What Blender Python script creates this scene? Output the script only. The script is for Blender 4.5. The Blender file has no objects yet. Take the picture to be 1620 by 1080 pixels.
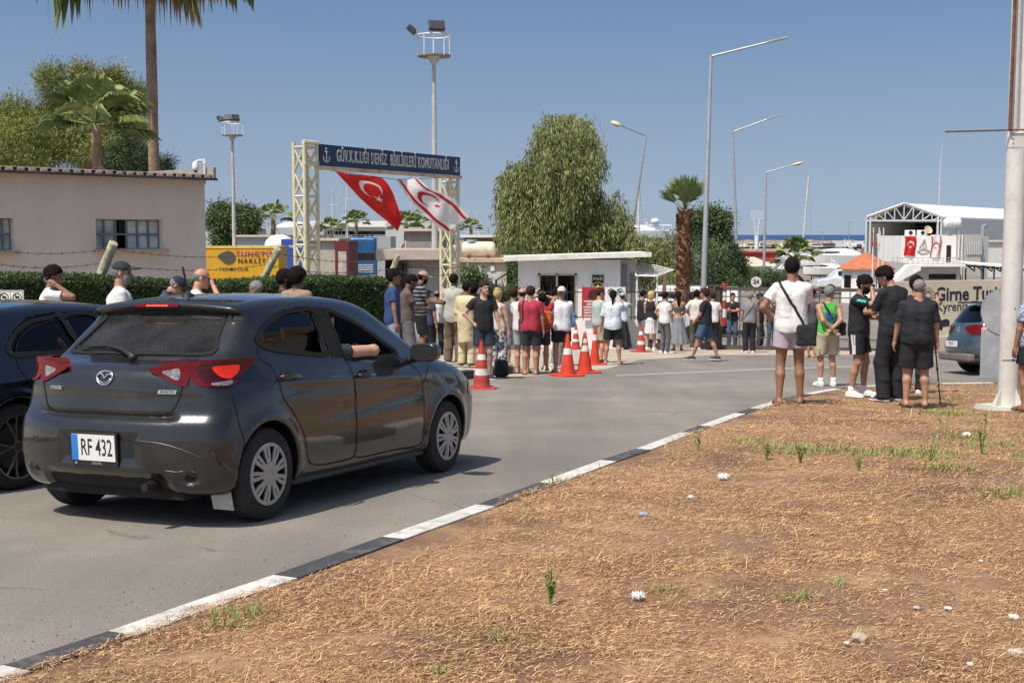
import bpy, bmesh, math, random, time
import numpy as np
from mathutils import Vector, Matrix, geometry
D = bpy.data; SC = bpy.context.scene; COL = SC.collection
rad = math.radians; PI = math.pi; rnd = random.Random(7); T0 = time.time()

# ---------- camera ----------
F = 1950.; TH = math.atan(169/F); CH = 1.395; SL = .058        # focal length in px of a 1620 px frame, pitch, camera height, fall of the road
cam = D.cameras.new('camera'); co = D.objects.new('camera', cam); COL.objects.link(co)
co.location = (0, 0, CH); co.rotation_euler = (PI/2-TH, 0, 0)
cam.sensor_width = 36; cam.lens = 36*F/1620; cam.clip_start = .1; cam.clip_end = 20000; SC.camera = co
# ---------- sky, sun, exposure ----------
SUN = Vector((.38, .44, -1)).normalized()
w = D.worlds.new('World'); SC.world = w; w.use_nodes = True; nt = w.node_tree
sky = nt.nodes.new('ShaderNodeTexSky'); sky.sky_type = 'NISHITA'; sky.sun_disc = False
sky.sun_elevation = math.asin(-SUN.z); sky.sun_rotation = math.atan2(-SUN.x, -SUN.y)
sky.altitude = 0; sky.air_density = .8; sky.dust_density = 3.0; sky.ozone_density = 6.0
tcw = nt.nodes.new('ShaderNodeTexCoord'); sx = nt.nodes.new('ShaderNodeSeparateXYZ'); cx = nt.nodes.new('ShaderNodeCombineXYZ'); mrz = nt.nodes.new('ShaderNodeMapRange'); mrz.clamp = False
mrz.inputs[3].default_value = .12; nt.links.new(tcw.outputs['Generated'], sx.inputs[0]); nt.links.new(sx.outputs[0], cx.inputs[0]); nt.links.new(sx.outputs[1], cx.inputs[1]); nt.links.new(sx.outputs[2], mrz.inputs[0]); nt.links.new(mrz.outputs[0], cx.inputs[2]); nt.links.new(cx.outputs[0], sky.inputs[0])
hs = nt.nodes.new('ShaderNodeHueSaturation'); ms = nt.nodes.new('ShaderNodeMapRange'); ms.inputs[1].default_value = 0; ms.inputs[2].default_value = .2; ms.inputs[3].default_value = .58; ms.inputs[4].default_value = .98; nt.links.new(sx.outputs[2], ms.inputs[0]); nt.links.new(ms.outputs[0], hs.inputs['Saturation']); hs.inputs['Hue'].default_value = .492
bg = nt.nodes['Background']; bg.inputs[1].default_value = .137
nt.links.new(sky.outputs[0], hs.inputs['Color']); nt.links.new(hs.outputs[0], bg.inputs[0])
sl = D.lights.new('sun', 'SUN'); sl.energy = 4.7; sl.angle = rad(.55); sl.color = (1, .93, .82)
so = D.objects.new('sun', sl); COL.objects.link(so); so.rotation_euler = SUN.to_track_quat('-Z', 'Y').to_euler(); so.location = (-20, -10, 50)
vs = SC.view_settings; vs.view_transform = 'Standard'; vs.look = 'None'; vs.exposure = 0; vs.gamma = 1

# ---------- placing: what stands where a pixel of the survey photograph met the ground ----------
def ray(px, v):
    a = (px-810)/F; b = (540-v)/F; c, s = math.cos(TH), math.sin(TH)
    return (a, c+b*s, b*c-s)
def gz(y): return -SL*y if y < 62 else -SL*62-.1*(1-math.exp(-(y-62)/20))
def G(px, v, off=0.0):
    r = ray(px, v); t = (CH-off)/(-r[2]-SL*r[1]); return Vector((r[0]*t, r[1]*t, CH+r[2]*t))
def Wd(px, v, y):
    r = ray(px, v); t = y/r[1]; return Vector((r[0]*t, y, CH+r[2]*t))
def XY(px, y): return ray(px, 400)[0]*y/ray(px, 400)[1]

# ---------- objects ----------
def E(name, label=None, cat=None, loc=(0, 0, 0), rot=0, group=None, kind=None):
    o = D.objects.new(name, None); COL.objects.link(o); o.location = loc; o.rotation_euler = rot if hasattr(rot, '__len__') else (0, 0, rot)
    o.empty_display_size = .2; return tag(o, label, cat, group, kind)
def tag(o, label=None, cat=None, group=None, kind=None):
    if label: o['label'] = label
    if cat: o['category'] = cat
    if group: o['group'] = group
    if kind: o['kind'] = kind
    return o
def dup(o, parent=None, **k):
    c = o.copy(); COL.objects.link(c)
    if parent: c.parent = parent
    for ch in list(o.children): dup(ch, c)
    for a, b in k.items():
        if a in ('label', 'group'): c[a] = b
        elif a == 'rot': c.rotation_euler = b if hasattr(b, '__len__') else (0, 0, b)
        elif a == 'loc': c.location = b
        elif a == 'scale': c.scale = (b, b, b)
    return c
def OB(name, V, Fc, mats, parent=None, smooth=True, mi=None, sharp=None):
    m = D.meshes.new(name); V = np.asarray(V, np.float32)
    if isinstance(Fc, np.ndarray):
        n, k = Fc.shape; m.vertices.add(len(V)); m.vertices.foreach_set('co', V.ravel())
        m.loops.add(n*k); m.loops.foreach_set('vertex_index', Fc.astype(np.int32).ravel())
        m.polygons.add(n); m.polygons.foreach_set('loop_start', np.arange(0, n*k, k, dtype=np.int32))
        m.update(calc_edges=True)
    else: m.from_pydata(V.tolist(), [], Fc); m.update()
    for x in (mats if isinstance(mats, (list, tuple)) else [mats]): m.materials.append(x)
    if mi is not None: m.polygons.foreach_set('material_index', np.asarray(mi, np.int32))
    m.polygons.foreach_set('use_smooth', np.full(len(m.polygons), bool(smooth)))
    if smooth and sharp: m.set_sharp_from_angle(angle=rad(sharp))
    o = D.objects.new(name, m); COL.objects.link(o)
    if parent: o.parent = parent
    return o
class B:                                                       # collects shapes, then links them as ONE mesh
    def __init__(s): s.v = []; s.f = []; s.m = []
    def add(s, V, Fc, m=0):
        o = len(s.v); s.v += [tuple(map(float, p)) for p in V]; s.f += [[i+o for i in f] for f in Fc]; s.m += [m]*len(Fc); return s
    def box(s, c, h, rz=0, m=0, R=None):                       # centre, full size
        x, y, z = h[0]/2, h[1]/2, h[2]/2; M = R if R is not None else Matrix.Rotation(rz, 3, 'Z')
        V = [Vector(c)+M@Vector((a*x, b*y, d*z)) for a in (-1, 1) for b in (-1, 1) for d in (-1, 1)]
        return s.add(V, [(0, 1, 3, 2), (4, 6, 7, 5), (0, 4, 5, 1), (2, 3, 7, 6), (0, 2, 6, 4), (1, 5, 7, 3)], m)
    def tube(s, pts, r, n=8, m=0, cap=True):
        P = [Vector(p) for p in pts]; R = r if hasattr(r, '__len__') else [r]*len(P); V = []; up = None
        for i, p in enumerate(P):
            d = (P[min(i+1, len(P)-1)]-P[max(i-1, 0)]).normalized()
            if up is None: up = Vector((0, 0, 1)) if abs(d.z) < .9 else Vector((1, 0, 0))
            a = d.cross(up).normalized(); b = a.cross(d).normalized(); up = b
            for k in range(n):
                t = 2*PI*k/n; V.append(p+(a*math.cos(t)+b*math.sin(t))*R[i])
        Fc = [(i*n+k, i*n+(k+1) % n, (i+1)*n+(k+1) % n, (i+1)*n+k) for i in range(len(P)-1) for k in range(n)]
        if cap: Fc += [tuple(range(n))[::-1], tuple(range((len(P)-1)*n, len(P)*n))]
        return s.add(V, Fc, m)
    def lathe(s, prof, n=24, M=None, m=0, c=(0, 0, 0)):        # profile of (r, z), axis z
        V = []; M = M or Matrix.Identity(3)
        for r, z in prof: V += [Vector(c)+M@Vector((r*math.cos(2*PI*k/n), r*math.sin(2*PI*k/n), z)) for k in range(n)]
        return s.add(V, [(i*n+k, i*n+(k+1) % n, (i+1)*n+(k+1) % n, (i+1)*n+k) for i in range(len(prof)-1) for k in range(n)], m)
    def prism(s, poly, t, M=None, m=0):                        # poly in local xy, thickness t along local z, M 4x4
        M = M or Matrix.Identity(4); n = len(poly)
        V = [M@Vector((p[0], p[1], 0)) for p in poly]+[M@Vector((p[0], p[1], t)) for p in poly]
        tr = geometry.tessellate_polygon([[Vector((p[0], p[1], 0)) for p in poly]])
        A = sum(poly[i][0]*poly[(i+1) % n][1]-poly[(i+1) % n][0]*poly[i][1] for i in range(n)) > 0
        Fc = []
        for a, b, c in tr:
            ar = (poly[b][0]-poly[a][0])*(poly[c][1]-poly[a][1])-(poly[c][0]-poly[a][0])*(poly[b][1]-poly[a][1])
            if ar < 0: b, c = c, b
            Fc += [(c, b, a), (a+n, b+n, c+n)]
        for i in range(n):
            j = (i+1) % n; Fc.append((i, j, j+n, i+n) if A else (j, i, i+n, j+n))
        return s.add(V, Fc, m)
    def ell(s, c, r, n=12, k=8, m=0, R=None):
        M = R or Matrix.Identity(3)
        V = [Vector(c)+M@Vector((r[0]*math.sin(PI*(i+.02)/(k+.04))*math.cos(2*PI*j/n), r[1]*math.sin(PI*(i+.02)/(k+.04))*math.sin(2*PI*j/n), r[2]*math.cos(PI*i/k))) for i in range(k+1) for j in range(n)]
        return s.add(V, [(i*n+j, (i+1)*n+j, (i+1)*n+(j+1) % n, i*n+(j+1) % n) for i in range(k) for j in range(n)], m)
    def ob(s, name, mats, parent=None, smooth=False, sharp=None, bevel=0):
        o = OB(name, np.array(s.v) if s.v else np.zeros((0, 3)), s.f, mats, parent, smooth, s.m, sharp)
        if bevel:
            b = o.modifiers.new('bevel', 'BEVEL'); b.width = bevel; b.segments = 2; b.limit_method = 'ANGLE'; b.angle_limit = rad(40)
        return o
def TEXT(s, size, align='CENTER', bold=0.0, sx=1.0, depth=.0, sp=1.0):   # lettering as mesh data (V, F) in the local xy plane
    c = D.curves.new('t', 'FONT'); c.body = s; c.size = size; c.align_x = align; c.align_y = 'CENTER'; c.offset = bold; c.extrude = depth; c.resolution_u = 3; c.space_character = sp
    o = D.objects.new('t', c); m = D.meshes.new_from_object(o); V = np.array([v.co[:] for v in m.vertices]) if len(m.vertices) else np.zeros((0, 3)); V[:, 0] *= sx
    Fc = [list(p.vertices) for p in m.polygons]; D.objects.remove(o); D.curves.remove(c); D.meshes.remove(m); return V, Fc
def basis(o, x, y):                                            # 4x4 with local x, y axes and origin
    x = Vector(x).normalized(); y = Vector(y).normalized(); z = x.cross(y); M = Matrix((x, y, z)).transposed().to_4x4(); M.translation = Vector(o); return M
def put(b, VF, M, m=0): return b.add([M@Vector(p) for p in VF[0]], VF[1], m)

# ---------- materials ----------
_M = {}
def mat(name, col, rough=.6, metal=0.0, var=.12, scale=4., bump=0.0, bscale=40., coat=0.0, spec=None, col2=None, dirt=None, trans=0.0):
    if name in _M: return _M[name]
    m = D.materials.new(name); m.use_nodes = True; N = m.node_tree.nodes; L = m.node_tree.links; b = N['Principled BSDF']
    b.inputs['Roughness'].default_value = rough; b.inputs['Metallic'].default_value = metal; b.inputs['Coat Weight'].default_value = coat; b.inputs['Coat Roughness'].default_value = .04
    if spec is not None: b.inputs['Specular IOR Level'].default_value = spec
    if trans: b.inputs['Subsurface Weight'].default_value = trans; b.inputs['Subsurface Radius'].default_value = (.02, .01, .006)
    tc = N.new('ShaderNodeTexCoord'); n = N.new('ShaderNodeTexNoise'); n.inputs['Scale'].default_value = scale; n.inputs['Detail'].default_value = 5; L.new(tc.outputs['Object'], n.inputs['Vector'])
    r = N.new('ShaderNodeValToRGB'); c = np.array(col); a = c*(1-var); z = c*(1+var) if col2 is None else np.array(col2)
    r.color_ramp.elements[0].position = .32; r.color_ramp.elements[1].position = .68
    r.color_ramp.elements[0].color = (*np.clip(a, 0, 1), 1); r.color_ramp.elements[1].color = (*np.clip(z, 0, 1), 1)
    L.new(n.outputs['Fac'], r.inputs[0]); out = r.outputs[0]
    if dirt:                                                   # (colour, amount, scale)
        n2 = N.new('ShaderNodeTexNoise'); n2.inputs['Scale'].default_value = dirt[2]; n2.inputs['Detail'].default_value = 8; n2.inputs['Roughness'].default_value = .7; L.new(tc.outputs['Object'], n2.inputs['Vector'])
        mr = N.new('ShaderNodeMapRange'); mr.inputs[1].default_value = .5; mr.inputs[2].default_value = .72; mr.inputs[4].default_value = dirt[1]; L.new(n2.outputs['Fac'], mr.inputs[0])
        mx = N.new('ShaderNodeMix'); mx.data_type = 'RGBA'; L.new(mr.outputs[0], mx.inputs[0]); L.new(out, mx.inputs[6]); mx.inputs[7].default_value = (*dirt[0], 1); out = mx.outputs[2]
    L.new(out, b.inputs['Base Color'])
    if bump:
        n3 = N.new('ShaderNodeTexNoise'); n3.inputs['Scale'].default_value = bscale; n3.inputs['Detail'].default_value = 4; L.new(tc.outputs['Object'], n3.inputs['Vector'])
        bp = N.new('ShaderNodeBump'); bp.inputs['Distance'].default_value = bump; bp.inputs['Strength'].default_value = .7; L.new(n3.outputs['Fac'], bp.inputs['Height']); L.new(bp.outputs[0], b.inputs['Normal'])
    _M[name] = m; return m
def glass(name, tint=(.1, .11, .12), ior=1.5, rough=.0, dust=0.0):
    if name in _M: return _M[name]
    m = D.materials.new(name); m.use_nodes = True; N = m.node_tree.nodes; L = m.node_tree.links; N.remove(N['Principled BSDF'])
    t = N.new('ShaderNodeBsdfTransparent'); t.inputs[0].default_value = (*tint, 1); g = N.new('ShaderNodeBsdfGlossy'); g.inputs['Roughness'].default_value = rough
    f = N.new('ShaderNodeFresnel'); f.inputs[0].default_value = ior; x = N.new('ShaderNodeMixShader'); L.new(f.outputs[0], x.inputs[0]); L.new(t.outputs[0], x.inputs[1]); L.new(g.outputs[0], x.inputs[2]); o = x.outputs[0]
    if dust:
        d = N.new('ShaderNodeBsdfDiffuse'); d.inputs[0].default_value = (.36, .33, .29, 1); tc = N.new('ShaderNodeTexCoord'); n = N.new('ShaderNodeTexNoise'); n.inputs['Scale'].default_value = 55; n.inputs['Detail'].default_value = 8; n.inputs['Roughness'].default_value = .8; L.new(tc.outputs['Object'], n.inputs['Vector'])
        n4 = N.new('ShaderNodeTexNoise'); n4.inputs['Scale'].default_value = 3; L.new(tc.outputs['Object'], n4.inputs['Vector']); mu = N.new('ShaderNodeMath'); mu.operation = 'MULTIPLY'; L.new(n.outputs['Fac'], mu.inputs[0]); L.new(n4.outputs['Fac'], mu.inputs[1])
        mr = N.new('ShaderNodeMapRange'); mr.inputs[1].default_value = .12; mr.inputs[2].default_value = .5; mr.inputs[4].default_value = dust; L.new(mu.outputs[0], mr.inputs[0])
        y = N.new('ShaderNodeMixShader'); L.new(mr.outputs[0], y.inputs[0]); L.new(o, y.inputs[1]); L.new(d.outputs[0], y.inputs[2]); o = y.outputs[0]
    L.new(o, N['Material Output'].inputs[0]); _M[name] = m; return m
def emit(name, col, st):
    m = mat(name, col, .3); b = m.node_tree.nodes['Principled BSDF']; b.inputs['Emission Color'].default_value = (*col, 1); b.inputs['Emission Strength'].default_value = st; return m
M_tyre = mat('tyre rubber', (.022, .021, .02), .85, var=.2, scale=12, bump=.002, bscale=90, dirt=((.09, .08, .07), .5, 8))
M_black = mat('black plastic', (.018, .018, .018), .45, var=.1)
M_dark = mat('dark underbody', (.012, .012, .012), .9)
M_chrome = mat('chrome', (.75, .75, .76), .12, 1.0, var=.03)
M_gap = mat('panel gap shadow rubber', (.006, .006, .006), .9, var=0)
M_seat = mat('dark seat cloth', (.03, .03, .032), .9, bump=.002)

# ---------- signed distance toolkit (surfaces are grown from distance fields, then meshed) ----------
def smin(a, b, k):
    h = np.clip(.5+.5*(b-a)/k, 0, 1); return b*(1-h)+a*h-k*h*(1-h)
def smax(a, b, k): return -smin(-a, -b, k)
def s_cap(P, a, b, ra, rb=None):
    a = np.asarray(a, float); b = np.asarray(b, float); rb = ra if rb is None else rb
    d = b-a; t = np.clip(((P-a)@d)/max(d@d, 1e-9), 0, 1)
    return np.linalg.norm(P-a-t[:, None]*d, axis=1)-(ra+(rb-ra)*t)
def s_ell(P, c, r):
    r = np.asarray(r, float); q = P-np.asarray(c, float)
    k0 = np.linalg.norm(q/r, axis=1); k1 = np.linalg.norm(q/(r*r), axis=1)+1e-9
    return k0*(k0-1)/k1
def s_box(P, c, h, r=0.0):
    q = np.abs(P-np.asarray(c, float))-(np.asarray(h, float)-r)
    return np.linalg.norm(np.maximum(q, 0), axis=1)+np.minimum(q.max(axis=1), 0)-r
def s_poly(x, y, poly):
    poly = np.asarray(poly, float); n = len(poly); best = np.full(x.shape, 1e9); ins = np.zeros(x.shape, bool)
    for i in range(n):
        ax, ay = poly[i]; bx, by = poly[(i+1) % n]; ex, ey = bx-ax, by-ay
        t = np.clip(((x-ax)*ex+(y-ay)*ey)/(ex*ex+ey*ey+1e-12), 0, 1)
        best = np.minimum(best, (x-ax-t*ex)**2+(y-ay-t*ey)**2)
        if ey != 0: ins ^= ((ay > y) != (by > y)) & (x < ex*(y-ay)/ey+ax)
    d = np.sqrt(best); return np.where(ins, -d, d)
def crom(pts, n=8, closed=True):
    P = np.asarray(pts, float); N = len(P); out = []
    for i in range(N if closed else N-1):
        g = (lambda j: P[j % N]) if closed else (lambda j: P[min(max(j, 0), N-1)])
        p0, p1, p2, p3 = g(i-1), g(i), g(i+1), g(i+2)
        for k in range(n):
            t = k/n; out.append(.5*((2*p1)+(-p0+p2)*t+(2*p0-5*p1+4*p2-p3)*t*t+(-p0+3*p1-3*p2+p3)*t**3))
    if not closed: out.append(P[-1])
    return np.array(out)
def tab1(x, xs, ys):                                    # smooth 1-D table (Catmull-Rom)
    xs = np.asarray(xs, float); ys = np.asarray(ys, float); n = len(xs)
    i = np.clip(np.searchsorted(xs, x)-1, 0, n-2); t = np.clip((x-xs[i])/(xs[i+1]-xs[i]), 0, 1)
    m = np.gradient(ys, xs); h = xs[i+1]-xs[i]
    return (2*t**3-3*t**2+1)*ys[i]+(t**3-2*t**2+t)*h*m[i]+(-2*t**3+3*t**2)*ys[i+1]+(t**3-t**2)*h*m[i+1]
def grad(f, P, e=.002):
    g = np.empty_like(P)
    for k in range(3):
        o = np.zeros(3); o[k] = e; g[:, k] = (f(P+o)-f(P-o))/(2*e)
    return g
def project(f, P, it=3, off=0.0):
    P = np.array(P, float)
    for _ in range(it):
        g = grad(f, P); d = f(P)-off; P = P-g*(d/np.maximum((g*g).sum(1), .15))[:, None]
    return P
def polygonize(f, lo, hi, h, newton=1, K=4):
    lo = np.asarray(lo, float); hi = np.asarray(hi, float)
    nc = np.ceil((hi-lo)/(h*K)).astype(int)+1; H = h*K
    ax = [lo[i]+(np.arange(nc[i])+.5-.5/K)*H for i in range(3)]
    C = np.stack(np.meshgrid(*ax, indexing='ij'), -1).reshape(-1, 3); dc = f(C).reshape(nc)
    V = dc.repeat(K, 0).repeat(K, 1).repeat(K, 2).astype(np.float32); n = V.shape
    m = np.abs(V) < H*1.6; idx = np.argwhere(m)
    vv = np.empty(len(idx), np.float32)
    for s in range(0, len(idx), 400000): vv[s:s+400000] = f(lo+idx[s:s+400000]*h)
    V[m] = vv; S = V < 0
    cs = np.zeros((n[0]-1, n[1]-1, n[2]-1), np.int8)
    for a in (0, 1):
        for b in (0, 1):
            for c in (0, 1): cs += S[a:n[0]-1+a, b:n[1]-1+b, c:n[2]-1+c]
    act = (cs > 0) & (cs < 8); ci = np.argwhere(act); vid = -np.ones(act.shape, np.int64); vid[act] = np.arange(len(ci))
    acc = np.zeros((len(ci), 3)); cnt = np.zeros(len(ci))
    cor = [(a, b, c) for a in (0, 1) for b in (0, 1) for c in (0, 1)]
    for p in cor:
        for ax_ in range(3):
            if p[ax_]: continue
            q = list(p); q[ax_] = 1
            va = V[ci[:, 0]+p[0], ci[:, 1]+p[1], ci[:, 2]+p[2]]; vb = V[ci[:, 0]+q[0], ci[:, 1]+q[1], ci[:, 2]+q[2]]
            mm = (va < 0) != (vb < 0); t = va[mm]/(va[mm]-vb[mm])
            pt = np.tile(np.array(p, float), (mm.sum(), 1)); pt[:, ax_] = t; acc[mm] += pt; cnt[mm] += 1
    P = lo+(ci+acc/np.maximum(cnt, 1)[:, None])*h
    F = []
    for ax_ in range(3):
        u, w = [(1, 2), (2, 0), (0, 1)][ax_]
        sl0 = [slice(None)]*3; sl1 = [slice(None)]*3; sl0[ax_] = slice(0, n[ax_]-1); sl1[ax_] = slice(1, n[ax_])
        A = S[tuple(sl0)]; B = S[tuple(sl1)]; e = np.argwhere(A != B); s = A[A != B]
        ok = (e[:, u] > 0) & (e[:, w] > 0) & (e[:, u] < n[u]-1) & (e[:, w] < n[w]-1); e = e[ok]; s = s[ok]
        def cell(du, dw):
            c = e.copy(); c[:, u] -= du; c[:, w] -= dw; return vid[c[:, 0], c[:, 1], c[:, 2]]
        q = np.stack([cell(1, 1), cell(0, 1), cell(0, 0), cell(1, 0)], 1); q[~s] = q[~s][:, ::-1]; F.append(q)
    F = np.concatenate(F); F = F[(F >= 0).all(1)]
    if newton: P0 = P; P = project(f, P, newton); d = P-P0; l = np.linalg.norm(d, axis=1); P = np.where((l < h)[:, None], P, P0)
    return P, F
def vnoise(P, f, seed=0):
    """smooth value noise, -1..1"""
    Q = P*np.asarray(f, float)+seed*7.31+100; I = np.floor(Q).astype(np.int64); t = Q-I; t = t*t*(3-2*t); o = 0
    for a in (0, 1):
        for b in (0, 1):
            for c in (0, 1):
                h = (I[:, 0]+a)*73856093 ^ (I[:, 1]+b)*19349663 ^ (I[:, 2]+c)*83492791; h = (h ^ (h >> 13))*1274126177 & 0x7fffffff
                o = o+(h/1073741823.-1)*np.abs(1-a-t[:, 0])*np.abs(1-b-t[:, 1])*np.abs(1-c-t[:, 2])
    return o

# ---------- ground, road, kerbs, verge ----------
YF = 47.
def gz(y): return -SL*min(y, YF)
def grid(xs, ys, fz):
    X, Y = np.meshgrid(xs, ys, indexing='ij'); V = np.stack([X, Y, fz(X, Y)], -1).reshape(-1, 3); n, m = len(xs), len(ys)
    i, j = np.meshgrid(np.arange(n-1), np.arange(m-1), indexing='ij'); a = (i*m+j).ravel(); return V, np.stack([a, a+m, a+m+1, a+1], 1)
def asphalt():
    m = mat('sun bleached asphalt', (.212, .190, .162), .88, var=.10, scale=.5, dirt=((.29, .25, .195), .65, .5)); N = m.node_tree.nodes; L = m.node_tree.links; b = N['Principled BSDF']; tc = N.new('ShaderNodeTexCoord')
    n = N.new('ShaderNodeTexNoise'); n.inputs['Scale'].default_value = 230; n.inputs['Detail'].default_value = 3; L.new(tc.outputs['Object'], n.inputs['Vector']); v = N.new('ShaderNodeTexVoronoi'); v.inputs['Scale'].default_value = 130; L.new(tc.outputs['Object'], v.inputs['Vector'])
    mp = N.new('ShaderNodeMapping'); mp.inputs['Rotation'].default_value = (0, 0, rad(24)); mp.inputs['Scale'].default_value = (1.3, .09, 1); L.new(tc.outputs['Object'], mp.inputs[0]); n2 = N.new('ShaderNodeTexNoise'); n2.inputs['Scale'].default_value = 1.1; n2.inputs['Detail'].default_value = 6; L.new(mp.outputs[0], n2.inputs['Vector'])
    r = N.new('ShaderNodeMapRange'); r.inputs[1].default_value = .35; r.inputs[2].default_value = .7; r.inputs[3].default_value = .86; r.inputs[4].default_value = 1.12; L.new(n2.outputs['Fac'], r.inputs[0])
    r2 = N.new('ShaderNodeMapRange'); r2.inputs[1].default_value = .3; r2.inputs[2].default_value = .7; r2.inputs[3].default_value = .62; r2.inputs[4].default_value = 1.38; L.new(n.outputs['Fac'], r2.inputs[0])
    n5 = N.new('ShaderNodeTexNoise'); n5.inputs['Scale'].default_value = 34; n5.inputs['Detail'].default_value = 10; n5.inputs['Roughness'].default_value = .85; L.new(tc.outputs['Object'], n5.inputs['Vector']); r5 = N.new('ShaderNodeMapRange'); r5.inputs[1].default_value = .3; r5.inputs[2].default_value = .7; r5.inputs[3].default_value = .84; r5.inputs[4].default_value = 1.16; L.new(n5.outputs['Fac'], r5.inputs[0]); mq = N.new('ShaderNodeMath'); mq.operation = 'MULTIPLY'; L.new(r.outputs[0], mq.inputs[0]); L.new(r5.outputs[0], mq.inputs[1])
    mu = N.new('ShaderNodeMath'); mu.operation = 'MULTIPLY'; L.new(mq.outputs[0], mu.inputs[0]); L.new(r2.outputs[0], mu.inputs[1]); src = b.inputs['Base Color'].links[0].from_socket
    x = N.new('ShaderNodeVectorMath'); x.operation = 'SCALE'; L.new(src, x.inputs[0]); L.new(mu.outputs[0], x.inputs['Scale']); L.new(x.outputs[0], b.inputs['Base Color'])
    v2 = N.new('ShaderNodeTexVoronoi'); v2.feature = 'DISTANCE_TO_EDGE'; v2.inputs['Scale'].default_value = .42; wn = N.new('ShaderNodeTexNoise'); wn.inputs['Scale'].default_value = 2.5; wn.inputs['Detail'].default_value = 6; L.new(tc.outputs['Object'], wn.inputs['Vector']); am = N.new('ShaderNodeVectorMath'); am.operation = 'MULTIPLY_ADD'; L.new(wn.outputs['Color'], am.inputs[0]); am.inputs[1].default_value = (.7, .7, 0); L.new(tc.outputs['Object'], am.inputs[2]); L.new(am.outputs[0], v2.inputs['Vector'])
    cr = N.new('ShaderNodeMapRange'); cr.inputs[1].default_value = .002; cr.inputs[2].default_value = .007; cr.inputs[3].default_value = .62; cr.inputs[4].default_value = 1.; L.new(v2.outputs['Distance'], cr.inputs[0]); gm = N.new('ShaderNodeMapRange'); gm.inputs[1].default_value = .50; gm.inputs[2].default_value = .56; L.new(n2.outputs['Fac'], gm.inputs[0]); mc = N.new('ShaderNodeMix'); L.new(gm.outputs[0], mc.inputs[0]); mc.inputs[2].default_value = 1.; L.new(cr.outputs[0], mc.inputs[3])
    m3 = N.new('ShaderNodeMath'); m3.operation = 'MULTIPLY'; L.new(mu.outputs[0], m3.inputs[0]); L.new(mc.outputs[0], m3.inputs[1]); L.new(m3.outputs[0], x.inputs['Scale'])
    bp = N.new('ShaderNodeBump'); bp.inputs['Distance'].default_value = .004; bp.inputs['Strength'].default_value = .5; L.new(v.outputs['Distance'], bp.inputs['Height']); L.new(bp.outputs[0], b.inputs['Normal']); return m
M_asph = asphalt(); M_conc = mat('worn concrete', (.40, .37, .32), .85, var=.15, scale=2, bump=.003, bscale=30, dirt=((.2, .17, .14), .5, 2.5))
V, Fc = grid(np.array([-120, -40, -20, -10, 0, 10, 20, 40, 120.]), np.array([-12., 0, 10, 20, 30, 40, 44, YF, 60, 120, 165.]), lambda X, Y: -SL*np.minimum(Y, YF)); tag(OB("road", V, Fc, M_asph), kind="structure")
KT = [(0, 1050), (165, 997), (300, 950), (428, 908), (600, 848), (750, 797), (850, 762), (948, 727), (1003, 709), (1075, 683), (1160, 653), (1225, 633), (1262, 624), (1310, 615), (1360, 610), (1420, 607), (1500, 605), (1620, 604), (1900, 603)]
KP = [G(x, v, .12) for x, v in KT]; d0 = (KP[1]-KP[0]).normalized(); KP = [KP[0]-d0*q for q in (9, 6, 4, 2.6, 1.6, .8)]+KP
kp = crom([(p.x, p.y) for p in KP], 6, False); kt = np.gradient(kp, axis=0); kt /= np.linalg.norm(kt, axis=1)[:, None]; kn = np.stack([kt[:, 1], -kt[:, 0]], 1)
br = [G(x, v, .12).xy[:] for x, v in ((0, 1050), (165, 997), (430, 908), (605, 847), (755, 795), (850, 762), (948, 727), (1003, 709), (1070, 685), (1105, 672), (1160, 653), (1190, 644), (1228, 632), (1270, 622), (1320, 614), (1360, 610), (1440, 607), (1490, 605), (1560, 604))]
def kerb(name, P, Nn, breaks, white0, W=.15, Hh=.12, label=None):
    """straight kerb blocks, painted in turn; a chamfered section swept along the line"""
    arc = np.concatenate([[0], np.cumsum(np.linalg.norm(np.diff(P, axis=0), axis=1))]); bs = [arc[np.argmin(((P-np.array(q))**2).sum(1))] for q in breaks]
    A = np.unique(np.concatenate([arc, bs, [q+.006 for q in bs]])); X = np.stack([np.interp(A, arc, P[:, 0]), np.interp(A, arc, P[:, 1])], 1); Nn = np.stack([np.interp(A, arc, Nn[:, 0]), np.interp(A, arc, Nn[:, 1])], 1)
    sec = [(0.0, -.03), (.0, Hh-.02), (.015, Hh), (W, Hh), (W, -.05)]; V = []; k = len(sec)
    for q, n in zip(X, Nn): V += [(q[0]+n[0]*s, q[1]+n[1]*s, gz(q[1])+h) for s, h in sec]
    Fc = []; mi = []
    for i in range(len(A)-1):
        c = sum(b <= (A[i]+A[i+1])/2 for b in bs); joint = any(abs((A[i]+A[i+1])/2-b-.003) < .0031 for b in bs)
        for j in range(k-1): Fc.append((i*k+j, i*k+j+1, (i+1)*k+j+1, (i+1)*k+j)); mi.append(2 if joint else (c+white0) % 2)
    return tag(OB(name, V, Fc, [mat('kerb black paint', (.055, .055, .058), .7, dirt=((.25, .22, .18), .6, 5), bump=.002, bscale=30), mat('kerb white paint', (.60, .58, .53), .75, dirt=((.22, .185, .14), .95, 9), bump=.002, bscale=30), M_gap], None, False, mi), kind='structure')
kerb('kerb', kp, kn, br, 1)
inner = kp+kn*.15; poly = [tuple(p) for p in inner]+[(40, inner[-1][1]), (40, -8), (inner[0][0], -8)]
def hills(x, y): return .012*np.sin(x*1.7+y*.9)+.010*np.sin(x*.8-y*2.1+1)+.006*np.sin(x*5.3+2*np.sin(y*4.1))
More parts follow.
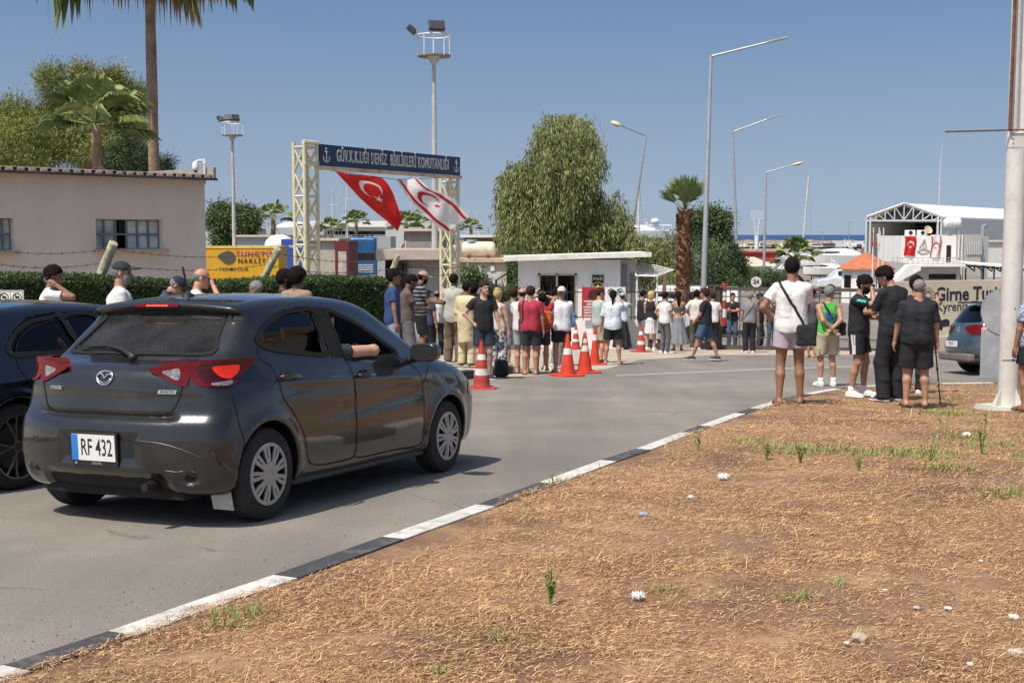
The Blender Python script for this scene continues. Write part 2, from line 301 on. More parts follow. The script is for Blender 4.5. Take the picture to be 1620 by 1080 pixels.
def verge():
    gx, gy = np.meshgrid(np.arange(-9, 16, .22), np.arange(-7.8, 27, .22)); q = np.stack([gx.ravel(), gy.ravel()], 1); q = q[s_poly(q[:, 0], q[:, 1], np.array(poly)) < -.08]
    r = geometry.delaunay_2d_cdt([Vector(p) for p in poly]+[Vector(p) for p in q.tolist()], [], [list(range(len(poly)))], 1, 1e-5); V = np.array([v[:] for v in r[0]])
    e = np.clip(-s_poly(V[:, 0], V[:, 1], np.array(poly))/.3, 0, 1); z = -SL*np.minimum(V[:, 1], YF)+.105+hills(V[:, 0], V[:, 1])*e
    m = mat('dry red brown soil', (.205, .105, .058), .95, var=.3, scale=1.2, col2=(.34, .20, .11), dirt=((.44, .285, .155), .8, 2.6), bump=.012, bscale=24)
    return tag(OB('verge_soil', np.column_stack([V, z]), [list(f) for f in r[2]], m), kind='structure')
verge()
RS = np.random.RandomState(5)
def blades(name, n, ys, pick, ln, wd, lie, cols, seed=1, y0=3.2, y1=22):
    R = np.random.RandomState(seed); u = R.rand(n); Y = y0*(y1/y0)**(u**.9); X = (R.rand(n)-.5)*1.02*Y*.93+0*Y; X = np.clip(X, -9, 15)
    ins = s_poly(X, Y, np.array(poly)) < .035; X, Y = X[ins], Y[ins]; p = pick(X, Y); k = R.rand(len(X)) < p; X, Y = X[k], Y[k]; n = len(X)
    sc = np.clip(Y/6, .8, 3.)**.75; a = R.rand(n)*2*PI; el = lie[0]+(lie[1]-lie[0])*R.rand(n)**2; L = ln*(.4+.9*R.rand(n))*np.sqrt(sc); w_ = wd*(.6+.7*R.rand(n))*sc
    z = -SL*Y+.105+hills(X, Y)+.006*R.rand(n); dx, dy, dz = np.cos(a)*np.cos(el), np.sin(a)*np.cos(el), np.sin(el); sx, sy = -np.sin(a)*w_/2, np.cos(a)*w_/2; bend = (R.rand(n)-.5)*.6
    A = np.stack([X-sx, Y-sy, z], 1); Bq = np.stack([X+sx, Y+sy, z+.002], 1); mx, my = X+dx*L*.5-dy*bend*L*.3, Y+dy*L*.5+dx*bend*L*.3; Cc = np.stack([mx+sx*.8, my+sy*.8, z+dz*L*.6+.004], 1); Dd = np.stack([mx-sx*.8, my-sy*.8, z+dz*L*.6+.004], 1)
    Ee = np.stack([X+dx*L, Y+dy*L, z+dz*L*(.9 if lie[1] > .8 else .5)], 1); V = np.stack([A, Bq, Cc, Dd, Ee], 1).reshape(-1, 3); i = np.arange(n)*5
    Fq = np.stack([i, i+1, i+2, i+3], 1); Ft = np.stack([i+3, i+2, i+4, i+4], 1); mi = R.randint(0, len(cols), n)
    m = D.meshes.new(name); m.vertices.add(len(V)); m.vertices.foreach_set('co', V.astype(np.float32).ravel()); nl = n*7; m.loops.add(nl)
    li = np.concatenate([Fq, Ft[:, :3]], 1); m.loops.foreach_set('vertex_index', li.astype(np.int32).ravel()); m.polygons.add(2*n); st = np.stack([np.arange(n)*7, np.arange(n)*7+4], 1).ravel(); m.polygons.foreach_set('loop_start', st.astype(np.int32)); m.update(calc_edges=True)
    for c in cols: m.materials.append(c)
    m.polygons.foreach_set('material_index', np.repeat(mi, 2).astype(np.int32)); o = D.objects.new(name, m); COL.objects.link(o); return tag(o, kind='stuff')
straw = [mat('straw pale', (.68, .46, .23), .8, var=.15), mat('straw tan', (.52, .32, .15), .8, var=.15), mat('straw rust', (.39, .20, .09), .85, var=.15), mat('straw brown', (.22, .112, .056), .9, var=.15)]
def patches(x, y): q = .5+.5*np.sin(x*1.3+2*np.sin(y*.7))*np.sin(y*1.9+1.5*np.sin(x*.9+1)); q2 = .5+.5*np.sin(x*4.1+2*np.sin(y*3.3+1))*np.sin(y*5.2+x*1.3); bare = np.clip((x-1.5-(y-3)*.2)/1.2, 0, 1)*np.clip((5.2-y)/1.5, 0, 1); n_ = vnoise(np.stack([x*.9, y*2.2, 0*x], 1), 1.5, 2)*.5+.5; n2 = vnoise(np.stack([x, y*2, 0*x], 1), 5., 3)*.5+.5; return np.clip(-.34+.35*q+1.05*n_+.65*n2, .09, 1)*(1-.85*bare)
tag(blades('dry_grass', 380000, None, patches, .058, .0030, (.01, .26), straw, 1), 'flattened straw coloured dry grass covering the verge', 'dry grass')
tag(blades('upright_straw', 7000, None, lambda x, y: patches(x, y)**3, .085, .0032, (.3, 1.35), straw[:3], 2), 'short standing dry stalks among the flattened grass', 'dry grass')
gr = [mat('fresh grass', (.16, .22, .05), .7), mat('olive grass', (.26, .28, .09), .7)]
spots = [(G(1285, 712, .12), .45), (G(1260, 716, .12), .25), (G(1440, 718, .12), .5), (G(1360, 722, .12), .2), (G(1555, 700, .12), .35), (G(1500, 655, .12), .5), (G(1390, 622, .12), .5), (G(1460, 620, .12), .4), (G(1600, 780, .12), .25), (G(1265, 945, .12), .10), (G(1050, 932, .12), .07), (G(690, 1055, .12), .06), (G(385, 975, .12), .14), (G(350, 992, .12), .1), (G(1530, 690, .12), .3), (G(1180, 700, .12), .25), (G(860, 765, .12), .2), (G(1610, 720, .12), .2), (G(1500, 742, .12), .25), (G(1330, 925, .12), .06), (G(790, 1000, .12), .07)]
def near(x, y):
    p = np.zeros_like(x)
    for c, r in spots: p = np.maximum(p, .8*np.exp(-(((x-c.x)/r)**2+((y-c.y)/(r*.8))**2)*1.3))
    return np.clip(p*1.1-.12, 0, 1)
tag(blades('green_grass', 260000, None, near, .075, .0045, (.3, 1.4), gr, 3, y0=3.5, y1=18), 'small tufts of fresh green grass in the dry verge', 'grass')
# weeds, stones, litter
def weed(px, v, h, lab, n=9):
    p = G(px, v, .105); b = B(); R = random.Random(px)
    for i in range(n):
        a = R.uniform(0, 2*PI); t = R.uniform(.05, .35); q = [Vector((math.cos(a)*t*h*k, math.sin(a)*t*h*k, h*R.uniform(.7, 1)*k-.01)) for k in (0, .35, .7, 1)]
        for j in range(1, 4): q[j].z = h*j/3*(.75+.25*(i % 3))
        b.tube(q, [.0035, .003, .002, .001], 5)
        for j in range(3):
            c = q[1]+(q[3]-q[1])*R.random(); e = R.uniform(0, 2*PI); d = Vector((math.cos(e), math.sin(e), .8))*h*.16; s = Vector((-math.sin(e), math.cos(e), 0))*.006; b.add([c-s, c+s, c+d*.6+s, c+d, c+d*.6-s], [(0, 1, 2, 3, 4)])
    tag(b.ob('weed', gr[R.randint(0, 1)]), lab, 'weed', 'weeds on the verge').location = p
weed(870, 955, .13, 'spindly green weed standing alone in the near grass, left of the middle of the verge', 10); weed(1495, 690, .42, 'tall thin grey green weed near the pole, right of the green grass', 6); weed(1212, 728, .17, 'small weed by the green patch in front of the man in white'); weed(1266, 735, .15, 'small weed just right of the larger green patch'); weed(1105, 712, .14, 'small upright weed near the kerb bend'); weed(1358, 748, .14, 'thin weed in the open middle of the verge'); weed(1470, 735, .22, 'bushy weed left of the tall thin weed'); weed(1553, 720, .3, 'wiry weed in front of the white pole')
def rock(px, v, r, lab, col=(.42, .34, .26), fl=.6):
    p = G(px, v, .11); sd = px*.13
    f = lambda P: s_ell(P, (0, 0, r*fl*.6), (r, r*.8, r*fl))+r*.13*np.sin(P[:, 0]*4/r+sd)*np.sin(P[:, 1]*5/r+1+sd)*np.cos(P[:, 2]*5/r)
    V, Fc = polygonize(f, (-1.3*r,)*3, (1.3*r,)*3, r/7); tag(OB('stone', V, Fc, mat('stone %.2f' % col[0], col, .9, bump=.004, bscale=60)), lab, 'stone', 'loose stones on the verge').location = p
rock(1360, 1012, .032, 'rounded brown stone low in the bare corner, the largest one'); rock(1340, 1018, .012, 'small pale pebble beside the brown stone', (.55, .5, .44)); rock(1450, 962, .016, 'pale flat stone under the bare patch edge', (.45, .40, .33), .4); rock(1500, 963, .018, 'flat whitish stone right of centre near the bottom', (.6, .56, .5), .4); rock(1604, 978, .024, 'light stone at the right edge of the bare soil', (.55, .5, .43), .5); rock(1608, 1035, .03, 'grey stone at the right border near the bottom', (.45, .4, .34), .5); rock(1535, 1052, .014, 'small stone on bare soil at the bottom right', (.5, .45, .38)); rock(1530, 690, .045, 'whitish stone in the grass in front of the pole', (.7, .68, .62)); rock(1552, 888, .012, 'tiny pale stone on the right of the verge', (.6, .55, .5)); rock(1495, 902, .012, 'tiny white stone above the pale pair', (.66, .62, .56)); rock(1400, 935, .013, 'small white chip in the lower middle right of the verge', (.7, .68, .64)); rock(1240, 830, .012, 'small pale chip in the middle of the verge', (.6, .56, .5), .4)
for px, v, r, lab in ((1145, 757, .04, 'crumpled white plastic bag on the dry grass, the larger one'), (1093, 787, .018, 'small torn white plastic scrap near the kerb side'), (1018, 815, .024, 'pale blue crumpled wrapper in the dry grass'), (1010, 945, .028, 'scrap of greyish tissue low in the grass')):
    p = G(px, v, .115); f = lambda P: s_ell(P, (0, 0, r*.4), (r, r*.7, r*.45))+r*.28*np.sin(P[:, 0]*7/r+px)*np.sin(P[:, 1]*8/r)+r*.12*np.sin(P[:, 2]*14/r+P[:, 0]*9/r); V, Fc = polygonize(f, (-1.5*r,)*3, (1.5*r,)*3, r/9); tag(OB('litter', V, Fc, mat('litter blue', (.35, .45, .6), .5) if 'blue' in lab else mat('litter white', (.72, .72, .70), .5)), lab, 'litter', 'litter in the grass').location = p
# left pavement, its kerb, sandy margin
KD = Vector((math.sin(rad(23.9)), math.cos(rad(23.9)))); k0 = Vector((XY(706, 22.6), 22.6)); lk = np.array([(k0+KD*t)[:] for t in np.linspace(-26, 1.6, 60)]+[(k0+KD*t+Vector((.03*(t-1.6)**2, 0)))[:] for t in np.linspace(2, 3.2, 5)])
lt = np.gradient(lk, axis=0); lt /= np.linalg.norm(lt, axis=1)[:, None]; ln_ = np.stack([-lt[:, 1], lt[:, 0]], 1); kerb('pavement_kerb', lk, ln_, [(k0+KD*t)[:] for t in np.arange(-25, 4, 1.0)], 0, .14, .17)
M_pave = mat('dusty pavement', (.42, .36, .28), .9, var=.18, scale=1.3, dirt=((.27, .22, .165), .6, 2), bump=.01, bscale=12)
pin = [tuple(p+n*.14) for p, n in zip(lk, ln_)]; pv = pin+[(-.2, 30), (-2, 38), (-30, 38), (-30, pin[0][1])]; tr = geometry.tessellate_polygon([[Vector((*p, 0)) for p in pv]]); tag(OB('pavement', [(x, y, gz(y)+.165) for x, y in pv], [list(t) for t in tr], M_pave, None, False), kind='structure')
sp = [G(765, 603), G(800, 597), G(850, 595), G(960, 584), G(1010, 570), G(1130, 562), G(1420, 562), G(1420, 552), G(1135, 552), G(1000, 548), G(760, 548)]
b = B(); b.add([(p.x, p.y, gz(p.y)+.006) for p in sp], [tuple(range(len(sp)))]); tag(b.ob('sandy_margin', M_pave), kind='structure')
b = B(); q = [G(975, 593), G(1100, 588), G(1240, 582), G(1420, 577)]; q2 = [G(975, 595), G(1100, 590), G(1240, 584), G(1420, 579)]
b.add([(p.x, p.y, gz(p.y)+.004) for p in q+q2], [(0, 1, 5, 4), (1, 2, 6, 5), (2, 3, 7, 6)]); tag(b.ob('road_joint', mat('pale joint filler', (.33, .31, .28), .9)), kind='structure')

def grit():
    R = np.random.RandomState(9); n = 5200; i = R.randint(6, len(kp)-1, n); t = R.rand(n)[:, None]; c = kp[i]*(1-t)+kp[np.minimum(i+1, len(kp)-1)]*t-kn[i]*(R.rand(n)[:, None]**2.5*.75+.01); k = R.randint(0, len(lk)-1, 1500); c2 = lk[k]-ln_[k]*(R.rand(1500)[:, None]**2*.8+.01); c3 = np.stack([(R.rand(500)-.5)*7, 5+R.rand(500)*14], 1); c3[:, 0] += c3[:, 1]*.1-2.5
    c3 = c3[s_poly(c3[:, 0], c3[:, 1], np.array(poly)) > .2]; c = np.concatenate([c, c2, c3]); n = len(c); r = .002+.005*R.rand(n)**3; V = []; Fc = []
    a = R.rand(n)*6.28; z = -SL*c[:, 1]+.002
    for q in range(3): V.append(np.stack([c[:, 0]+r*np.cos(a+q*2.09), c[:, 1]+r*np.sin(a+q*2.09), z], 1))
    V.append(np.stack([c[:, 0], c[:, 1], z+r*.9], 1)); V = np.stack(V, 1).reshape(-1, 3); b0 = np.arange(n)*4; F3 = np.concatenate([np.stack([b0, b0+1, b0+3], 1), np.stack([b0+1, b0+2, b0+3], 1), np.stack([b0+2, b0, b0+3], 1)])
    tag(OB('gravel', V, F3, [mat('grit', (.30, .24, .18), .9, var=.5, scale=30), mat('dark grit', (.14, .10, .075), .9)], None, False, R.randint(0, 2, len(F3))), 'loose grit and dust crumbs gathered along the kerbs', 'gravel', kind='stuff')
grit()

# ---------- sea, harbour basin, breakwater ----------
def water(name, col, z, xs, ys, bs, bd, rough=.12):
    V, Fc = grid(np.array(xs, float), np.array(ys, float), lambda X, Y: X*0+z); m = mat(name+' surface', col, rough, var=.12, scale=.01, spec=.25, bump=bd, bscale=bs); return tag(OB(name, V, Fc, m), kind='structure')
water('sea', (.016, .060, .165), -4.2, [-9000, -300, 300, 9000], [440, 520, 3000, 18000], .35, .5, .35)
water('marina_water', (.035, .115, .15), -4.195, [-600, -100, 100, 600], [160, 300, 440], 1.2, .15, .2)
M_quay = mat('harbour concrete', (.36, .33, .28), .9, var=.15, scale=.05)
b = B(); b.box((-150, 230, -3.5), (330, 150, 1.5)); b.box((95, 210, -3.5), (120, 110, 1.5)); tag(b.ob('quay', M_quay), kind='structure')
V, Fc = grid(np.linspace(-420, 520, 260), np.array([405, 407, 428, 430, 433, 437, 441, 445, 449, 453.]), lambda X, Y: np.interp(Y, [405, 407, 428, 430, 436, 443, 449, 453], [-4.6, -3.25, -3.2, -3.0, -1.0, -.55, -1.6, -4.6])+np.where(Y > 429, .35*np.sin(X*1.9+Y)*np.sin(X*.7+Y*2.3), 0))
tag(OB('breakwater', V, Fc, mat('brown breakwater rock', (.30, .23, .16), .95, var=.35, scale=.6, bump=.3, bscale=1.5), None, False), kind='structure')

# ---------- foliage ----------
def greens(tag_, cols): return [mat('leaf %s %d' % (tag_, i), c, .6, var=.25, scale=3, trans=.0) for i, c in enumerate(cols)]
G_will = greens('olive', [(.22, .24, .07), (.165, .19, .05), (.30, .31, .11), (.11, .135, .035)]); G_pine = greens('pine', [(.25, .28, .05), (.17, .20, .04), (.33, .34, .08), (.09, .115, .03)])
G_dark = greens('dark', [(.045, .075, .022), (.07, .11, .03), (.025, .045, .015)]); G_bush = greens('bush', [(.075, .12, .035), (.11, .16, .05), (.045, .075, .025)]); G_hedge = greens('hedge', [(.055, .095, .022), (.085, .135, .03), (.03, .055, .016)])
G_palm = greens('palm', [(.19, .24, .07), (.28, .33, .12), (.12, .165, .045)]); G_dry = greens('dry', [(.34, .21, .09), (.24, .14, .065), (.42, .29, .14)])
M_bark = mat('bark', (.20, .15, .11), .95, var=.3, scale=6, bump=.02, bscale=12)
def unit(v): return v/(np.linalg.norm(v, axis=1)[:, None]+1e-9)
def leaves(C, Dr, L, W, R, droop=0.0):
    """one narrow leaf (a bent quad pair) per centre C along direction Dr"""
    n = len(C); Dr = unit(Dr); S = unit(np.cross(Dr, unit(R.randn(n, 3)))); L = L*(.6+.8*R.rand(n))[:, None]; W = W*(.6+.8*R.rand(n))[:, None]
    a = C; m = C+Dr*L*.5; e = C+Dr*L; e[:, 2] -= droop*L[:, 0]; V = np.stack([a-S*W*.2, a+S*W*.2, m+S*W*.5, e, m-S*W*.5], 1).reshape(-1, 3); i = np.arange(n)*5
    return V, np.concatenate([np.stack([i, i+1, i+2, i+4], 1), np.stack([i+4, i+2, i+3, i+3], 1)])
def leafmesh(name, V, Fc, mats, parent, R, cm_=None):
    n = len(Fc)//2; q = Fc[:n]; t = Fc[n:, :3]; m = D.meshes.new(name); m.vertices.add(len(V)); m.vertices.foreach_set('co', V.astype(np.float32).ravel()); m.loops.add(7*n)
    m.loops.foreach_set('vertex_index', np.concatenate([q, t], 1).astype(np.int32).ravel()); m.polygons.add(2*n); m.polygons.foreach_set('loop_start', np.stack([np.arange(n)*7, np.arange(n)*7+4], 1).ravel().astype(np.int32)); m.update(calc_edges=True)
    for x in mats: m.materials.append(x)
    m.polygons.foreach_set('material_index', np.repeat(R.randint(0, len(mats), n) if cm_ is None else cm_, 2).astype(np.int32)); o = D.objects.new(name, m); COL.objects.link(o)
    if parent: o.parent = parent
    return o
def crown(parent, lobes, nclump, nleaf, L, W, mats, seed, mode='round', clump=.35, name='crown', ratio=(.55, 1.0)):
    R = np.random.RandomState(seed); lob = np.array(lobes, float); w_ = (lob[:, 3]*lob[:, 4]*lob[:, 5])**.66; k = R.choice(len(lob), nclump, p=w_/w_.sum())
    u = unit(R.randn(nclump, 3)); rr = ratio[0]+(ratio[1]-ratio[0])*R.rand(nclump)[:, None]**.6; C = lob[k, :3]+u*lob[k, 3:6]*rr*(1+.30*vnoise(u*2.2+k[:, None], 1.3, seed)[:, None]); cs = clump*(.6+.8*R.rand(nclump))
    if mode == 'hang':
        off = R.randn(nclump, nleaf, 3)*cs[:, None, None]*np.array([.35, .35, .0]); t = R.rand(nclump, nleaf, 1)**1.2; off[:, :, 2:] = -t*cs[:, None, None]*2.1; off[:, :, :2] *= (.5+.9*t); P = (C[:, None]+off).reshape(-1, 3); dr = np.repeat(u, nleaf, 0)*.25+R.randn(len(P), 3)*.35+[0, 0, -1.1]
    elif mode == 'up': off = R.randn(nclump, nleaf, 3)*cs[:, None, None]*[.5, .5, .5]; P = (C[:, None]+off).reshape(-1, 3); dr = (off/cs[:, None, None]).reshape(-1, 3)*.8+R.randn(len(P), 3)*.5+[0, 0, .9]
    else: off = R.randn(nclump, nleaf, 3)*cs[:, None, None]*.5; P = (C[:, None]+off).reshape(-1, 3); dr = off.reshape(-1, 3)/(cs.mean())+R.randn(len(P), 3)*.8
    V, Fc = leaves(P, dr, L, W, R, .15); cm_ = np.repeat(R.randint(0, len(mats), nclump), nleaf); cm_ = np.where(R.rand(len(cm_)) < .6, cm_, R.randint(0, len(mats), len(cm_))); return leafmesh(name, V, Fc, mats, parent, R, cm_)
def trunk(parent, pts, r, branches=(), m=None, name='trunk'):
    b = B(); b.tube(pts, r, 10)
    for p, q in branches: mid = (Vector(p)+Vector(q))/2+Vector((0, 0, .1)); b.tube([p, mid, q], [r[-1]*.8, r[-1]*.5, r[-1]*.2], 6)
    return b.ob(name, m or M_bark, parent, True)
def px_tree(name, lab, cat, y, base, lobes, nclump, nleaf, L, W, mats, seed, mode='round', clump=.35, tr=.15, th=None, group=None, depth=.8, ratio=(.5, 1.0)):
    """lobes given as (px, v, half width px, half height px); turned into metres at distance y"""
    X0 = XY(base, y); g = gz(y); s = y/F; o = E(name, lab, cat, (X0, y, g), group=group); L3 = []
    for i, (a, v, hw, hh) in enumerate(lobes): p = Wd(a, v, y); L3.append((p.x-X0, (((i*37) % 11)/11-.5)*hw*s*.9, p.z-g, hw*s, hw*s*depth, hh*s))
    top = max(l[2] for l in L3); cen = L3[0]; trunk(o, [(0, 0, -.1), (cen[0]*.3, 0, cen[2]*.35), (cen[0]*.8, cen[1]*.5, cen[2]*.8), (cen[0], cen[1], cen[2]+cen[5]*.5)], [tr, tr*.8, tr*.55, tr*.25], [((cen[0]*.5, 0, cen[2]*.55), (l[0], l[1], l[2])) for l in L3[1:]])
    crown(o, L3, nclump, nleaf, L, W, mats, seed, mode, clump, ratio=ratio); return o
# big drooping tree behind the booth
px_tree('pepper_tree', 'tall drooping olive green tree behind the white booth', 'tree', 58, 888, [(890, 268, 56, 75), (876, 215, 32, 38), (905, 205, 34, 28), (930, 240, 28, 44), (850, 285, 40, 40), (828, 300, 42, 48), (820, 285, 28, 30), (850, 345, 60, 45), (920, 330, 55, 60), (965, 345, 32, 48), (890, 375, 75, 30), (825, 365, 38, 38), (978, 370, 26, 35)], 2900, 32, .18, .040, G_will, 3, 'hang', .44, .28, ratio=(.45, 1.04))
# trees behind the beige building
px_tree('pine_tree', 'yellow green pine behind the left end of the beige building', 'tree', 46, 45, [(55, 235, 70, 48), (20, 195, 40, 40), (100, 200, 60, 50), (85, 130, 22, 26), (130, 120, 20, 20), (-20, 235, 60, 60), (150, 245, 45, 35)], 2600, 36, .15, .022, G_pine, 5, 'up', .30, .22, group='trees behind the beige building', ratio=(.3, 1))
px_tree('pine_tree', 'open crowned pine between the fan palm and the tall palm trunk', 'tree', 48, 200, [(205, 180, 30, 30), (180, 135, 26, 24), (215, 150, 16, 16), (200, 215, 34, 40), (155, 150, 26, 30)], 1100, 34, .15, .020, G_pine, 6, 'up', .28, .2, group='trees behind the beige building', ratio=(.3, 1))
px_tree('cypress_tree', 'dark green conifer at the foot of the tall palm trunk', 'tree', 43, 225, [(225, 260, 36, 28), (205, 235, 26, 26), (262, 262, 14, 16), (185, 262, 30, 25)], 900, 34, .09, .018, G_dark, 7, 'round', .22, .15, group='trees behind the beige building', ratio=(.2, 1))
px_tree('street_tree', 'round bushy tree behind the yellow trailer, left of the first palm', 'tree', 92, 372, [(372, 352, 34, 28), (352, 345, 20, 22), (392, 350, 18, 20), (365, 385, 26, 18)], 900, 30, .22, .085, G_bush, 8, 'round', .4, .12)
px_tree('street_tree', 'round leafy tree behind the rough trunked palm by the tall lamp', 'tree', 66, 1122, [(1118, 350, 28, 18), (1140, 352, 16, 14), (1100, 362, 22, 20), (1122, 378, 30, 20)], 800, 30, .16, .06, G_bush, 9, 'round', .35, .14)
for i, (lab, y, base, lo, gm, md) in enumerate([('wide willowy bush left of the palm', 60, 1030, [(1028, 392, 34, 28), (1050, 385, 28, 24), (1005, 405, 22, 26), (1040, 425, 40, 28)], G_will, 'hang'), ('tall green shrub right behind the shaggy palm trunk', 59, 1110, [(1110, 410, 34, 36), (1135, 415, 26, 30), (1100, 440, 30, 20), (1140, 440, 30, 20)], G_bush, 'round'), ('dark green shrub at the right end of the bushes, left of the round sign', 60, 1158, [(1155, 408, 15, 24), (1158, 435, 20, 20), (1170, 420, 12, 14)], G_dark, 'round'), ('pale small tree between the booth roof and the bushes', 57, 1004, [(1003, 388, 12, 24), (1000, 410, 14, 16)], G_will, 'hang'), ('bush showing between the booth and the container cabin', 50, 812, [(812, 440, 17, 24), (806, 475, 14, 26), (815, 418, 14, 14)], G_bush, 'round'), ('climbing shrub in front of the container cabin', 39.5, 752, [(745, 445, 14, 18), (760, 462, 16, 18), (775, 480, 20, 20), (800, 478, 12, 18)], G_bush, 'round'), ('low clipped green hedge row in the yard behind the 24 sign', 74, 1205, [(1180, 440, 22, 12), (1205, 440, 22, 12), (1230, 441, 18, 11)], G_bush, 'round')]):
    px_tree('shrub', lab, 'shrub', y, base, lo, 420, 30, .12, .035, gm, 20+i, md, .28, .06, group='shrubs round the gate')
V = None
def hedge():
    a, c = Vector((-.46*13.0, 13.0)), Vector((-2.52, 23.3)); a = Vector((XY(0, 17.2), 17.2)); d = (c-a).normalized(); a = a-d*5; n = Vector((d.y, -d.x)); Lh = (c-a).length; R = np.random.RandomState(11)
    o = E('hedge', 'long clipped dark green hedge behind the queue of men', 'hedge', (a.x, a.y, gz(a.y)), math.atan2(d.y, d.x)); dz = lambda s: gz(a.y+d.y*s)-gz(a.y)+.16
    hh = lambda s: 1.58+.035*np.sin(s*1.3)+.05*np.sin(s*.45+1)+.012*s
    b = B(); N = 24; V = []; Wb = .42
    for i in range(N+1): s = Lh*i/N; z = dz(s); h = float(hh(s))-.07; V += [(s, -Wb, z), (s, -Wb*.92, z+h), (s, Wb*.92, z+h), (s, Wb, z)]
    b.add(V, [(i*4+j, i*4+j+1, i*4+j+5, i*4+j+4) for i in range(N) for j in range(3)]+[(0, 3, 2, 1), tuple(N*4+j for j in range(4))]); b.ob('dark_core', mat('hedge inside', (.02, .028, .012), .95), o)  # solid dark box added behind the leaves as the hedge's shaded core
    n1, n2, n3 = 80000, 30000, 6000; s = R.rand(n1)*Lh; t = R.rand(n1); z = np.array([dz(q) for q in (0, Lh)]); zb = z[0]+(z[1]-z[0])*s/Lh; P1 = np.stack([s, -.45+.05*R.rand(n1)+.03*np.sin(s*3+t*5)-.03*np.sin(t*PI), zb+t*hh(s)], 1)
    s2 = R.rand(n2)*Lh; P2 = np.stack([s2, (R.rand(n2)-.5)*.9, z[0]+(z[1]-z[0])*s2/Lh+hh(s2)-.06+.09*R.rand(n2)], 1); t3 = R.rand(n3); P3 = np.stack([Lh-.02+.07*R.rand(n3)-.10*t3, (R.rand(n3)-.5)*.9, z[1]+t3*hh(Lh)], 1); P = np.concatenate([P1, P2, P3])
    dr = np.concatenate([R.randn(n1, 3)*.4+[0, -.5, .55], R.randn(n2, 3)*.4+[0, 0, .9], R.randn(n3, 3)*.4+[.6, 0, .5]]); V, Fc = leaves(P, dr, .055, .018, R); leafmesh('clipped_foliage', V, Fc, G_hedge, o, R)
hedge()
# ---------- palms ----------
def fan_frond(b, R, base, az, el, L, fan, nb=22, dry=False, m=0, droop=.5, thin=1.):
    d = Vector((math.cos(az)*math.cos(el), math.sin(az)*math.cos(el), math.sin(el))); base = Vector(base); hub = base+d*L*.45+Vector((0, 0, -.06*L)); b.tube([base, hub], [.022, .012], 4, m=m)
    s = d.cross(Vector((0, 0, 1))).normalized(); u = s.cross(d).normalized(); sp = rad(fan)
    for i in range(nb):
        a = (i/(nb-1)-.5)*2*sp; dd = (d*math.cos(a)+s*math.sin(a)+u*.12*math.cos(a)).normalized(); l = L*.62*(.75+.25*math.cos(a))*R.uniform(.85, 1.1); w_ = l*.045*thin; t = dd.cross(u).normalized()*w_
        mid = hub+dd*l*.6+Vector((0, 0, -droop*.10*l)); end = hub+dd*l*(1-.25*droop)+Vector((R.uniform(-.04, .04), R.uniform(-.04, .04), -droop*l*.55)); b.add([hub, mid+t, mid-t, end, hub+dd*l*.3+t*.7, hub+dd*l*.3-t*.7], [(0, 4, 1, 3, 2, 5)], m)
def palm(name, lab, px, v_c, y, cr, tr, nf, up=(.1, 1.3), drop=.5, dry=0, seed=1, shaggy=False, group=None, tilt=0, vb=None, droop_el=-1.0, fine=0):
    X = XY(px, y); g = gz(y); c = Wd(px, v_c, y); H = c.z-g; o = E(name, lab, 'palm', (X, y, g), group=group); R = random.Random(seed); b = B(); n = 26
    V = [(tilt*math.sin(i/n*1.5)*.5, 0, H*i/n) for i in range(n+1)]; rs = [tr*(1.12-.22*i/n)*(1+.05*R.uniform(-1, 1)+(.18*(R.random()) if shaggy else 0)) for i in range(n+1)]; b.tube(V, rs, 14); b.ob('trunk', mat('palm trunk', (.27, .19, .125), .95, var=.3, scale=3, bump=.03, bscale=9, dirt=((.12, .085, .06), .7, 2)) if not shaggy else mat('shaggy palm trunk', (.22, .115, .06), .95, var=.4, scale=8, bump=.04, bscale=12), o, True)
    if shaggy:
        b = B(); top = (V[-1][0], 0)
        for i in range(420):
            t = R.random()**.8; z = H*(.25+.74*t); a = R.uniform(0, 2*PI); r0 = tr*1.0; d = Vector((math.cos(a), math.sin(a), .0)); s = Vector((-math.sin(a), math.cos(a), 0))*tr*.28; p = Vector((tilt*math.sin(z/H*1.5)*.5, 0, z))+d*r0; b.add([p-s, p+s, p+s*.5+d*tr*.5+Vector((0, 0, .16*R.uniform(.4, 1.3))), p-s*.5+d*tr*.5+Vector((0, 0, .16))], [(0, 1, 2, 3)], R.randint(0, 2))
        b.ob('leaf_stubs', [mat('palm stub a', (.20, .095, .045), .9), mat('palm stub b', (.30, .16, .08), .9), mat('palm stub c', (.13, .06, .03), .9)], o)
    b = B()
    for i in range(nf): az = i*2.399+R.uniform(-.2, .2); el = up[0]+(up[1]-up[0])*(1-i/nf)**.8; fan_frond(b, R, (V[-1][0], 0, H-.05+.1*(1-i/nf)), az, el, cr*R.uniform(.85, 1.08), 62, 30 if fine else 20, m=R.randint(0, 2) if not fine else R.choice((0, 1, 2, 2, 0, 3)), droop=drop, thin=.6 if fine else 1.)
    b.ob('fronds', G_palm+[G_dry[2]] if fine else G_palm, o)
    if dry:
        b = B()
        for i in range(dry): az = i*2.399+R.uniform(-.3, .3); fan_frond(b, R, (V[-1][0], 0, H-.15-R.uniform(0, .5)), az, droop_el+R.uniform(-.3, .25), cr*R.uniform(.7, 1.0), 40, 16, m=R.randint(0, 2), droop=.9)
        b.ob('dead_fronds', G_dry, o)
    return o
palm('tall_palm', 'very tall bare trunked palm whose crown is cut off by the top', 247, -150, 39, 3.9, .165, 54, (-.55, 1.2), 1.7, 1, 4, droop_el=-1.3, fine=1)
palm('fan_palm', 'green fan palm with dead skirt behind the beige building', 157, 196, 36.5, 1.95, .13, 30, (-.1, 1.5), .6, 7, 5, droop_el=-1.35)
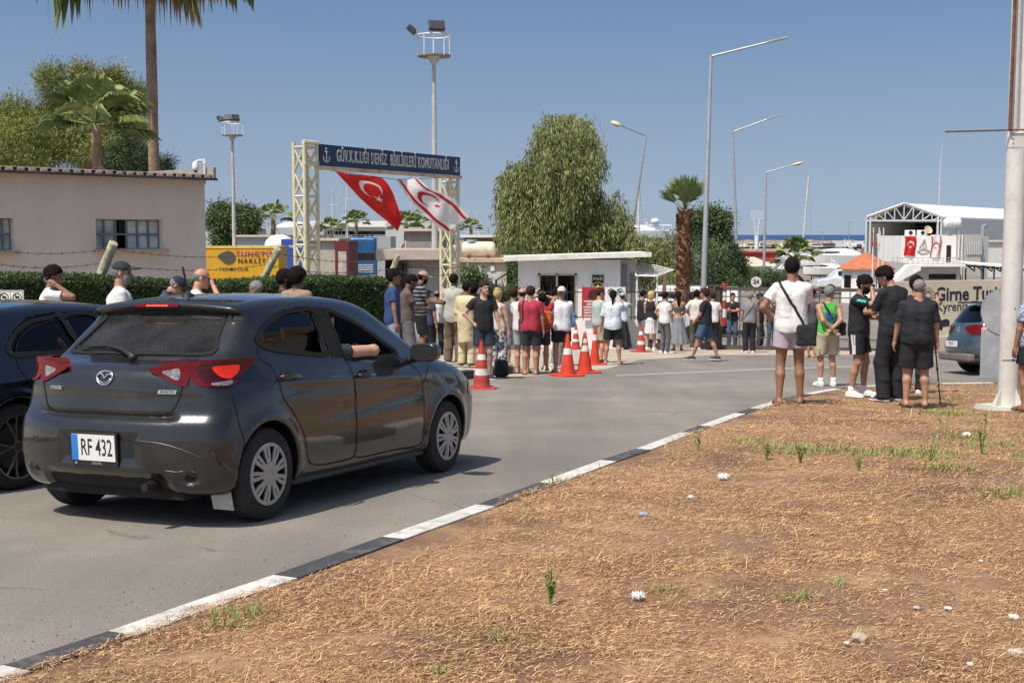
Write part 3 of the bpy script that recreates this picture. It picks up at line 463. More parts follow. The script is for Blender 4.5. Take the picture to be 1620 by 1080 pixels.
palm('fan_palm', 'stout palm with a shaggy red brown trunk and an upright tuft, behind the gate', 1080, 332, 48, 1.45, .23, 13, (.55, 1.5), .12, 0, 6, shaggy=True, tilt=.12)
for i, (px, v, y, cr, lab) in enumerate([(345, 345, 96, 1.3, 'thin distant palm left of the round bushy tree'), (433, 345, 100, 2.0, 'distant palm right of the round bushy tree'), (564, 352, 150, 2.3, 'distant palm over the blue truck'), (524, 362, 120, 1.6, 'low distant palm just right of the left sign column'), (643, 356, 100, 1.7, 'distant palm behind the red flag tip'), (685, 350, 95, 2.2, 'distant palm behind the white flag'), (706, 355, 90, 1.5, 'small distant palm behind the right sign column'), (745, 360, 130, 1.5, 'stubby distant palm right of the white flag'), (1258, 408, 82, 2.0, 'spreading palm behind the man in the white T-shirt')]):
    palm('fan_palm', lab, px, v, y, cr, .2, 18, (-.1, 1.3), .7, 4, 30+i, group='palms in the harbour yard', droop_el=-1.1)

# ---------- the grey hatchback: side outline, half-width table, arches ----------
MZ_OUT = crom([(-.50,.21),(-.60,.27),(-.645,.40),(-.655,.55),(-.64,.66),(-.60,.725),(-.585,.80),(-.58,.90),(-.555,.975),(-.49,1.02),(-.39,1.05),(-.31,1.095),(-.17,1.22),(-.03,1.345),(-.055,1.375),(-.065,1.415),(.0,1.438),(.2,1.462),(.5,1.483),(.95,1.492),(1.35,1.472),(1.62,1.41),(1.95,1.25),(2.28,1.075),(2.48,.985),(2.85,.92),(3.12,.84),(3.28,.73),(3.37,.58),(3.41,.42),(3.37,.26),(3.22,.20),(2.95,.20),(1.3,.185),(-.2,.20)], 6)
MZ_X = [-.66,-.56,-.40,-.2,.0,.4,1.0,1.6,2.1,2.57,2.95,3.2,3.32,3.42]
MZ_Z = [.18,.30,.50,.68,.84,.92,1.0,1.15,1.3,1.42,1.5]
_col = {   # half widths per z level (rows) at each x station
 .18:[.60,.70,.76,.78,.785,.79,.79,.79,.79,.785,.77,.70,.62,.50],
 .30:[.68,.785,.825,.83,.82,.825,.825,.825,.825,.825,.80,.74,.66,.53],
 .50:[.72,.80,.835,.843,.847,.842,.838,.838,.842,.847,.825,.765,.68,.55],
 .68:[.68,.775,.822,.845,.85,.845,.842,.842,.845,.85,.825,.755,.66,.50],
 .84:[.64,.735,.79,.823,.835,.835,.83,.828,.828,.83,.79,.70,.58,.42],
 .92:[.60,.69,.745,.78,.805,.82,.815,.81,.80,.79,.74,.62,.48,.36],
 1.0:[.56,.655,.71,.745,.772,.79,.795,.785,.76,.735,.68,.55,.42,.30],
 1.15:[.52,.62,.655,.68,.705,.73,.738,.725,.69,.65,.60,.50,.38,.28],
 1.3:[.50,.57,.595,.62,.645,.668,.676,.66,.62,.58,.53,.44,.33,.25],
 1.42:[.49,.545,.56,.58,.60,.622,.63,.612,.57,.53,.48,.40,.30,.22],
 1.5:[.48,.53,.54,.555,.575,.592,.60,.58,.54,.50,.45,.38,.28,.20]}
def tab2(x, z, X, Z, col):
    rows = [tab1(x, X, col[k]) for k in Z]; Zs = np.asarray(Z); n = len(Zs)
    M = np.stack(rows, 0); i = np.clip(np.searchsorted(Zs, z)-1, 0, n-2); t = np.clip((z-Zs[i])/(Zs[i+1]-Zs[i]), 0, 1)
    j = np.arange(x.size); g = lambda k: M[np.clip(k, 0, n-1), j]
    h = Zs[i+1]-Zs[i]; a, b = np.clip(i-1, 0, n-1), np.clip(i+2, 0, n-1)
    m0 = (g(i+1)-g(a))/(Zs[i+1]-Zs[a]); m1 = (g(b)-g(i))/(Zs[b]-Zs[i])
    return (2*t**3-3*t**2+1)*g(i)+(t**3-2*t**2+t)*h*m0+(-2*t**3+3*t**2)*g(i+1)+(t**3-t**2)*h*m1
_OG = {}
def outline(out, x, z):
    k = id(out)
    if k not in _OG:
        X0, Z0, h = -1.6, -.4, .008; gx, gz_ = np.meshgrid(X0+np.arange(900)*h, Z0+np.arange(330)*h, indexing='ij')
        lo, hi = out.min(0)-.3, out.max(0)+.3; _OG[k] = (X0, Z0, h, s_poly(gx.ravel(), gz_.ravel(), out).reshape(gx.shape))
    X0, Z0, h, T = _OG[k]; u = np.clip((x-X0)/h, 0, T.shape[0]-1.001); v = np.clip((z-Z0)/h, 0, T.shape[1]-1.001); i = u.astype(int); j = v.astype(int); a = u-i; b = v-j
    return (T[i, j]*(1-a)+T[i+1, j]*a)*(1-b)+(T[i, j+1]*(1-a)+T[i+1, j+1]*a)*b
def car_solid(P, out, X, Z, col, wb, wr, bow=(.16,.16), cut=True):
    x, y, z = P[:, 0], np.abs(P[:, 1]), P[:, 2]
    yb = np.minimum(y, .95)
    xb = np.where(x < wb*.5, x-bow[0]*(yb/.8)**2.6*np.clip((wb*.3-x)/(wb*.3+.3), 0, 1), x+bow[1]*(yb/.8)**2.4*np.clip((x-wb*.6)/1.2, 0, 1))
    zz = z+.055*(y/.7)**2*np.clip((z-1.05)/.35, 0, 1)          # crowned roof
    s1 = outline(out, xb, zz)
    w = tab2(x, z, X, Z, col)
    for cx in (0, wb):                                      # flared arch lips
        r = np.hypot(x-cx, z-wr); w = w+.014*np.exp(-((r-wr-.055)/.055)**2)*(z < .85)
    s2 = (y-w)*.93
    d = smax(s1, s2, .075)
    if cut:
        for cx in (0, wb):
            r = np.hypot(x-cx, (z-wr)*1.0)-(wr+.04)
            d = smax(d, -np.maximum(r, .50-y), .012)
    return d
MZ_WB, MZ_WR = 2.57, .305
def mz_body(P): return car_solid(P, MZ_OUT, MZ_X, MZ_Z, _col, MZ_WB, MZ_WR)

# ---------- car kit ----------
def mesh_sdf(f, lo, hi, h, newton=2): return polygonize(f, lo, hi, h, newton)
def ribbon(b, f, pts, wid, off=.002, m=0, n=6, closed=False, smooth=True, thick=0.0, nin=None):
    """flat strip laid on the surface f=0 along pts (an edge, seam, strap or painted line)"""
    P = crom(pts, n, closed) if smooth else np.array([np.array(pts[i])+(np.array(pts[i+1])-np.array(pts[i]))*t for i in range(len(pts)-1) for t in np.linspace(0, 1, n, endpoint=False)]+[pts[-1]])
    P = project(f, P, 4, off); N = grad(f, P); N /= np.linalg.norm(N, axis=1)[:, None]+1e-9
    T = np.roll(P, -1, 0)-np.roll(P, 1, 0)
    if not closed: T[0] = P[1]-P[0]; T[-1] = P[-1]-P[-2]
    S = np.cross(T, N); S /= np.linalg.norm(S, axis=1)[:, None]+1e-9
    L = P+S*wid/2; Rr = P-S*wid/2; k = len(P)
    if thick:
        V = np.concatenate([L-N*thick, L, Rr, Rr-N*thick]); Fc = []
        for i in range(k if closed else k-1):
            j = (i+1) % k
            for q in range(3): Fc.append((q*k+i, q*k+j, (q+1)*k+j, (q+1)*k+i))
    else: V = np.concatenate([L, Rr]); Fc = [(i, (i+1) % k, k+(i+1) % k, k+i) for i in range(k if closed else k-1)]
    b.add(V, Fc, m); return P, N
def patch(f, poly, ax, side, step=.03, off=.0, guess=.7, n=5, smooth=True, thick=0.0, reach=1.2):
    """surface patch cut out of f=0 along an outline; ax 'y': outline in (x,z) seen from the side, 'x': in (y,z) seen from behind"""
    P = crom(poly, n) if smooth else np.array(poly, float)
    lo = P.min(0); hi = P.max(0); gx, gy = np.meshgrid(np.arange(lo[0]+step/2, hi[0], step), np.arange(lo[1]+step/2, hi[1], step)); q = np.stack([gx.ravel(), gy.ravel()], 1)
    q = q[s_poly(q[:, 0], q[:, 1], P) < -step*.45]; k = len(P)
    A = [Vector(p) for p in P.tolist()]+[Vector(p) for p in q.tolist()]
    r = geometry.delaunay_2d_cdt(A, [], [list(range(k))], 1, 1e-5); V2 = np.array([v[:] for v in r[0]]); Fc = [list(x) for x in r[2]]
    V = np.zeros((len(V2), 3)); a = 1 if ax == 'y' else 0
    if ax == 'y': V[:, 0] = V2[:, 0]; V[:, 2] = V2[:, 1]
    else: V[:, 1] = V2[:, 0]; V[:, 2] = V2[:, 1]
    # march along the axis to the surface, outside in
    g = np.linspace(guess, 0 if ax == 'y' else guess-side*reach, 260)*(side if ax == 'y' else 1)
    best = np.full(len(V), np.nan); prev = None
    for t in g:
        V[:, a] = t; d = f(V)-off
        if prev is not None:
            hit = np.isnan(best) & (d <= 0) & (pd > 0); best[hit] = (prev+(t-prev)*pd[hit]/(pd[hit]-d[hit]+1e-9))
        prev = t; pd = d
    best[np.isnan(best)] = np.nanmean(best); V[:, a] = best
    if (ax == 'y' and side > 0) or (ax == 'x' and side > 0): Fc = [x[::-1] for x in Fc]
    e1, e2 = V[Fc[0][1]]-V[Fc[0][0]], V[Fc[0][2]]-V[Fc[0][0]]; nn = np.cross(e1, e2); gg = grad(f, V[Fc[0][:1]])[0]
    if nn@gg < 0: Fc = [x[::-1] for x in Fc]
    return V, Fc, k
def wheel(parent, r, wid, x, y, side, style, name='wheel'):
    W = E('wheel', loc=(x, y, r)); W.parent = parent; s = side; rr = style['rim']; b = B(); hw = wid/2
    prof = [(rr-.012, -hw*.8), (rr, -hw*.95), (rr+.03, -hw*1.02), (r-.045, -hw*1.0), (r-.015, -hw*.88), (r-.002, -hw*.6), (r, -hw*.3), (r-.006, -hw*.28), (r-.006, -hw*.22), (r, -hw*.2), (r, hw*.2), (r-.006, hw*.22), (r-.006, hw*.28), (r, hw*.3), (r-.002, hw*.6), (r-.015, hw*.88), (r-.045, hw), (rr+.03, hw*1.02), (rr, hw*.95), (rr-.012, hw*.8)]
    M = Matrix.Rotation(PI/2, 3, 'X'); b.lathe(prof, 48, M); b.ob('tyre', M_tyre, W, True, 40)
    # rim or hubcap: a polar sheet with its openings left out, given thickness
    na, nr = 360, 22; R0 = .0; V = []; Fc = []; f = style['hole']
    def zz(q): return style['z'](q)
    for lay in (0, 1):
        for i in range(nr+1):
            q = i/nr; q = q**.85; R = rr*q
            for k in range(na): a = 2*PI*k/na; V.append((R*math.cos(a), s*(hw*1.0+zz(q)-lay*.012), R*math.sin(a)))
    def keep(i, k): q = ((i+.5)/nr)**.85; return not f(q, 2*PI*(k+.5)/na)
    K = [[keep(i, k % na) for k in range(na)] for i in range(nr)]
    n0 = (nr+1)*na
    for i in range(nr):
        for k in range(na):
            if not K[i][k]: continue
            k2 = (k+1) % na; q = (i*na+k, i*na+k2, (i+1)*na+k2, (i+1)*na+k); Fc.append(q if s < 0 else q[::-1])
            for (A, Bq, nb) in ((q[0], q[3], K[i][k-1]), (q[2], q[1], K[i][(k+1) % na]), (q[3], q[2], i+1 < nr and K[i+1][k]), (q[1], q[0], i > 0 and K[i-1][k])):
                if not nb: Fc.append((A, Bq, Bq+n0, A+n0))
    OB(style['name'], V, Fc, style['mat'], W, True, sharp=35)
    b = B(); b.lathe([(.0, -.02), (rr*.98, -.02), (rr*.98, hw*.7)], 32, Matrix.Rotation(PI/2*(-s), 3, 'X')); b.lathe([(.02, .035), (rr*.72, .035), (rr*.72, .05)], 24, Matrix.Rotation(PI/2*(-s), 3, 'X')); b.ob('brake_disc', mat('brake and wheel well', (.05, .045, .04), .7, .3), W, True, 40)
    b = B(); b.tube([(0, s*(hw+zz(0)-.005), 0), (0, s*(hw+zz(0)+.006), 0)], style.get('cap', .026), 20); b.ob('centre_cap', style.get('capmat', M_chrome), W, True, 40)
    return W
def holes_hatch(q, a):
    n = 9; u = (a/(2*PI)*n) % 1-.5                             # nine slim Y spokes, each slit down its middle
    big = .36 < q < .90 and abs(u) > .5-(.13+.19*(q-.36)); big = big and abs(abs(u)-.5) < .31*min(1, (q-.33)/.2, (.93-q)/.08)
    slit = .5 < q < .88 and abs(u) < .045*min(1, (q-.48)/.1, (.9-q)/.06)
    return big or slit
def holes_spoke(q, a):
    n = 5; u = abs((a/(2*PI)*n) % 1-.5)                        # five thin forked spokes
    t = .05+.145*max(0, (q-.2))/.8
    return .2 < q < .95 and not (abs(u-t) < .028/q*.55+.012)
def shell(P, d, th, lowz, x0, x1):
    x, y, z = P[:, 0], np.abs(P[:, 1]), P[:, 2]
    void = np.maximum.reduce([d+th, lowz-z, x0-x, x-x1]); return smax(d, -void, .01)
def finish_body(parent, f, lo, hi, h, mats, doors, gate, inner):
    V, Fc = mesh_sdf(f, lo, hi, h); C = V[Fc].mean(1); own = np.zeros(len(Fc), int)
    for k, (poly, side) in enumerate(doors, 1):
        m = (s_poly(C[:, 0], C[:, 2], crom(poly, 5)) < 0) & (C[:, 1]*side > .5) & (np.abs(C[:, 1]) > .5); own[m] = k
    if gate is not None: m = (s_poly(C[:, 1], C[:, 2], crom(gate, 5)) < 0) & (C[:, 0] < .12); own[m] = len(doors)+1
    G_ = grad(f, V); G_ /= np.linalg.norm(G_, axis=1)[:, None]+1e-9; out = []
    mi = inner(C).astype(int)
    for k, nm in enumerate(['body']+['door']*len(doors)+(['tailgate'] if gate is not None else [])):
        s = own == k
        if not s.any(): out.append(None); continue
        u, inv = np.unique(Fc[s], return_inverse=True); o = OB(nm, V[u], inv.reshape(-1, 4), mats, parent, True, mi[s])
        o.data.normals_split_custom_set_from_vertices(G_[u].tolist()); out.append(o)
    return out

# ---------- the dark grey hatchback in the foreground ----------
def mz_out(P): return car_solid(P, MZ_OUT, MZ_X, MZ_Z, _col, MZ_WB, MZ_WR)
DLO_R = [(.06,1.165),(.14,1.245),(.27,1.32),(.45,1.375),(.62,1.392),(.80,1.39),(.825,1.2),(.825,1.035),(.5,1.055),(.2,1.095)]
DLO_F = [(.985,1.385),(1.12,1.355),(1.3,1.295),(1.5,1.20),(1.68,1.10),(1.83,1.005),(1.6,.985),(1.3,.99),(1.03,1.005),(1.0,1.2)]
DLO = [(-.0,1.14),(.08,1.24),(.22,1.325),(.42,1.39),(.65,1.41),(.95,1.40),(1.15,1.36),(1.4,1.27),(1.6,1.17),(1.8,1.05),(1.88,.985),(1.6,.965),(1.1,.985),(.5,1.03),(.15,1.075)]
REARW = [(-.58,1.10),(-.54,1.20),(-.49,1.335),(-.44,1.352),(0,1.358),(.44,1.352),(.49,1.335),(.54,1.20),(.58,1.10),(.35,1.065),(0,1.052),(-.35,1.065)]
WIND = [(-.68,1.04),(-.63,1.2),(-.53,1.375),(-.4,1.405),(0,1.415),(.4,1.405),(.53,1.375),(.63,1.2),(.68,1.04),(.4,1.0),(0,.985),(-.4,1.0)]
def mz_full(P):
    d = mz_out(P); x, y, z = P[:, 0], np.abs(P[:, 1]), P[:, 2]
    # creases and hollows
    d = d+.010*np.exp(-((z-.60-.05*np.clip(x, 0, 2))/.07)**2)*np.exp(-((x-1.35)/.9)**4)*(y > .6)          # hollow of the doors
    d = d-.006*np.exp(-((z-(.90-.035*x))/.03)**2)*np.clip((x+.2)*3, 0, 1)*np.clip((2.3-x)*3, 0, 1)*(y > .6)
    rear = np.clip((-.35-x)/.15, 0, 1)
    rec = np.maximum(np.abs(P[:, 1])-.33-.35*(z-.5)*0, np.abs(z-.50)-.115); d = d+rear*.022*np.clip(-rec/.06, 0, 1)              # plate recess
    d = d+rear*.022*np.exp(-((z-.705)/.022)**2)*np.clip((.56-y)/.06, 0, 1)                                                   # lip under the tailgate
    d = d+rear*.03*np.clip((.36-z)/.05, 0, 1)*np.clip((.52-y)/.08, 0, 1)
    lowr = np.abs(np.hypot((y-.62)/1.5, z-.33))-.05; d = d+rear*.02*np.clip(-lowr/.02, 0, 1)
    body = shell(P, d, .045, .46, -.30, 2.35)
    hole = np.maximum(np.minimum(s_poly(x, z, np.array(DLO_R)), s_poly(x, z, np.array(DLO_F)))+.012, .45-y)
    rw = np.maximum(s_poly(P[:, 1], z, np.array(REARW))+.012, x-.12); ww = np.maximum(s_poly(P[:, 1], z, np.array(WIND)), 1.35-x)
    return smax(body, -np.minimum.reduce([hole, rw, ww]), .004)
def build_mazda():
    al = rad(23.9); loc = Vector((-2.347, 8.23, gz(8.23)))
    fw = Vector((math.sin(al), math.cos(al), -SL*math.cos(al))).normalized(); lf = Vector((-math.cos(al), math.sin(al), -SL*math.sin(al))).normalized()
    Rm = Matrix((fw, lf, fw.cross(lf))).transposed(); car = E('hatchback_car', 'dusty dark grey hatchback with its brake lights lit, driver elbow out of the window', 'car', loc, Rm.to_euler())
    paint = mat('dark grey metallic paint', (.023, .021, .0205), .28, .45, var=.12, scale=1.5, coat=1.0, dirt=((.13, .115, .095), .22, 3.5))
    dr = [(.0,1.14),(.10,1.27),(.28,1.37),(.55,1.42),(.87,1.415),(.90,1.2),(1.05,1.0),(1.085,.78),(1.10,.40),(1.07,.27),(.80,.255),(.58,.27),(.475,.33),(.42,.5),(.30,.66),(.16,.80),(.13,.95),(.10,1.06)]
    df = [(.88,1.415),(1.1,1.39),(1.35,1.31),(1.6,1.19),(1.85,1.05),(2.05,.955),(2.12,.78),(2.14,.5),(2.13,.30),(2.06,.245),(1.6,.25),(1.12,.26),(1.105,.40),(1.09,.78),(1.05,1.0),(.91,1.2)]
    gate = [(-.60,1.16),(-.585,1.02),(-.58,.93),(-.54,.80),(-.47,.725),(-.30,.70),(0,.697),(.30,.70),(.47,.725),(.54,.80),(.58,.93),(.585,1.02),(.60,1.16),(.555,1.30),(.54,1.43),(.30,1.47),(0,1.475),(-.30,1.47),(-.54,1.43),(-.555,1.30)]
    inn = lambda C: mz_out(C) < -.02
    parts = finish_body(car, mz_full, (-.72, -.90, .16), (3.48, .90, 1.53), .0145, [paint, M_dark], [(dr, -1), (df, -1), (dr, 1), (df, 1)], gate, inn)
    doors = parts[1:5]; tail = parts[5]
    gd = glass('tinted side glass', (.10, .11, .11)); gf = glass('windscreen glass', (.55, .6, .58)); gr = glass('dusty rear glass', (.05, .055, .06), dust=.15)
    for s in (-1, 1):
        dR, dF = doors[0 if s < 0 else 2], doors[1 if s < 0 else 3]
        V, Fc, k = patch(mz_out, DLO_R, 'y', s, off=-.008, smooth=False); OB('window', V, Fc, gd, dR)
        if s > 0: V, Fc, k = patch(mz_out, DLO_F, 'y', s, off=-.008, smooth=False); OB('window', V, Fc, gf, dF)
        Y = lambda L: [(x, .92*s, z) for x, z in L]
        b = B()                                               # black frame round the side glass, closed hoops
        for w_, L in ((.034, DLO_R), (.034, DLO_F)): ribbon(b, mz_out, [(x, .72*s, z) for x, z in L], w_, .006, closed=True, n=4)
        for x0 in (.85, .885, .92, .95): ribbon(b, mz_out, [(x0, .66*s, 1.395), (x0+.01, .72*s, 1.2), (x0+.03, .78*s, 1.02)], .04, .002+.0003*x0, n=6)
        b.ob('window_trim', M_gap, car, True)
        b = B(); ribbon(b, mz_full, Y(dr), .007, .004, closed=True, n=5); ribbon(b, mz_full, Y(df), .007, .0042, closed=True, n=5)
        ribbon(b, mz_full, [(2.14, .92*s, .78), (2.28, .86*s, .94), (2.42, .80*s, 1.02)], .007, .0015)
        ribbon(b, mz_full, [(2.98, .9*s, .64), (3.03, .9*s, .75), (3.02, .8*s, .88)], .007, .0015); ribbon(b, mz_full, [(-.27, .9*s, .46), (-.33, .9*s, .70), (-.36, .86*s, .88)], .007, .0015)
        b.ob('panel_gap', M_gap, car, True)
        for hx, hz, dd in ((.25, .925, dR), (1.23, .885, dF)):
            p = project(mz_full, [[hx, .85*s, hz]], 4, 0)[0]; h = E('handle'); h.parent = dd
            b = B(); b.tube([(hx-.11, p[1]+.004*s, hz), (hx-.09, p[1]+.035*s, hz+.004), (hx, p[1]+.042*s, hz+.006), (hx+.09, p[1]+.035*s, hz+.002), (hx+.11, p[1]+.004*s, hz-.002)], [.012, .014, .015, .014, .012], 10); b.ob('grip', paint, h, True)
            b = B(); b.ell((hx, p[1]-.003*s, hz), (.075, .012, .042), 20, 10); b.ob('recess', M_black, h, True)
        # door mirror
        mir = E('door_mirror'); mir.parent = dF
        f = lambda P: smin(smax(s_box(P, (1.955, .955*s, 1.03), (.085, .118, .072), .062), 1.905-P[:, 0], .02), s_cap(P, (1.98, .80*s, .965), (1.98, .90*s, .99), .030, .03), .03)
        V, Fc = mesh_sdf(f, (1.82, .74 if s > 0 else -1.12, .90), (2.08, 1.12 if s > 0 else -.74, 1.14), .009); OB('mirror_housing', V, Fc, paint, mir)
        b = B(); pl = [(math.cos(t)*.105*(abs(math.cos(t))**-.25 if abs(math.cos(t)) > .2 else 1), math.sin(t)*.066*(abs(math.sin(t))**-.3 if abs(math.sin(t)) > .2 else 1)) for t in np.linspace(0, 2*PI, 28, endpoint=False)]
        b.prism(pl, .01, basis((1.898, .965*s, 1.03), (0, -1, 0), (0, 0, 1))); b.ob('mirror_rim', M_black, mir)
        b = B(); b.prism([(x*.9, y*.88) for x, y in pl], .004, basis((1.893, .965*s, 1.03), (0, -1, 0), (0, 0, 1))); b.ob('mirror_glass', mat('mirror glass', (.6, .62, .62), .03, 1, var=0), mir)
    V, Fc, k = patch(mz_out, REARW, 'x', -1, off=-.006, guess=-.9, smooth=True, n=3); OB('rear_window', V, Fc, gr, tail)
    V, Fc, k = patch(mz_out, WIND, 'x', 1, off=-.006, guess=2.9, smooth=True, n=3, reach=1.6); OB('windscreen', V, Fc, gf, car)
    b = B(); ribbon(b, mz_out, [(-.3+.32*(z-1.05)/.3, y, z) for y, z in REARW], .034, .006, closed=True, n=3); b.ob('window_seal', M_gap, tail, True)
    b = B(); ribbon(b, mz_full, [(-.55, y, z) for y, z in gate[:13]], .010, .004, n=5); ribbon(b, mz_full, [(.01, y, 1.43) for y in (-.56, -.3, 0, .3, .56)], .006, .001)
    for s in (-1, 1): ribbon(b, mz_full, [(-.12, .6*s, 1.14), (0, .55*s, 1.28), (.0, .56*s, 1.42)], .01, .0015)
    b.ob('tailgate_gap', M_gap, car, True)
    # tail lamps
    red = mat('red lamp lens', (.13, .002, .004), .18, coat=.3, spec=.25, var=.25, scale=25); clear = mat('clear lamp lens', (.30, .29, .28), .12, .4, coat=1, var=.5, scale=40)
    lit = emit('lit red lamp', (1, .028, .010), .32); dkr = mat('dark red lamp housing', (.06, .003, .005), .18, coat=.4, spec=.3)
    def lamp_f(P): Q = P.copy(); Q[:, 2] = np.minimum(Q[:, 2], .955); return mz_out(Q)
    for s in (-1, 1):
        L = E('tail_lamp'); L.parent = car
        def lp(P0, mt, nm, o, ax='x', th=.02):
            V, Fc, k = patch(lamp_f, [(y*s, z) for y, z in P0] if ax == 'x' else P0, ax, -1 if ax == 'x' else s, .02, o, -.9 if ax == 'x' else .95, smooth=True, n=4)
            g = grad(mz_out, V); g[:, 2] = 0; Vb = V-th*g/(np.linalg.norm(g, axis=1)[:, None]+1e-9); n = len(V)
            return OB(nm, np.concatenate([V, Vb]), Fc+[(i, (i+1) % k, (i+1) % k+n, i+n) for i in range(k)], mt, L, True, sharp=40)
        lp([(.335,.995),(.40,1.02),(.50,1.04),(.60,1.052),(.605,.98),(.59,.90),(.50,.92),(.42,.955)], red, 'lamp_lens', .010, th=.16)
        lp([(.43,.985),(.49,1.0),(.54,1.005),(.548,.965),(.535,.935),(.48,.955)], clear, 'reverse_lens', .013)
        lp([(-.495,1.05),(-.34,1.06),(-.20,1.064),(-.08,1.062),(-.085,1.04),(-.18,.97),(-.27,.915),(-.34,.893),(-.48,.90),(-.50,.97)], red, 'lamp_lens', .009, 'y', .10)
        lp([(-.475,1.03),(-.34,1.038),(-.21,1.036),(-.20,1.0),(-.26,.94),(-.35,.912),(-.465,.918),(-.48,.97)], dkr, 'lamp_housing', .0115, 'y')
        lp([(-.42,1.018),(-.32,1.022),(-.225,1.02),(-.235,.975),(-.30,.942),(-.37,.95),(-.415,.985)], lit, 'brake_lamp', .013, 'y')
        lp([(-.44,.918),(-.36,.925),(-.30,.93),(-.31,.908),(-.37,.90),(-.44,.905)], clear, 'lower_lens', .013, 'y')
    b = B(); b.box((-.068, 0, 1.397), (.012, .36, .028)); b.ob('high_brake_light', red, tail, bevel=.006)
    b = B()
    for i in range(9): b.box((-.076, -.08+.02*i, 1.397), (.004, .012, .008))
    b.ob('lit_diodes', emit('lit red diodes', (1, .08, .04), 3.), tail)
    # wiper, marque emblem, badges, plate
    f = mz_out; b = B(); pw = project(f, [[-.42, -.10, 1.03], [-.38, -.04, 1.07], [-.33, .08, 1.11], [-.30, .22, 1.13], [-.29, .40, 1.12]], 4, .03); b.tube(pw, [.022, .02, .016, .011, .007], 8); b.ell(pw[0], (.03, .03, .026)); b.ob('wiper_arm', M_black, tail, True)
    pw = project(f, [[-.33, .02, 1.095], [-.30, .25, 1.12], [-.29, .46, 1.115]], 4, .014); b = B(); b.tube(pw, .008, 6); b.ob('wiper_blade', M_black, tail, True)
    em = E('emblem'); em.parent = tail
    def onr(y, z, o): return project(f, [[-.57, y, z]], 4, o)[0]
    b = B(); ring = [onr(.062*math.cos(t), .945+.050*math.sin(t), .006) for t in np.linspace(0, 2*PI, 33)]; b.tube(ring, .0065, 8, cap=False)
    b.tube([onr(y, z, .006) for y, z in ((.058, .955), (.04, .968), (.022, .962), (0, .936), (-.022, .962), (-.04, .968), (-.058, .955))], .0065, 8)
    b.tube([onr(y, z, .006) for y, z in ((.055, .935), (.03, .915), (0, .905), (-.03, .915), (-.055, .935))], .004, 6); b.ob('winged_ring', M_chrome, em, True)
    for (y, z, wd, tx, nm) in ((.42, .872, .13, 'mazda', 'name_badge'), (-.475, .862, .115, 'SKYACTIV', 'trim_badge')):
        c = onr(y, z, .003); g = grad(f, np.array([c]))[0]; g /= np.linalg.norm(g); xa = np.cross([0, 0, 1], g); xa /= np.linalg.norm(xa); Mx = basis(c, xa, np.cross(g, xa)); b = B()
        if nm == 'trim_badge': b.prism([(-wd/2-.008, -.012), (wd/2, -.012), (wd/2+.008, .012), (-wd/2, .012)], .004, Mx); b.ob(nm, M_chrome, tail); b = B(); b_ = TEXT(tx, .02, bold=.0004); b_[0][:, 2] += .0055; put(b, b_, Mx); b.ob('badge_lettering', M_black, tail)
        else: b_ = TEXT(tx, .042, bold=.0012, depth=.003); b_[0][:, 0] *= 1.1; b_[0][:, 2] += .003; put(b, b_, Mx); b.ob(nm, M_chrome, tail)
    pl = E('number_plate', loc=(-.655, .02, .495), rot=(0, rad(-4), 0)); pl.parent = car; Mx = basis((0, 0, 0), (0, -1, 0), (0, 0, 1)); wh = mat('white plate', (.72, .71, .66), .35, var=.03)
    b = B(); b.box((.008, 0, 0), (.018, .37, .215)); b.ob('plate_frame', M_black, pl, bevel=.004); b = B(); b.box((-.004, 0, .010), (.006, .345, .165)); b.ob('plate_face', wh, pl)
    b = B(); b.box((-.0085, .148, .010), (.003, .049, .165)); b.ob('blue_band', mat('plate blue', (.02, .20, .62), .35), pl); b = B(); Mt = basis((-.0085, -.026, .008), (0, -1, 0), (0, 0, 1)); put(b, TEXT('RF 432', .150, sx=.60, bold=.001), Mt); b.ob('plate_lettering', M_black, pl)
    b = B(); put(b, TEXT('RALLIPEL', .02, bold=.0004), basis((-.0025, -.02, -.090), (0, -1, 0), (0, 0, 1))); b.box((-.002, .15, -.09), (.003, .02, .014)); b.ob('frame_lettering', mat('grey lettering', (.3, .3, .3), .5), pl)
    b = B(); b.lathe([(.0, -.06), (.027, -.06), (.032, 0), (.036, 0), (.036, .14), (.0, .14)], 20, Matrix.Rotation(PI/2, 3, 'Y'), c=(-.60, -.38, .275)); b.ob('exhaust_pipe', mat('sooty exhaust', (.05, .045, .04), .5, .8), car, True, 40)
    pa = project(mz_out, [[.22, -.02, 1.5]], 3, 0)[0]; b = B(); b.lathe([(.045, -.005), (.04, .012), (.016, .026), (.009, .035)], 14, c=pa); b.tube([pa+[0, 0, .03], pa+[-.055, 0, .20]], [.008, .0065], 8); b.ob('roof_antenna', M_black, car, True, 40)
    # sill, mud flaps, painted light lines of the rear bumper
    for s in (-1, 1):
        b = B(); b.box((1.28, .76*s, .205), (1.9, .07, .05)); b.ob('sill', M_black, car, bevel=.015)
        b = B(); ribbon(b, mz_full, [(-.66, .33*s, .56), (-.64, .43*s, .553), (-.62, .53*s, .535), (-.58, .62*s, .505), (-.50, .70*s, .465)], .008, .0015, thick=.004); ribbon(b, mz_full, [(-.62, .50*s, .372), (-.58, .58*s, .366), (-.54, .66*s, .37)], .008, .002, thick=.004); b.ob('bumper_crease', mat('crease light grey', (.075, .075, .075), .35, .5), car, True)  # paler strips paint in the light along bumper crease and slit
        if s < 0: Lx = basis((-.362, -.66, .30), (0, -1, 0), (.30, 0, -1)); b = B(); b.prism([(-.03, .0), (.13, -.03), (.125, .20), (-.03, .20)], .006, Lx); b.ob('mud_flap', mat('pale scuffed mud flap', (.5, .49, .46), .7, dirt=((.2, .17, .14), .7, 9)), car)
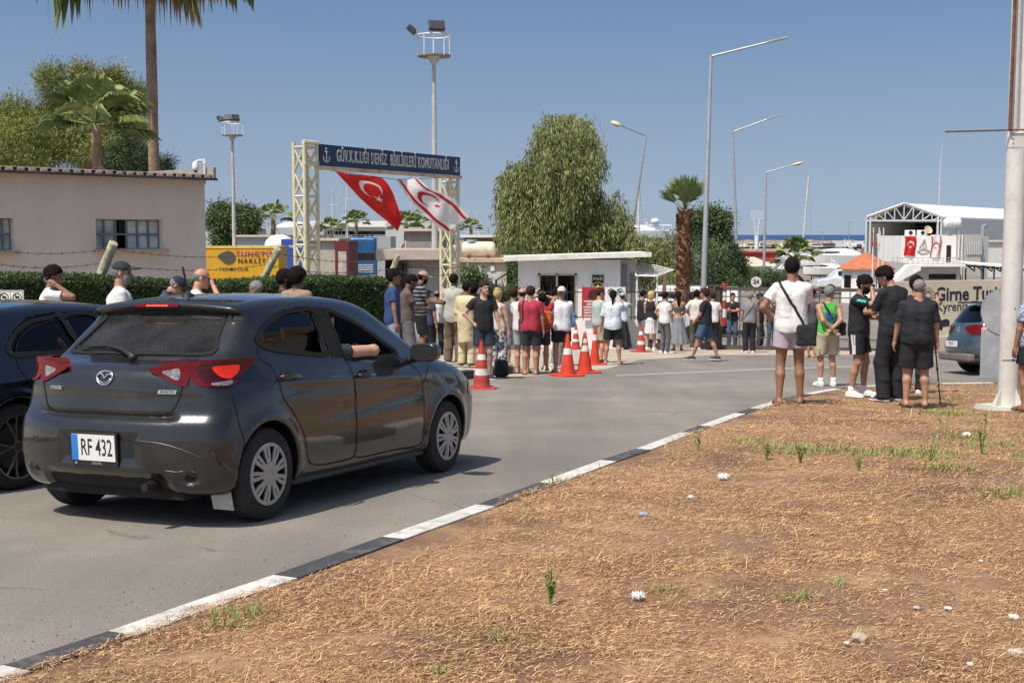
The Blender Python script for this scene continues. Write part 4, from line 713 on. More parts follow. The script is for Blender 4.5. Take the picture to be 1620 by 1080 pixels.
        b = B(); fl = lambda P: mz_out(P); V, Fc, k = patch(mz_full, [(2.99,.66),(3.1,.76),(3.22,.765),(3.30,.70),(3.26,.63),(3.12,.60)], 'y', s, .03, .004, .95); OB('headlight', V, Fc, clear, car)
    b = B(); b.box((1.2, 0, .22), (3.4, 1.1, .08)); b.box((-.35, 0, .30), (.3, .9, .12)); b.tube([(0, -.6, .28), (0, .6, .28)], .04, 8); b.ob('underbody', M_dark, car, bevel=.02)
    for cx in (0, MZ_WB):
        for s in (-1, 1):
            b = B(); arc = [(cx+.335*math.cos(t), MZ_WR+.335*math.sin(t)) for t in np.linspace(-.35, PI+.35, 24)]; b.prism(arc, .02, basis((0, .50*s, 0), (1, 0, 0), (0, 0, 1)))
            k = len(arc); V = [(x, y, z) for y in (.50*s, .74*s) for x, z in arc]; b.add(V, [(i, i+1, i+1+k, i+k) for i in range(k-1)]); b.ob('wheel_well', M_dark, car)
    st = dict(rim=.203, hole=holes_hatch, z=lambda q: .004+.012*math.cos(q*PI*.5)-.016*max(0, .3-q)/.3, name='hubcap', mat=mat('silver hubcap', (.42, .41, .40), .38, .6, var=.12, scale=10, dirt=((.22, .19, .16), .5, 7)), capmat=mat('hubcap centre', (.38, .37, .36), .3, .7))
    for cx in (0, MZ_WB):
        for s in (-1, 1): wheel(car, MZ_WR, .19, cx, .742*s, s, st)
    # cabin
    for y in (-.36, .36):
        for x0, nm in ((1.0, 'front_seat'), (.15, 'rear_seat')):
            f = lambda P: smin(smin(s_box(P, (x0+.22, y, .55), (.25, .23, .07), .05), s_cap(P, (x0-.02, y, .60), (x0-.16, y, 1.02), .11, .10), .06), s_ell(P, (x0-.19, y, 1.17), (.05, .12, .08)), .02)
            V, Fc = mesh_sdf(f, (x0-.36, y-.3, .42), (x0+.52, y+.3, 1.3), .025); OB(nm, V, Fc, M_seat, car)
    f = lambda P: smax(s_ell(P, (2.15, 0, .84), (.42, .74, .17)), 1.75-P[:, 0], .05); V, Fc = mesh_sdf(f, (1.7, -.78, .6), (2.6, .78, 1.05), .03); OB('dashboard', V, Fc, M_black, car)
    b = B(); Mr = Matrix.Rotation(rad(62), 3, 'Y'); b.tube([Vector((1.62, -.36, .93))+Mr@Vector((.175*math.cos(t), .175*math.sin(t), 0)) for t in np.linspace(0, 2*PI, 29)], .013, 8, cap=False)
    for t in (0, 2.2, -2.2): b.tube([(1.65, -.36, .925), Vector((1.62, -.36, .93))+Mr@Vector((.17*math.cos(t), .17*math.sin(t), 0))], .014, 6)
    b.tube([(1.64, -.36, .925), (1.95, -.36, .80)], .03, 8); b.ob('steering_wheel', M_black, car, True)
    return car, Rm
MAZ, MAZR = build_mazda(); print('hatchback', round(time.time()-T0, 1))

# ---------- beige building on the left ----------
M_beige = mat('pinkish beige render', (.76, .64, .53), .9, var=.05, scale=1.5, bump=.004, bscale=70, dirt=((.62, .50, .40), .4, 1.1)); M_white = mat('white painted wall', (.82, .80, .75), .8, var=.05, scale=1.2, bump=.003, bscale=30, dirt=((.5, .46, .4), .3, 1.5)); M_wm = mat('white painted metal', (.72, .72, .70), .45, var=.05); M_galv = mat('galvanised steel', (.42, .43, .43), .5, .6, var=.15, scale=3); M_dgl = glass('dark office glass', (.08, .085, .09), rough=.02); M_rust = mat('rusty steel', (.17, .075, .045), .85, .2, var=.35, scale=14, bump=.003, bscale=60)
M_brown = mat('brown painted steel', (.085, .06, .045), .55, var=.2, dirt=((.16, .13, .10), .5, 6)); M_hole = mat('dark interior', (.015, .014, .013), .9)
def beige():
    c = Vector((XY(326, 24), 24)); d = Vector((-.68, -.733)).normalized(); n = Vector((d.y, -d.x)); n = -n if n.y > 0 else n; zt = 2.47; o = E('beige_building', 'low pinkish beige building with clay tile eaves and broken windows behind the hedge', 'building', (c.x, c.y, gz(c.y)), math.atan2(d.y, d.x)); H = zt-gz(c.y)
    # local: x along the wall towards the camera side, y = out of the wall is -n side
    M = Matrix.Rotation(-math.atan2(d.y, d.x), 2); sg = 1 if (M@n).y > 0 else -1
    def sx(px): # where the ray through px meets the wall line
        k = (px-810)/F*.9963; return (c.x-k*c.y)/(k*d.y-d.x)
    L = 12.; zs = lambda v, px: Wd(px, v, c.y+d.y*sx(px)).z-gz(c.y)
    win = []
    for a, e, v1, v2 in ((257, 152, 347, 394), (22, -60, 345, 399)): win.append((sx(a), sx(e), (zs(v2, a)+zs(v2, e))/2, (zs(v1, a)+zs(v1, e))/2))
    b = B(); xs = sorted([0, L]+[q for w_ in win for q in w_[:2]]); 
    y0 = 0.0; T = .22; yy = sg
    zb, zt_ = win[0][2], win[0][3]; b.box((L/2, -yy*T/2, zb/2-.4), (L, T, zb+.8)); b.box((L/2, -yy*T/2, (zt_+H)/2), (L, T, H-zt_))
    e = sorted([(w_[0], w_[1]) for w_ in win]); cur = 0
    for a, f in e: b.box(((cur+a)/2, -yy*T/2, (zb+zt_)/2), (a-cur, T, zt_-zb)); cur = f
    b.box(((cur+L)/2, -yy*T/2, (zb+zt_)/2), (L-cur, T, zt_-zb)); b.box((T/2, -yy*(T+2.5), H/2-.4), (T, 5, H+.8)); b.box((L/2, -yy*5, H/2-.4), (L, .2, H+.8)); b.ob('wall', M_beige, o)
    for a, f, z0, z1 in [(w_[0], w_[1], zb, zt_) for w_ in win]:
        w_ = E('window'); w_.parent = o; b = B(); b.box(((a+f)/2, yy*.05, z0-.035), (f-a+.14, .14, .07)); b.ob('sill', mat('sandy sill', (.5, .38, .27), .9), w_, bevel=.01)
        b = B(); nb = 6; fr = .03
        for i in range(nb+1): b.box((a+(f-a)*i/nb, -yy*.13, (z0+z1)/2), (.035, .035, z1-z0))
        for i in range(3): b.box(((a+f)/2, -yy*.127, z0+(z1-z0)*i/2), (f-a, .035, .03))
        b.ob('frame', mat('old grey window frame', (.2, .21, .2), .7), w_)
        b = B()
        for i in range(nb):
            if i in (3,): continue
            h = z1-z0 if i != 2 else (z1-z0)*.97; b.box((a+(f-a)*(i+.5)/nb, -yy*.15, z0+h/2), ((f-a)/nb-.02, .008, h-.02))
        b.ob('pane', mat('dusty frosted pane', (.62, .62, .58), .35, var=.3, scale=2.5, dirt=((.12, .11, .10), .6, 3)), w_)
        b = B(); b.add([(a+(f-a)*.5, -yy*.152, z1), (a+(f-a)*.62, -yy*.152, z1), (a+(f-a)*.60, -yy*.152, z0+.3), (a+(f-a)*.53, -yy*.152, z1-.25), (a+(f-a)*.5, -yy*.152, z1-.1)], [(0, 1, 2, 3, 4)]); b.box(((a+f)/2, -yy*.6, (z0+z1)/2), (f-a, .02, z1-z0)); b.ob('dark_room', M_hole, w_)
    # tiles: rows of half-round clay tiles running up a shallow slope
    b = B(); b.box((L/2, -yy*2.3, H+.16), (L+.2, 5.2, .05), R=Matrix.Rotation(yy*-rad(4), 3, 'X')); b.ob('roof', mat('dark weathered roof tile', (.10, .085, .07), .95, var=.4, scale=5, bump=.02, bscale=20), o)
    b = B(); R = random.Random(3); m2 = 0
    for i in range(int(L/.205)+1):
        x = -.06+i*.205; z = H+.02+R.uniform(-.008, .008); V = []; ns = 6
        for yq in (yy*.16, -yy*.45):
            for k in range(ns+1): t = PI*k/ns; V.append((x+.095*math.cos(t), yq, z+.055*math.sin(t)+(0 if yq == yy*.16 else .03)))
            for k in range(ns, -1, -1): t = PI*k/ns; V.append((x+.075*math.cos(t), yq, z+.04*math.sin(t)+(0 if yq == yy*.16 else .03)))
        q = 2*(ns+1); b.add(V, [(k, (k+1) % q, q+(k+1) % q, q+k) for k in range(q)], 0); b.add(V[:q], [tuple(range(q))[::-1]], 1)
        b.box((x+.1, yy*.06, z+.004), (.12, .24, .045), m=1)
    b.ob('eaves_tiles', [mat('old tile tops', (.14, .11, .085), .95, var=.5, scale=9), mat('pale tile ends', (.60, .46, .36), .85, var=.2, scale=9)], o)
    b = B(); b.box((-.10, -yy*2.3, H+.10), (.06, 5, .22)); b.ob('fascia_board', mat('grey fascia', (.35, .31, .27), .9), o)
    # dome camera on a bent bracket
    p = Wd(324, 283, 24.05); cm = E('security_camera', 'white dome security camera on a bracket at the roof corner of the beige building', 'camera', p); s = 24/F
    b = B(); b.tube([(0, 0, -.1), (0, 0, .36), (-.02, 0, .385)], .022, 8); b.tube([(0, 0, .34), (-.10, -.02, .35), (-.155, -.03, .33)], .022, 8); b.box((0, 0, .33), (.06, .05, .09)); b.ob('bracket', M_wm, cm, True, 40)
    b = B(); b.lathe([(.0, .34), (.03, .335), (.055, .30), (.062, .25), (.066, .23), (.066, .20), (.058, .17), (.04, .15), (.0, .14)], 20, c=(-.165, -.03, 0)); b.ob('dome_housing', M_wm, cm, True, 40); b = B(); b.ell((-.165, -.03, .165), (.045, .045, .05)); b.ob('lens_dome', mat('smoked dome', (.03, .03, .035), .1, coat=1), cm, True)
beige()
# leaning concrete posts and their barbed wire
M_post = mat('yellowish old concrete', (.48, .43, .29), .95, var=.2, scale=6, bump=.02, bscale=18, dirt=((.2, .17, .12), .5, 8))
def wire_pt(px, v, y): return Wd(px, v, y)
PST = [(172, 434, 160, 383, 18.9), (408, 434, 434, 391, 21.6), (607, 438, 630, 402, 24.2)]
tops = []
for i, (x0, v0, x1, v1, y) in enumerate([(150, 432, 180, 384, 18.9), (408, 432, 441, 392, 21.6), (608, 437, 630, 403, 24.2)]):
    a, c = Wd(x0, v0, y), Wd(x1, v1, y-.15); d = (c-a); o_ = a-d*2.2; o_.z = gz(y)+.1; R = random.Random(i); rr = (.075, .068, .055)[i]
    f = lambda P: smax(s_cap(P, (0, 0, 0), np.array(c-o_)*1.05, rr, rr*.95), (P-np.array(c-o_))@(np.array(d)/d.length), .01)+.004*np.sin(P[:, 2]*33+i)*np.sin(P[:, 0]*40)
    e = np.array(c-o_); V, Fc = polygonize(f, np.minimum(0, e)-.15, np.maximum(0, e)+.15, .022); o = OB('fence_post', V, Fc, M_post, None, False); o.location = o_
    tag(o, ('thick cracked concrete post leaning right above the hedge, nearest to the man with the phone', 'leaning concrete post above the hedge in front of the yellow trailer', 'thin leaning concrete post at the right end of the hedge')[i], 'post', 'leaning concrete fence posts'); tops.append((a, c))
def wires():
    b = B(); R = random.Random(8)
    P0 = Wd(-60, 384, 17.5)
    for fr in (.32, .80):
        pts = [Wd(-60, 392+(1-fr)*44-14, 17.2)]+[a+(c-a)*fr for a, c in tops]+[Wd(735, 418+(1-fr)*18, 28)]
        for p, q in zip(pts, pts[1:]):
            n = 14; L = [(p+(q-p)*(k/n))-Vector((0, 0, .10*math.sin(PI*k/n))) for k in range(n+1)]; b.tube(L, .0045, 4, cap=False)
            m = int((q-p).length/.16)
            for k in range(m): t = (k+.5)/m; c = p+(q-p)*t-Vector((0, 0, .10*math.sin(PI*t))); b.tube([c+Vector((R.uniform(-.01, .01), 0, -.03)), c+Vector((R.uniform(-.02, .02), 0, .03))], .0035, 3); b.tube([c+Vector((-.025, 0, -.012)), c+Vector((.025, 0, .014))], .0035, 3)
    tag(b.ob('barbed_wire', mat('old dark wire', (.10, .07, .055), .8)), 'two rusty strands of barbed wire strung between the leaning posts', 'barbed wire')
wires()
p = G(20, 640); bs = Vector((XY(16, 15.2), 15.2, gz(15.2)+.16)); o = E('warning_sign', 'small white board with struck-out symbols standing before the hedge at the left edge', 'sign', bs)
z = Wd(16, 470, 15.2).z-bs.z; b = B(); b.box((0, 0, z), (.30, .012, .17)); b.ob('board', M_white, o); b = B()
for x in (-.09, .07): b.tube([(x+.05*math.cos(t), -.008, z+.05*math.sin(t)) for t in np.linspace(0, 2*PI, 21)], .006, 4, cap=False); b.tube([(x-.035, -.008, z+.035), (x+.035, -.008, z-.035)], .005, 4); b.box((x, -.0075, z), (.05, .003, .03))
for a_, c_ in (((-.14, -.075), (.14, -.075)), ((-.14, .075), (.14, .075)), ((-.14, -.075), (-.14, .075)), ((.14, -.075), (.14, .075)), ((-.015, -.075), (-.015, .075))): b.tube([(a_[0], -.008, z+a_[1]), (c_[0], -.008, z+c_[1])], .003, 4)
b.ob('symbols', M_black, o); b = B(); b.tube([(0, .01, 0), (0, .01, z)], .02, 6); b.ob('post', M_galv, o)
# ---------- arch with the blue name board ----------
M_cream = mat('cream painted steel', (.60, .56, .38), .5, var=.12, scale=3, dirt=((.38, .33, .2), .4, 4))
def arch():
    A = Wd(503, 262, 32.0); Bq = Wd(725, 279, 37.5); d = (Bq-A); d.z = 0; L = d.length; d.normalize(); rz = math.atan2(d.y, d.x); g0 = gz(33); o = E('entrance_arch', 'cream lattice steel entrance arch carrying a dark blue name board', 'arch', (A.x, A.y, g0), rz); zt = Wd(503, 228, 32).z-g0; zb = A.z-g0
    b = B(); b.box((L/2, -.02, (zt+zb)/2), (L, .10, zt-zb)); b.ob('name_board', mat('navy blue board', (.006, .028, .085), .4, var=.1), o)
    n = basis((L/2+.02, -.075, (zt+zb)/2+.0), (1, 0, 0), (0, 0, 1)); let = mat('silver letters', (.55, .54, .5), .5, var=.1)
    V, Fc = TEXT('GÜV.K.K.LIĞI DENİZ  BİRLİKLERİ KOMUTANLIĞI', .40, bold=.006, depth=.012, sp=1.12); w_ = V[:, 0].max()-V[:, 0].min(); V[:, 0] *= (L*.80)/w_; V[:, 1] *= 1.08; b = B(); put(b, (V, Fc), n); b.ob('board_lettering', let, o)
    for x in (.24, L-.22):
        b = B(); q = -.085; zc = (zt+zb)/2; b.tube([(x, q, zc+.12), (x, q, zc-.17)], .018, 6); b.tube([(x-.07, q, zc+.085), (x+.07, q, zc+.085)], .014, 6); b.tube([(x+.03*math.cos(t), q, zc+.155+.03*math.sin(t)) for t in np.linspace(0, 2*PI, 13)], .009, 5, cap=False)
        b.tube([(x+.125*math.cos(t), q, zc-.05+.125*math.sin(t)) for t in np.linspace(PI*1.06, PI*1.94, 11)], .016, 6)
        for s in (-1, 1): b.add([(x+s*.155, q, zc-.075), (x+s*.085, q, zc-.075), (x+s*.13, q, zc-.0)], [(0, 1, 2)])
        b.ob('anchor_emblem', let, o)
    b = B(); b.box((L/2, .03, zb-.05), (L+.1, .26, .09)); b.ob('beam', mat('rusting cream beam', (.55, .45, .32), .6, dirt=((.3, .15, .08), .7, 3)), o)
    def lat(x0, x1, y0, y1, z1, nm):
        c = E(nm); c.parent = o; b = B()
        for x in (x0, x1):
            for y in (y0, y1): b.tube([(x, y, -.3), (x, y, z1)], .052, 10)
        b.ob('chord', M_cream, c, True, 40); b = B(); h = .62; k = int((z1-.1)/h)
        for i in range(k+1):
            za = z1-.12-i*h; zc = max(za-h, -.2)
            for (p, q) in (((x0, y0), (x1, y0)), ((x0, y1), (x1, y1)), ((x0, y0), (x0, y1)), ((x1, y0), (x1, y1))):
                b.tube([(*p, za), (*q, zc)], .026, 6); b.tube([(*q, za), (*p, zc)], .026, 6)
                if i % 2 == 0: b.tube([(*p, za), (*q, za)], .034, 6)
        b.ob('lattice_brace', M_cream, c, True, 40)
    lat(-.52, -.04, -.0, .35, zt+.02, 'pillar'); lat(L-.42, L-.02, .0, .35, zb-.08, 'pillar')
    b = B(); b.tube([(-.56, .0, zt+.02), (.0, .0, zt+.02)], .06, 8); b.ob('top_rail', M_cream, o, True, 40); b = B(); b.tube([(-.56, .0, zb+.04), (.0, .0, zb+.04)], .06, 8); b.ob('top_rail', M_cream, o, True, 40)
    return A, Bq
arch()
def flag(name, lab, Lc, Rc, ys, nu, nv, col, mats, group=None, rip=.05):
    Ls = crom(np.array([Wd(x, v, y)[:] for (x, v), y in zip(Lc, ys)]), 10, False); Rs = crom(np.array([Wd(x, v, y)[:] for (x, v), y in zip(Rc, ys)]), 10, False); tl = np.linspace(0, 1, nv); k = np.linspace(0, 1, len(Ls))
    L3 = np.stack([np.interp(tl, k, Ls[:, i]) for i in range(3)], 1); R3 = np.stack([np.interp(tl, k, Rs[:, i]) for i in range(3)], 1); u = np.linspace(0, 1, nu)
    P = L3[:, None]*(1-u[None, :, None])+R3[:, None]*u[None, :, None]; U, T = np.meshgrid(u, tl); env = np.sin(PI*np.clip(U, 0, 1))**.5
    P[:, :, 1] += rip*np.sin(T*14+U*4)*env+rip*1.4*np.sin(U*7+T*3+1)*env*T; P[:, :, 2] += rip*.4*np.sin(T*17-U*5)*env
    i, j = np.meshgrid(np.arange(nv-1), np.arange(nu-1), indexing='ij'); a = (i*nu+j).ravel(); Fc = np.stack([a, a+1, a+nu+1, a+nu], 1); uc = ((j+.5)/(nu-1)).ravel(); tc = ((i+.5)/(nv-1)).ravel(); c0 = Vector(P[0, 0]); o = OB(name, (P-np.array(c0)).reshape(-1, 3), Fc, mats, None, True, col(uc, tc)); o.location = c0; return tag(o, lab, 'flag', group)
def fabric(nm, c):
    m = mat(nm, c, .7, var=.04); b = m.node_tree.nodes['Principled BSDF']; N = m.node_tree.nodes; L = m.node_tree.links; t = N.new('ShaderNodeBsdfTranslucent'); x = N.new('ShaderNodeMixShader'); x.inputs[0].default_value = .35; L.new(b.inputs['Base Color'].links[0].from_socket, t.inputs[0]); L.new(b.outputs[0], x.inputs[1]); L.new(t.outputs[0], x.inputs[2]); L.new(x.outputs[0], N['Material Output'].inputs[0]); return m
F_red = fabric('red flag cloth', (.62, .018, .02)); F_wht = fabric('white flag cloth', (.80, .79, .78)); F_rd2 = fabric('darker red flag cloth', (.55, .02, .035))
def star(x, y, cx, cy, r, rot=0):
    a = np.arctan2(y-cy, x-cx)+rot; q = np.hypot(x-cx, y-cy); k = (a % (2*PI/5)); k = np.abs(k-PI/5); ri = .382; m = np.cos(PI/5)*0+1; return q < r*ri*np.sin(PI-PI/5-np.arctan2(ri*np.sin(PI/5), 1-ri*np.cos(PI/5))*0-0*k)*0+q*0+0 if False else q < r*_starr(k)
def _starr(k): # radius of a five pointed star, k = angle from the inner corner bisector
    R_, r_ = 1., .382; th = PI/5-k; A = np.array([R_, 0.]); Bv = np.array([r_*math.cos(PI/5), r_*math.sin(PI/5)]); dx, dy = Bv-A; c, s = np.cos(th), np.sin(th); return (A[0]*dy-A[1]*dx)/(c*dy-s*dx)
def tr_col(asp=1.5, cx=.36):
    def f(u, t): x, y = t*asp, u; cres = (np.hypot(x-cx*asp, y-.5) < .25) & (np.hypot(x-cx*asp-.0625, y-.5) >= .2); st = star(x, y, cx*asp+.30, .5, .125, PI*0); return (cres | st).astype(int)
    return f
def kk_col(u, t): x, y = t*1.6, u; st = (np.abs(y-.14) < .055) | (np.abs(y-.86) < .055); cres = (np.hypot(x-.62, y-.5) < .24) & (np.hypot(x-.68, y-.5) >= .19); return np.where(st | cres | star(x, y, .88, .5, .11), 1, 0)
flag('red_flag', 'red flag with white crescent and star twisting below the blue board', [(530, 271), (548, 290), (568, 312), (590, 332), (612, 350), (629, 366)], [(604, 281), (613, 290), (621, 304), (627, 320), (633, 337), (637, 346)], [33.2, 33.4, 33.6, 33.8, 34, 34.1], 70, 110, tr_col(1.7, .30), [F_red, F_wht], 'flags under the arch')
flag('white_flag', 'white flag with two red stripes, red crescent and star, blowing right below the board', [(627, 284), (640, 305), (656, 326), (674, 343), (690, 357), (706, 368)], [(662, 283), (681, 298), (702, 307), (718, 317), (730, 329), (742, 343)], [35.0, 35.0, 35.1, 35.2, 35.3, 35.4], 80, 110, kk_col, [F_wht, F_rd2], 'flags under the arch')
b = B(); pts = [Wd(503, 266, 32.6), Wd(530, 271, 33.2), Wd(604, 281, 34.2), Wd(627, 284, 35.0), Wd(662, 283, 35.3), Wd(700, 281, 36.8)]; b.tube(pts, .008, 4)
for px, v, y in ((555, 268, 33.6), (650, 275, 35.3)): b.tube([Wd(px, v, y), Wd(px, v+11, y)], .006, 4)
tag(b.ob('flag_line', M_dark), 'thin line strung under the blue board between the pillars', 'cord')
# ---------- floodlight masts ----------
def mast(px, vt, vb, y, rd, lab, lamps):
    X = XY(px, y); g = gz(y); s = y/F; zt, zb = Wd(px, vt, y).z-g, Wd(px, vb, y).z-g; o = E('floodlight_mast', lab, 'light mast', (X, y, g), group='floodlight masts behind the hedge')
    b = B(); b.tube([(0, 0, 0), (0, 0, zb*.5), (0, 0, zb-.15)], [.14*rd, .11*rd, .07*rd], 10); b.tube([(0, 0, zb-.3), (0, 0, zb)], [.08*rd, .26*rd], 10); b.ob('mast_pole', mat('grey mast paint', (.46, .46, .44), .5, dirt=((.16, .1, .07), .7, 2)), o, True, 40)
    b = B(); r = .6*rd; b.lathe([(.15*rd, 0), (r, 0), (r, .05), (r*.96, .05), (r*.96, .02), (.15*rd, .02), (.15*rd, 0)], 28, c=(0, 0, zb)); b.ob('platform', mat('rusty platform', (.23, .19, .15), .8, dirt=((.2, .08, .04), .7, 3)), o)
    b = B(); b.tube([(r*math.cos(t), r*math.sin(t), zt) for t in np.linspace(0, 2*PI, 29)], .028*rd, 6, cap=False)
    for k in range(5): a = k*2*PI/5+.4; b.tube([(r*math.cos(a), r*math.sin(a), zb), (r*math.cos(a), r*math.sin(a), zt)], .02*rd, 6)
    b.tube([(0, 0, zb), (0, 0, zt)], .018*rd, 6); b.ob('guard_rail', M_wm, o, True, 40)
    for (a, tl, w_) in lamps:
        l = E('floodlight', loc=(r*math.cos(a), r*math.sin(a), zt+.05*rd), rot=(0, 0, a+PI/2)); l.parent = o; Rm = Matrix.Rotation(rad(tl), 3, 'X'); b = B(); b.box(Rm@Vector((0, 0, .24*rd)), (w_*.5*rd, .18*rd, .34*rd), R=Rm); b.ob('lamp_body', mat('black lamp housing', (.04, .04, .045), .5), l, bevel=.02)
        b = B(); b.box(Rm@Vector((0, .095*rd, .24*rd)), (w_*.42*rd, .012, .27*rd), R=Rm); b.ob('lamp_glass', mat('lamp glass', (.14, .16, .12), .15, coat=1), l); b = B(); b.tube([(-.26*w_*rd, 0, .26*rd), (-.26*w_*rd, 0, 0), (.26*w_*rd, 0, 0), (.26*w_*rd, 0, .26*rd)], .015*rd, 5); b.ob('lamp_bracket', M_galv, l)
mast(371, 195, 215, 71, 1.0, 'smaller grey floodlight mast with three lamps, above the yellow trailer', [(PI*.9, 35, .9), (PI*1.45, -20, 1.0), (-PI*.35, -25, 1.1)]); mast(688, 57, 90, 44, .98, 'tall grey floodlight mast with two lamps, rising behind the name board', [(PI*1.02, 50, .9), (-PI*.42, -22, 1.15)])
# ---------- street lamps ----------
def lamp(x0, v0, x1, v1, hx, hv, y, lab, head, r=.075):
    g = gz(y); base = Vector((XY(x0, y), y, g)); top = Wd(x1, v1, y); hd = Wd(hx, hv, y-.2); o = E('street_lamp', lab, 'street lamp', base, group='street lamps by the gate'); t = top-base; h = hd-base
    k = Wd(x0, v0, y)-base; foot = k+(k-t)*(k.z/(t.z-k.z)) if t.z > k.z else Vector((0, 0, 0)); foot.z = 0; b = B(); b.tube([foot, foot+(t-foot)*.5, t], [r*1.35, r, r*.62], 10); b.ob('lamp_pole', mat('grey lamp pole', (.40, .41, .42), .45, .3, var=.08), o, True, 40)
    e = t+(h-t)*.75; b = B(); b.tube([t-Vector((0, 0, .03)), e], [r*.5, r*.42], 8); b.ob('lamp_arm', M_galv, o, True, 40); d = (h-e); Rm = Vector((1, 0, 0)).rotation_difference(d.normalized()).to_matrix(); b = B(); c = e+d*.5
    if head == 'led': b.box(c, (d.length*1.1, .22, .06), R=Rm); b.ob('lamp_head', mat('led head', (.34, .33, .30), .5), o, bevel=.02); b = B(); b.box(c-Vector((0, 0, .035)), (d.length*.7, .16, .01), R=Rm); b.ob('lamp_lens', mat('led lens', (.5, .5, .48), .3), o)
    else: b.ell(c, (d.length*.62, .16, .085), 18, 10, R=Rm); b.ob('lamp_head', mat('cream lamp shell', (.62, .56, .32), .4), o, True); b = B(); b.ell(c-Vector((0, 0, .03)), (d.length*.45, .13, .09), 16, 8, R=Rm); b.ob('lamp_lens', mat('yellowed lens', (.55, .5, .33), .3), o, True)
lamp(1113, 455, 1125, 88, 1245, 60, 43, 'tallest grey street lamp with a flat head and a long arm pointing right', 'led', .085); lamp(1167, 450, 1159, 208, 1233, 182, 60, 'second tallest street lamp, a flat head on a long arm, behind the gate', 'led', .08); lamp(1208, 450, 1212, 272, 1270, 257, 76, 'shortest street lamp, with a yellowish oval head, right of the round 24 sign', 'cream', .08); lamp(999, 370, 1022, 214, 968, 193, 60, 'leaning street lamp with a cream oval head pointing left, beside the drooping tree', 'cream', .08)
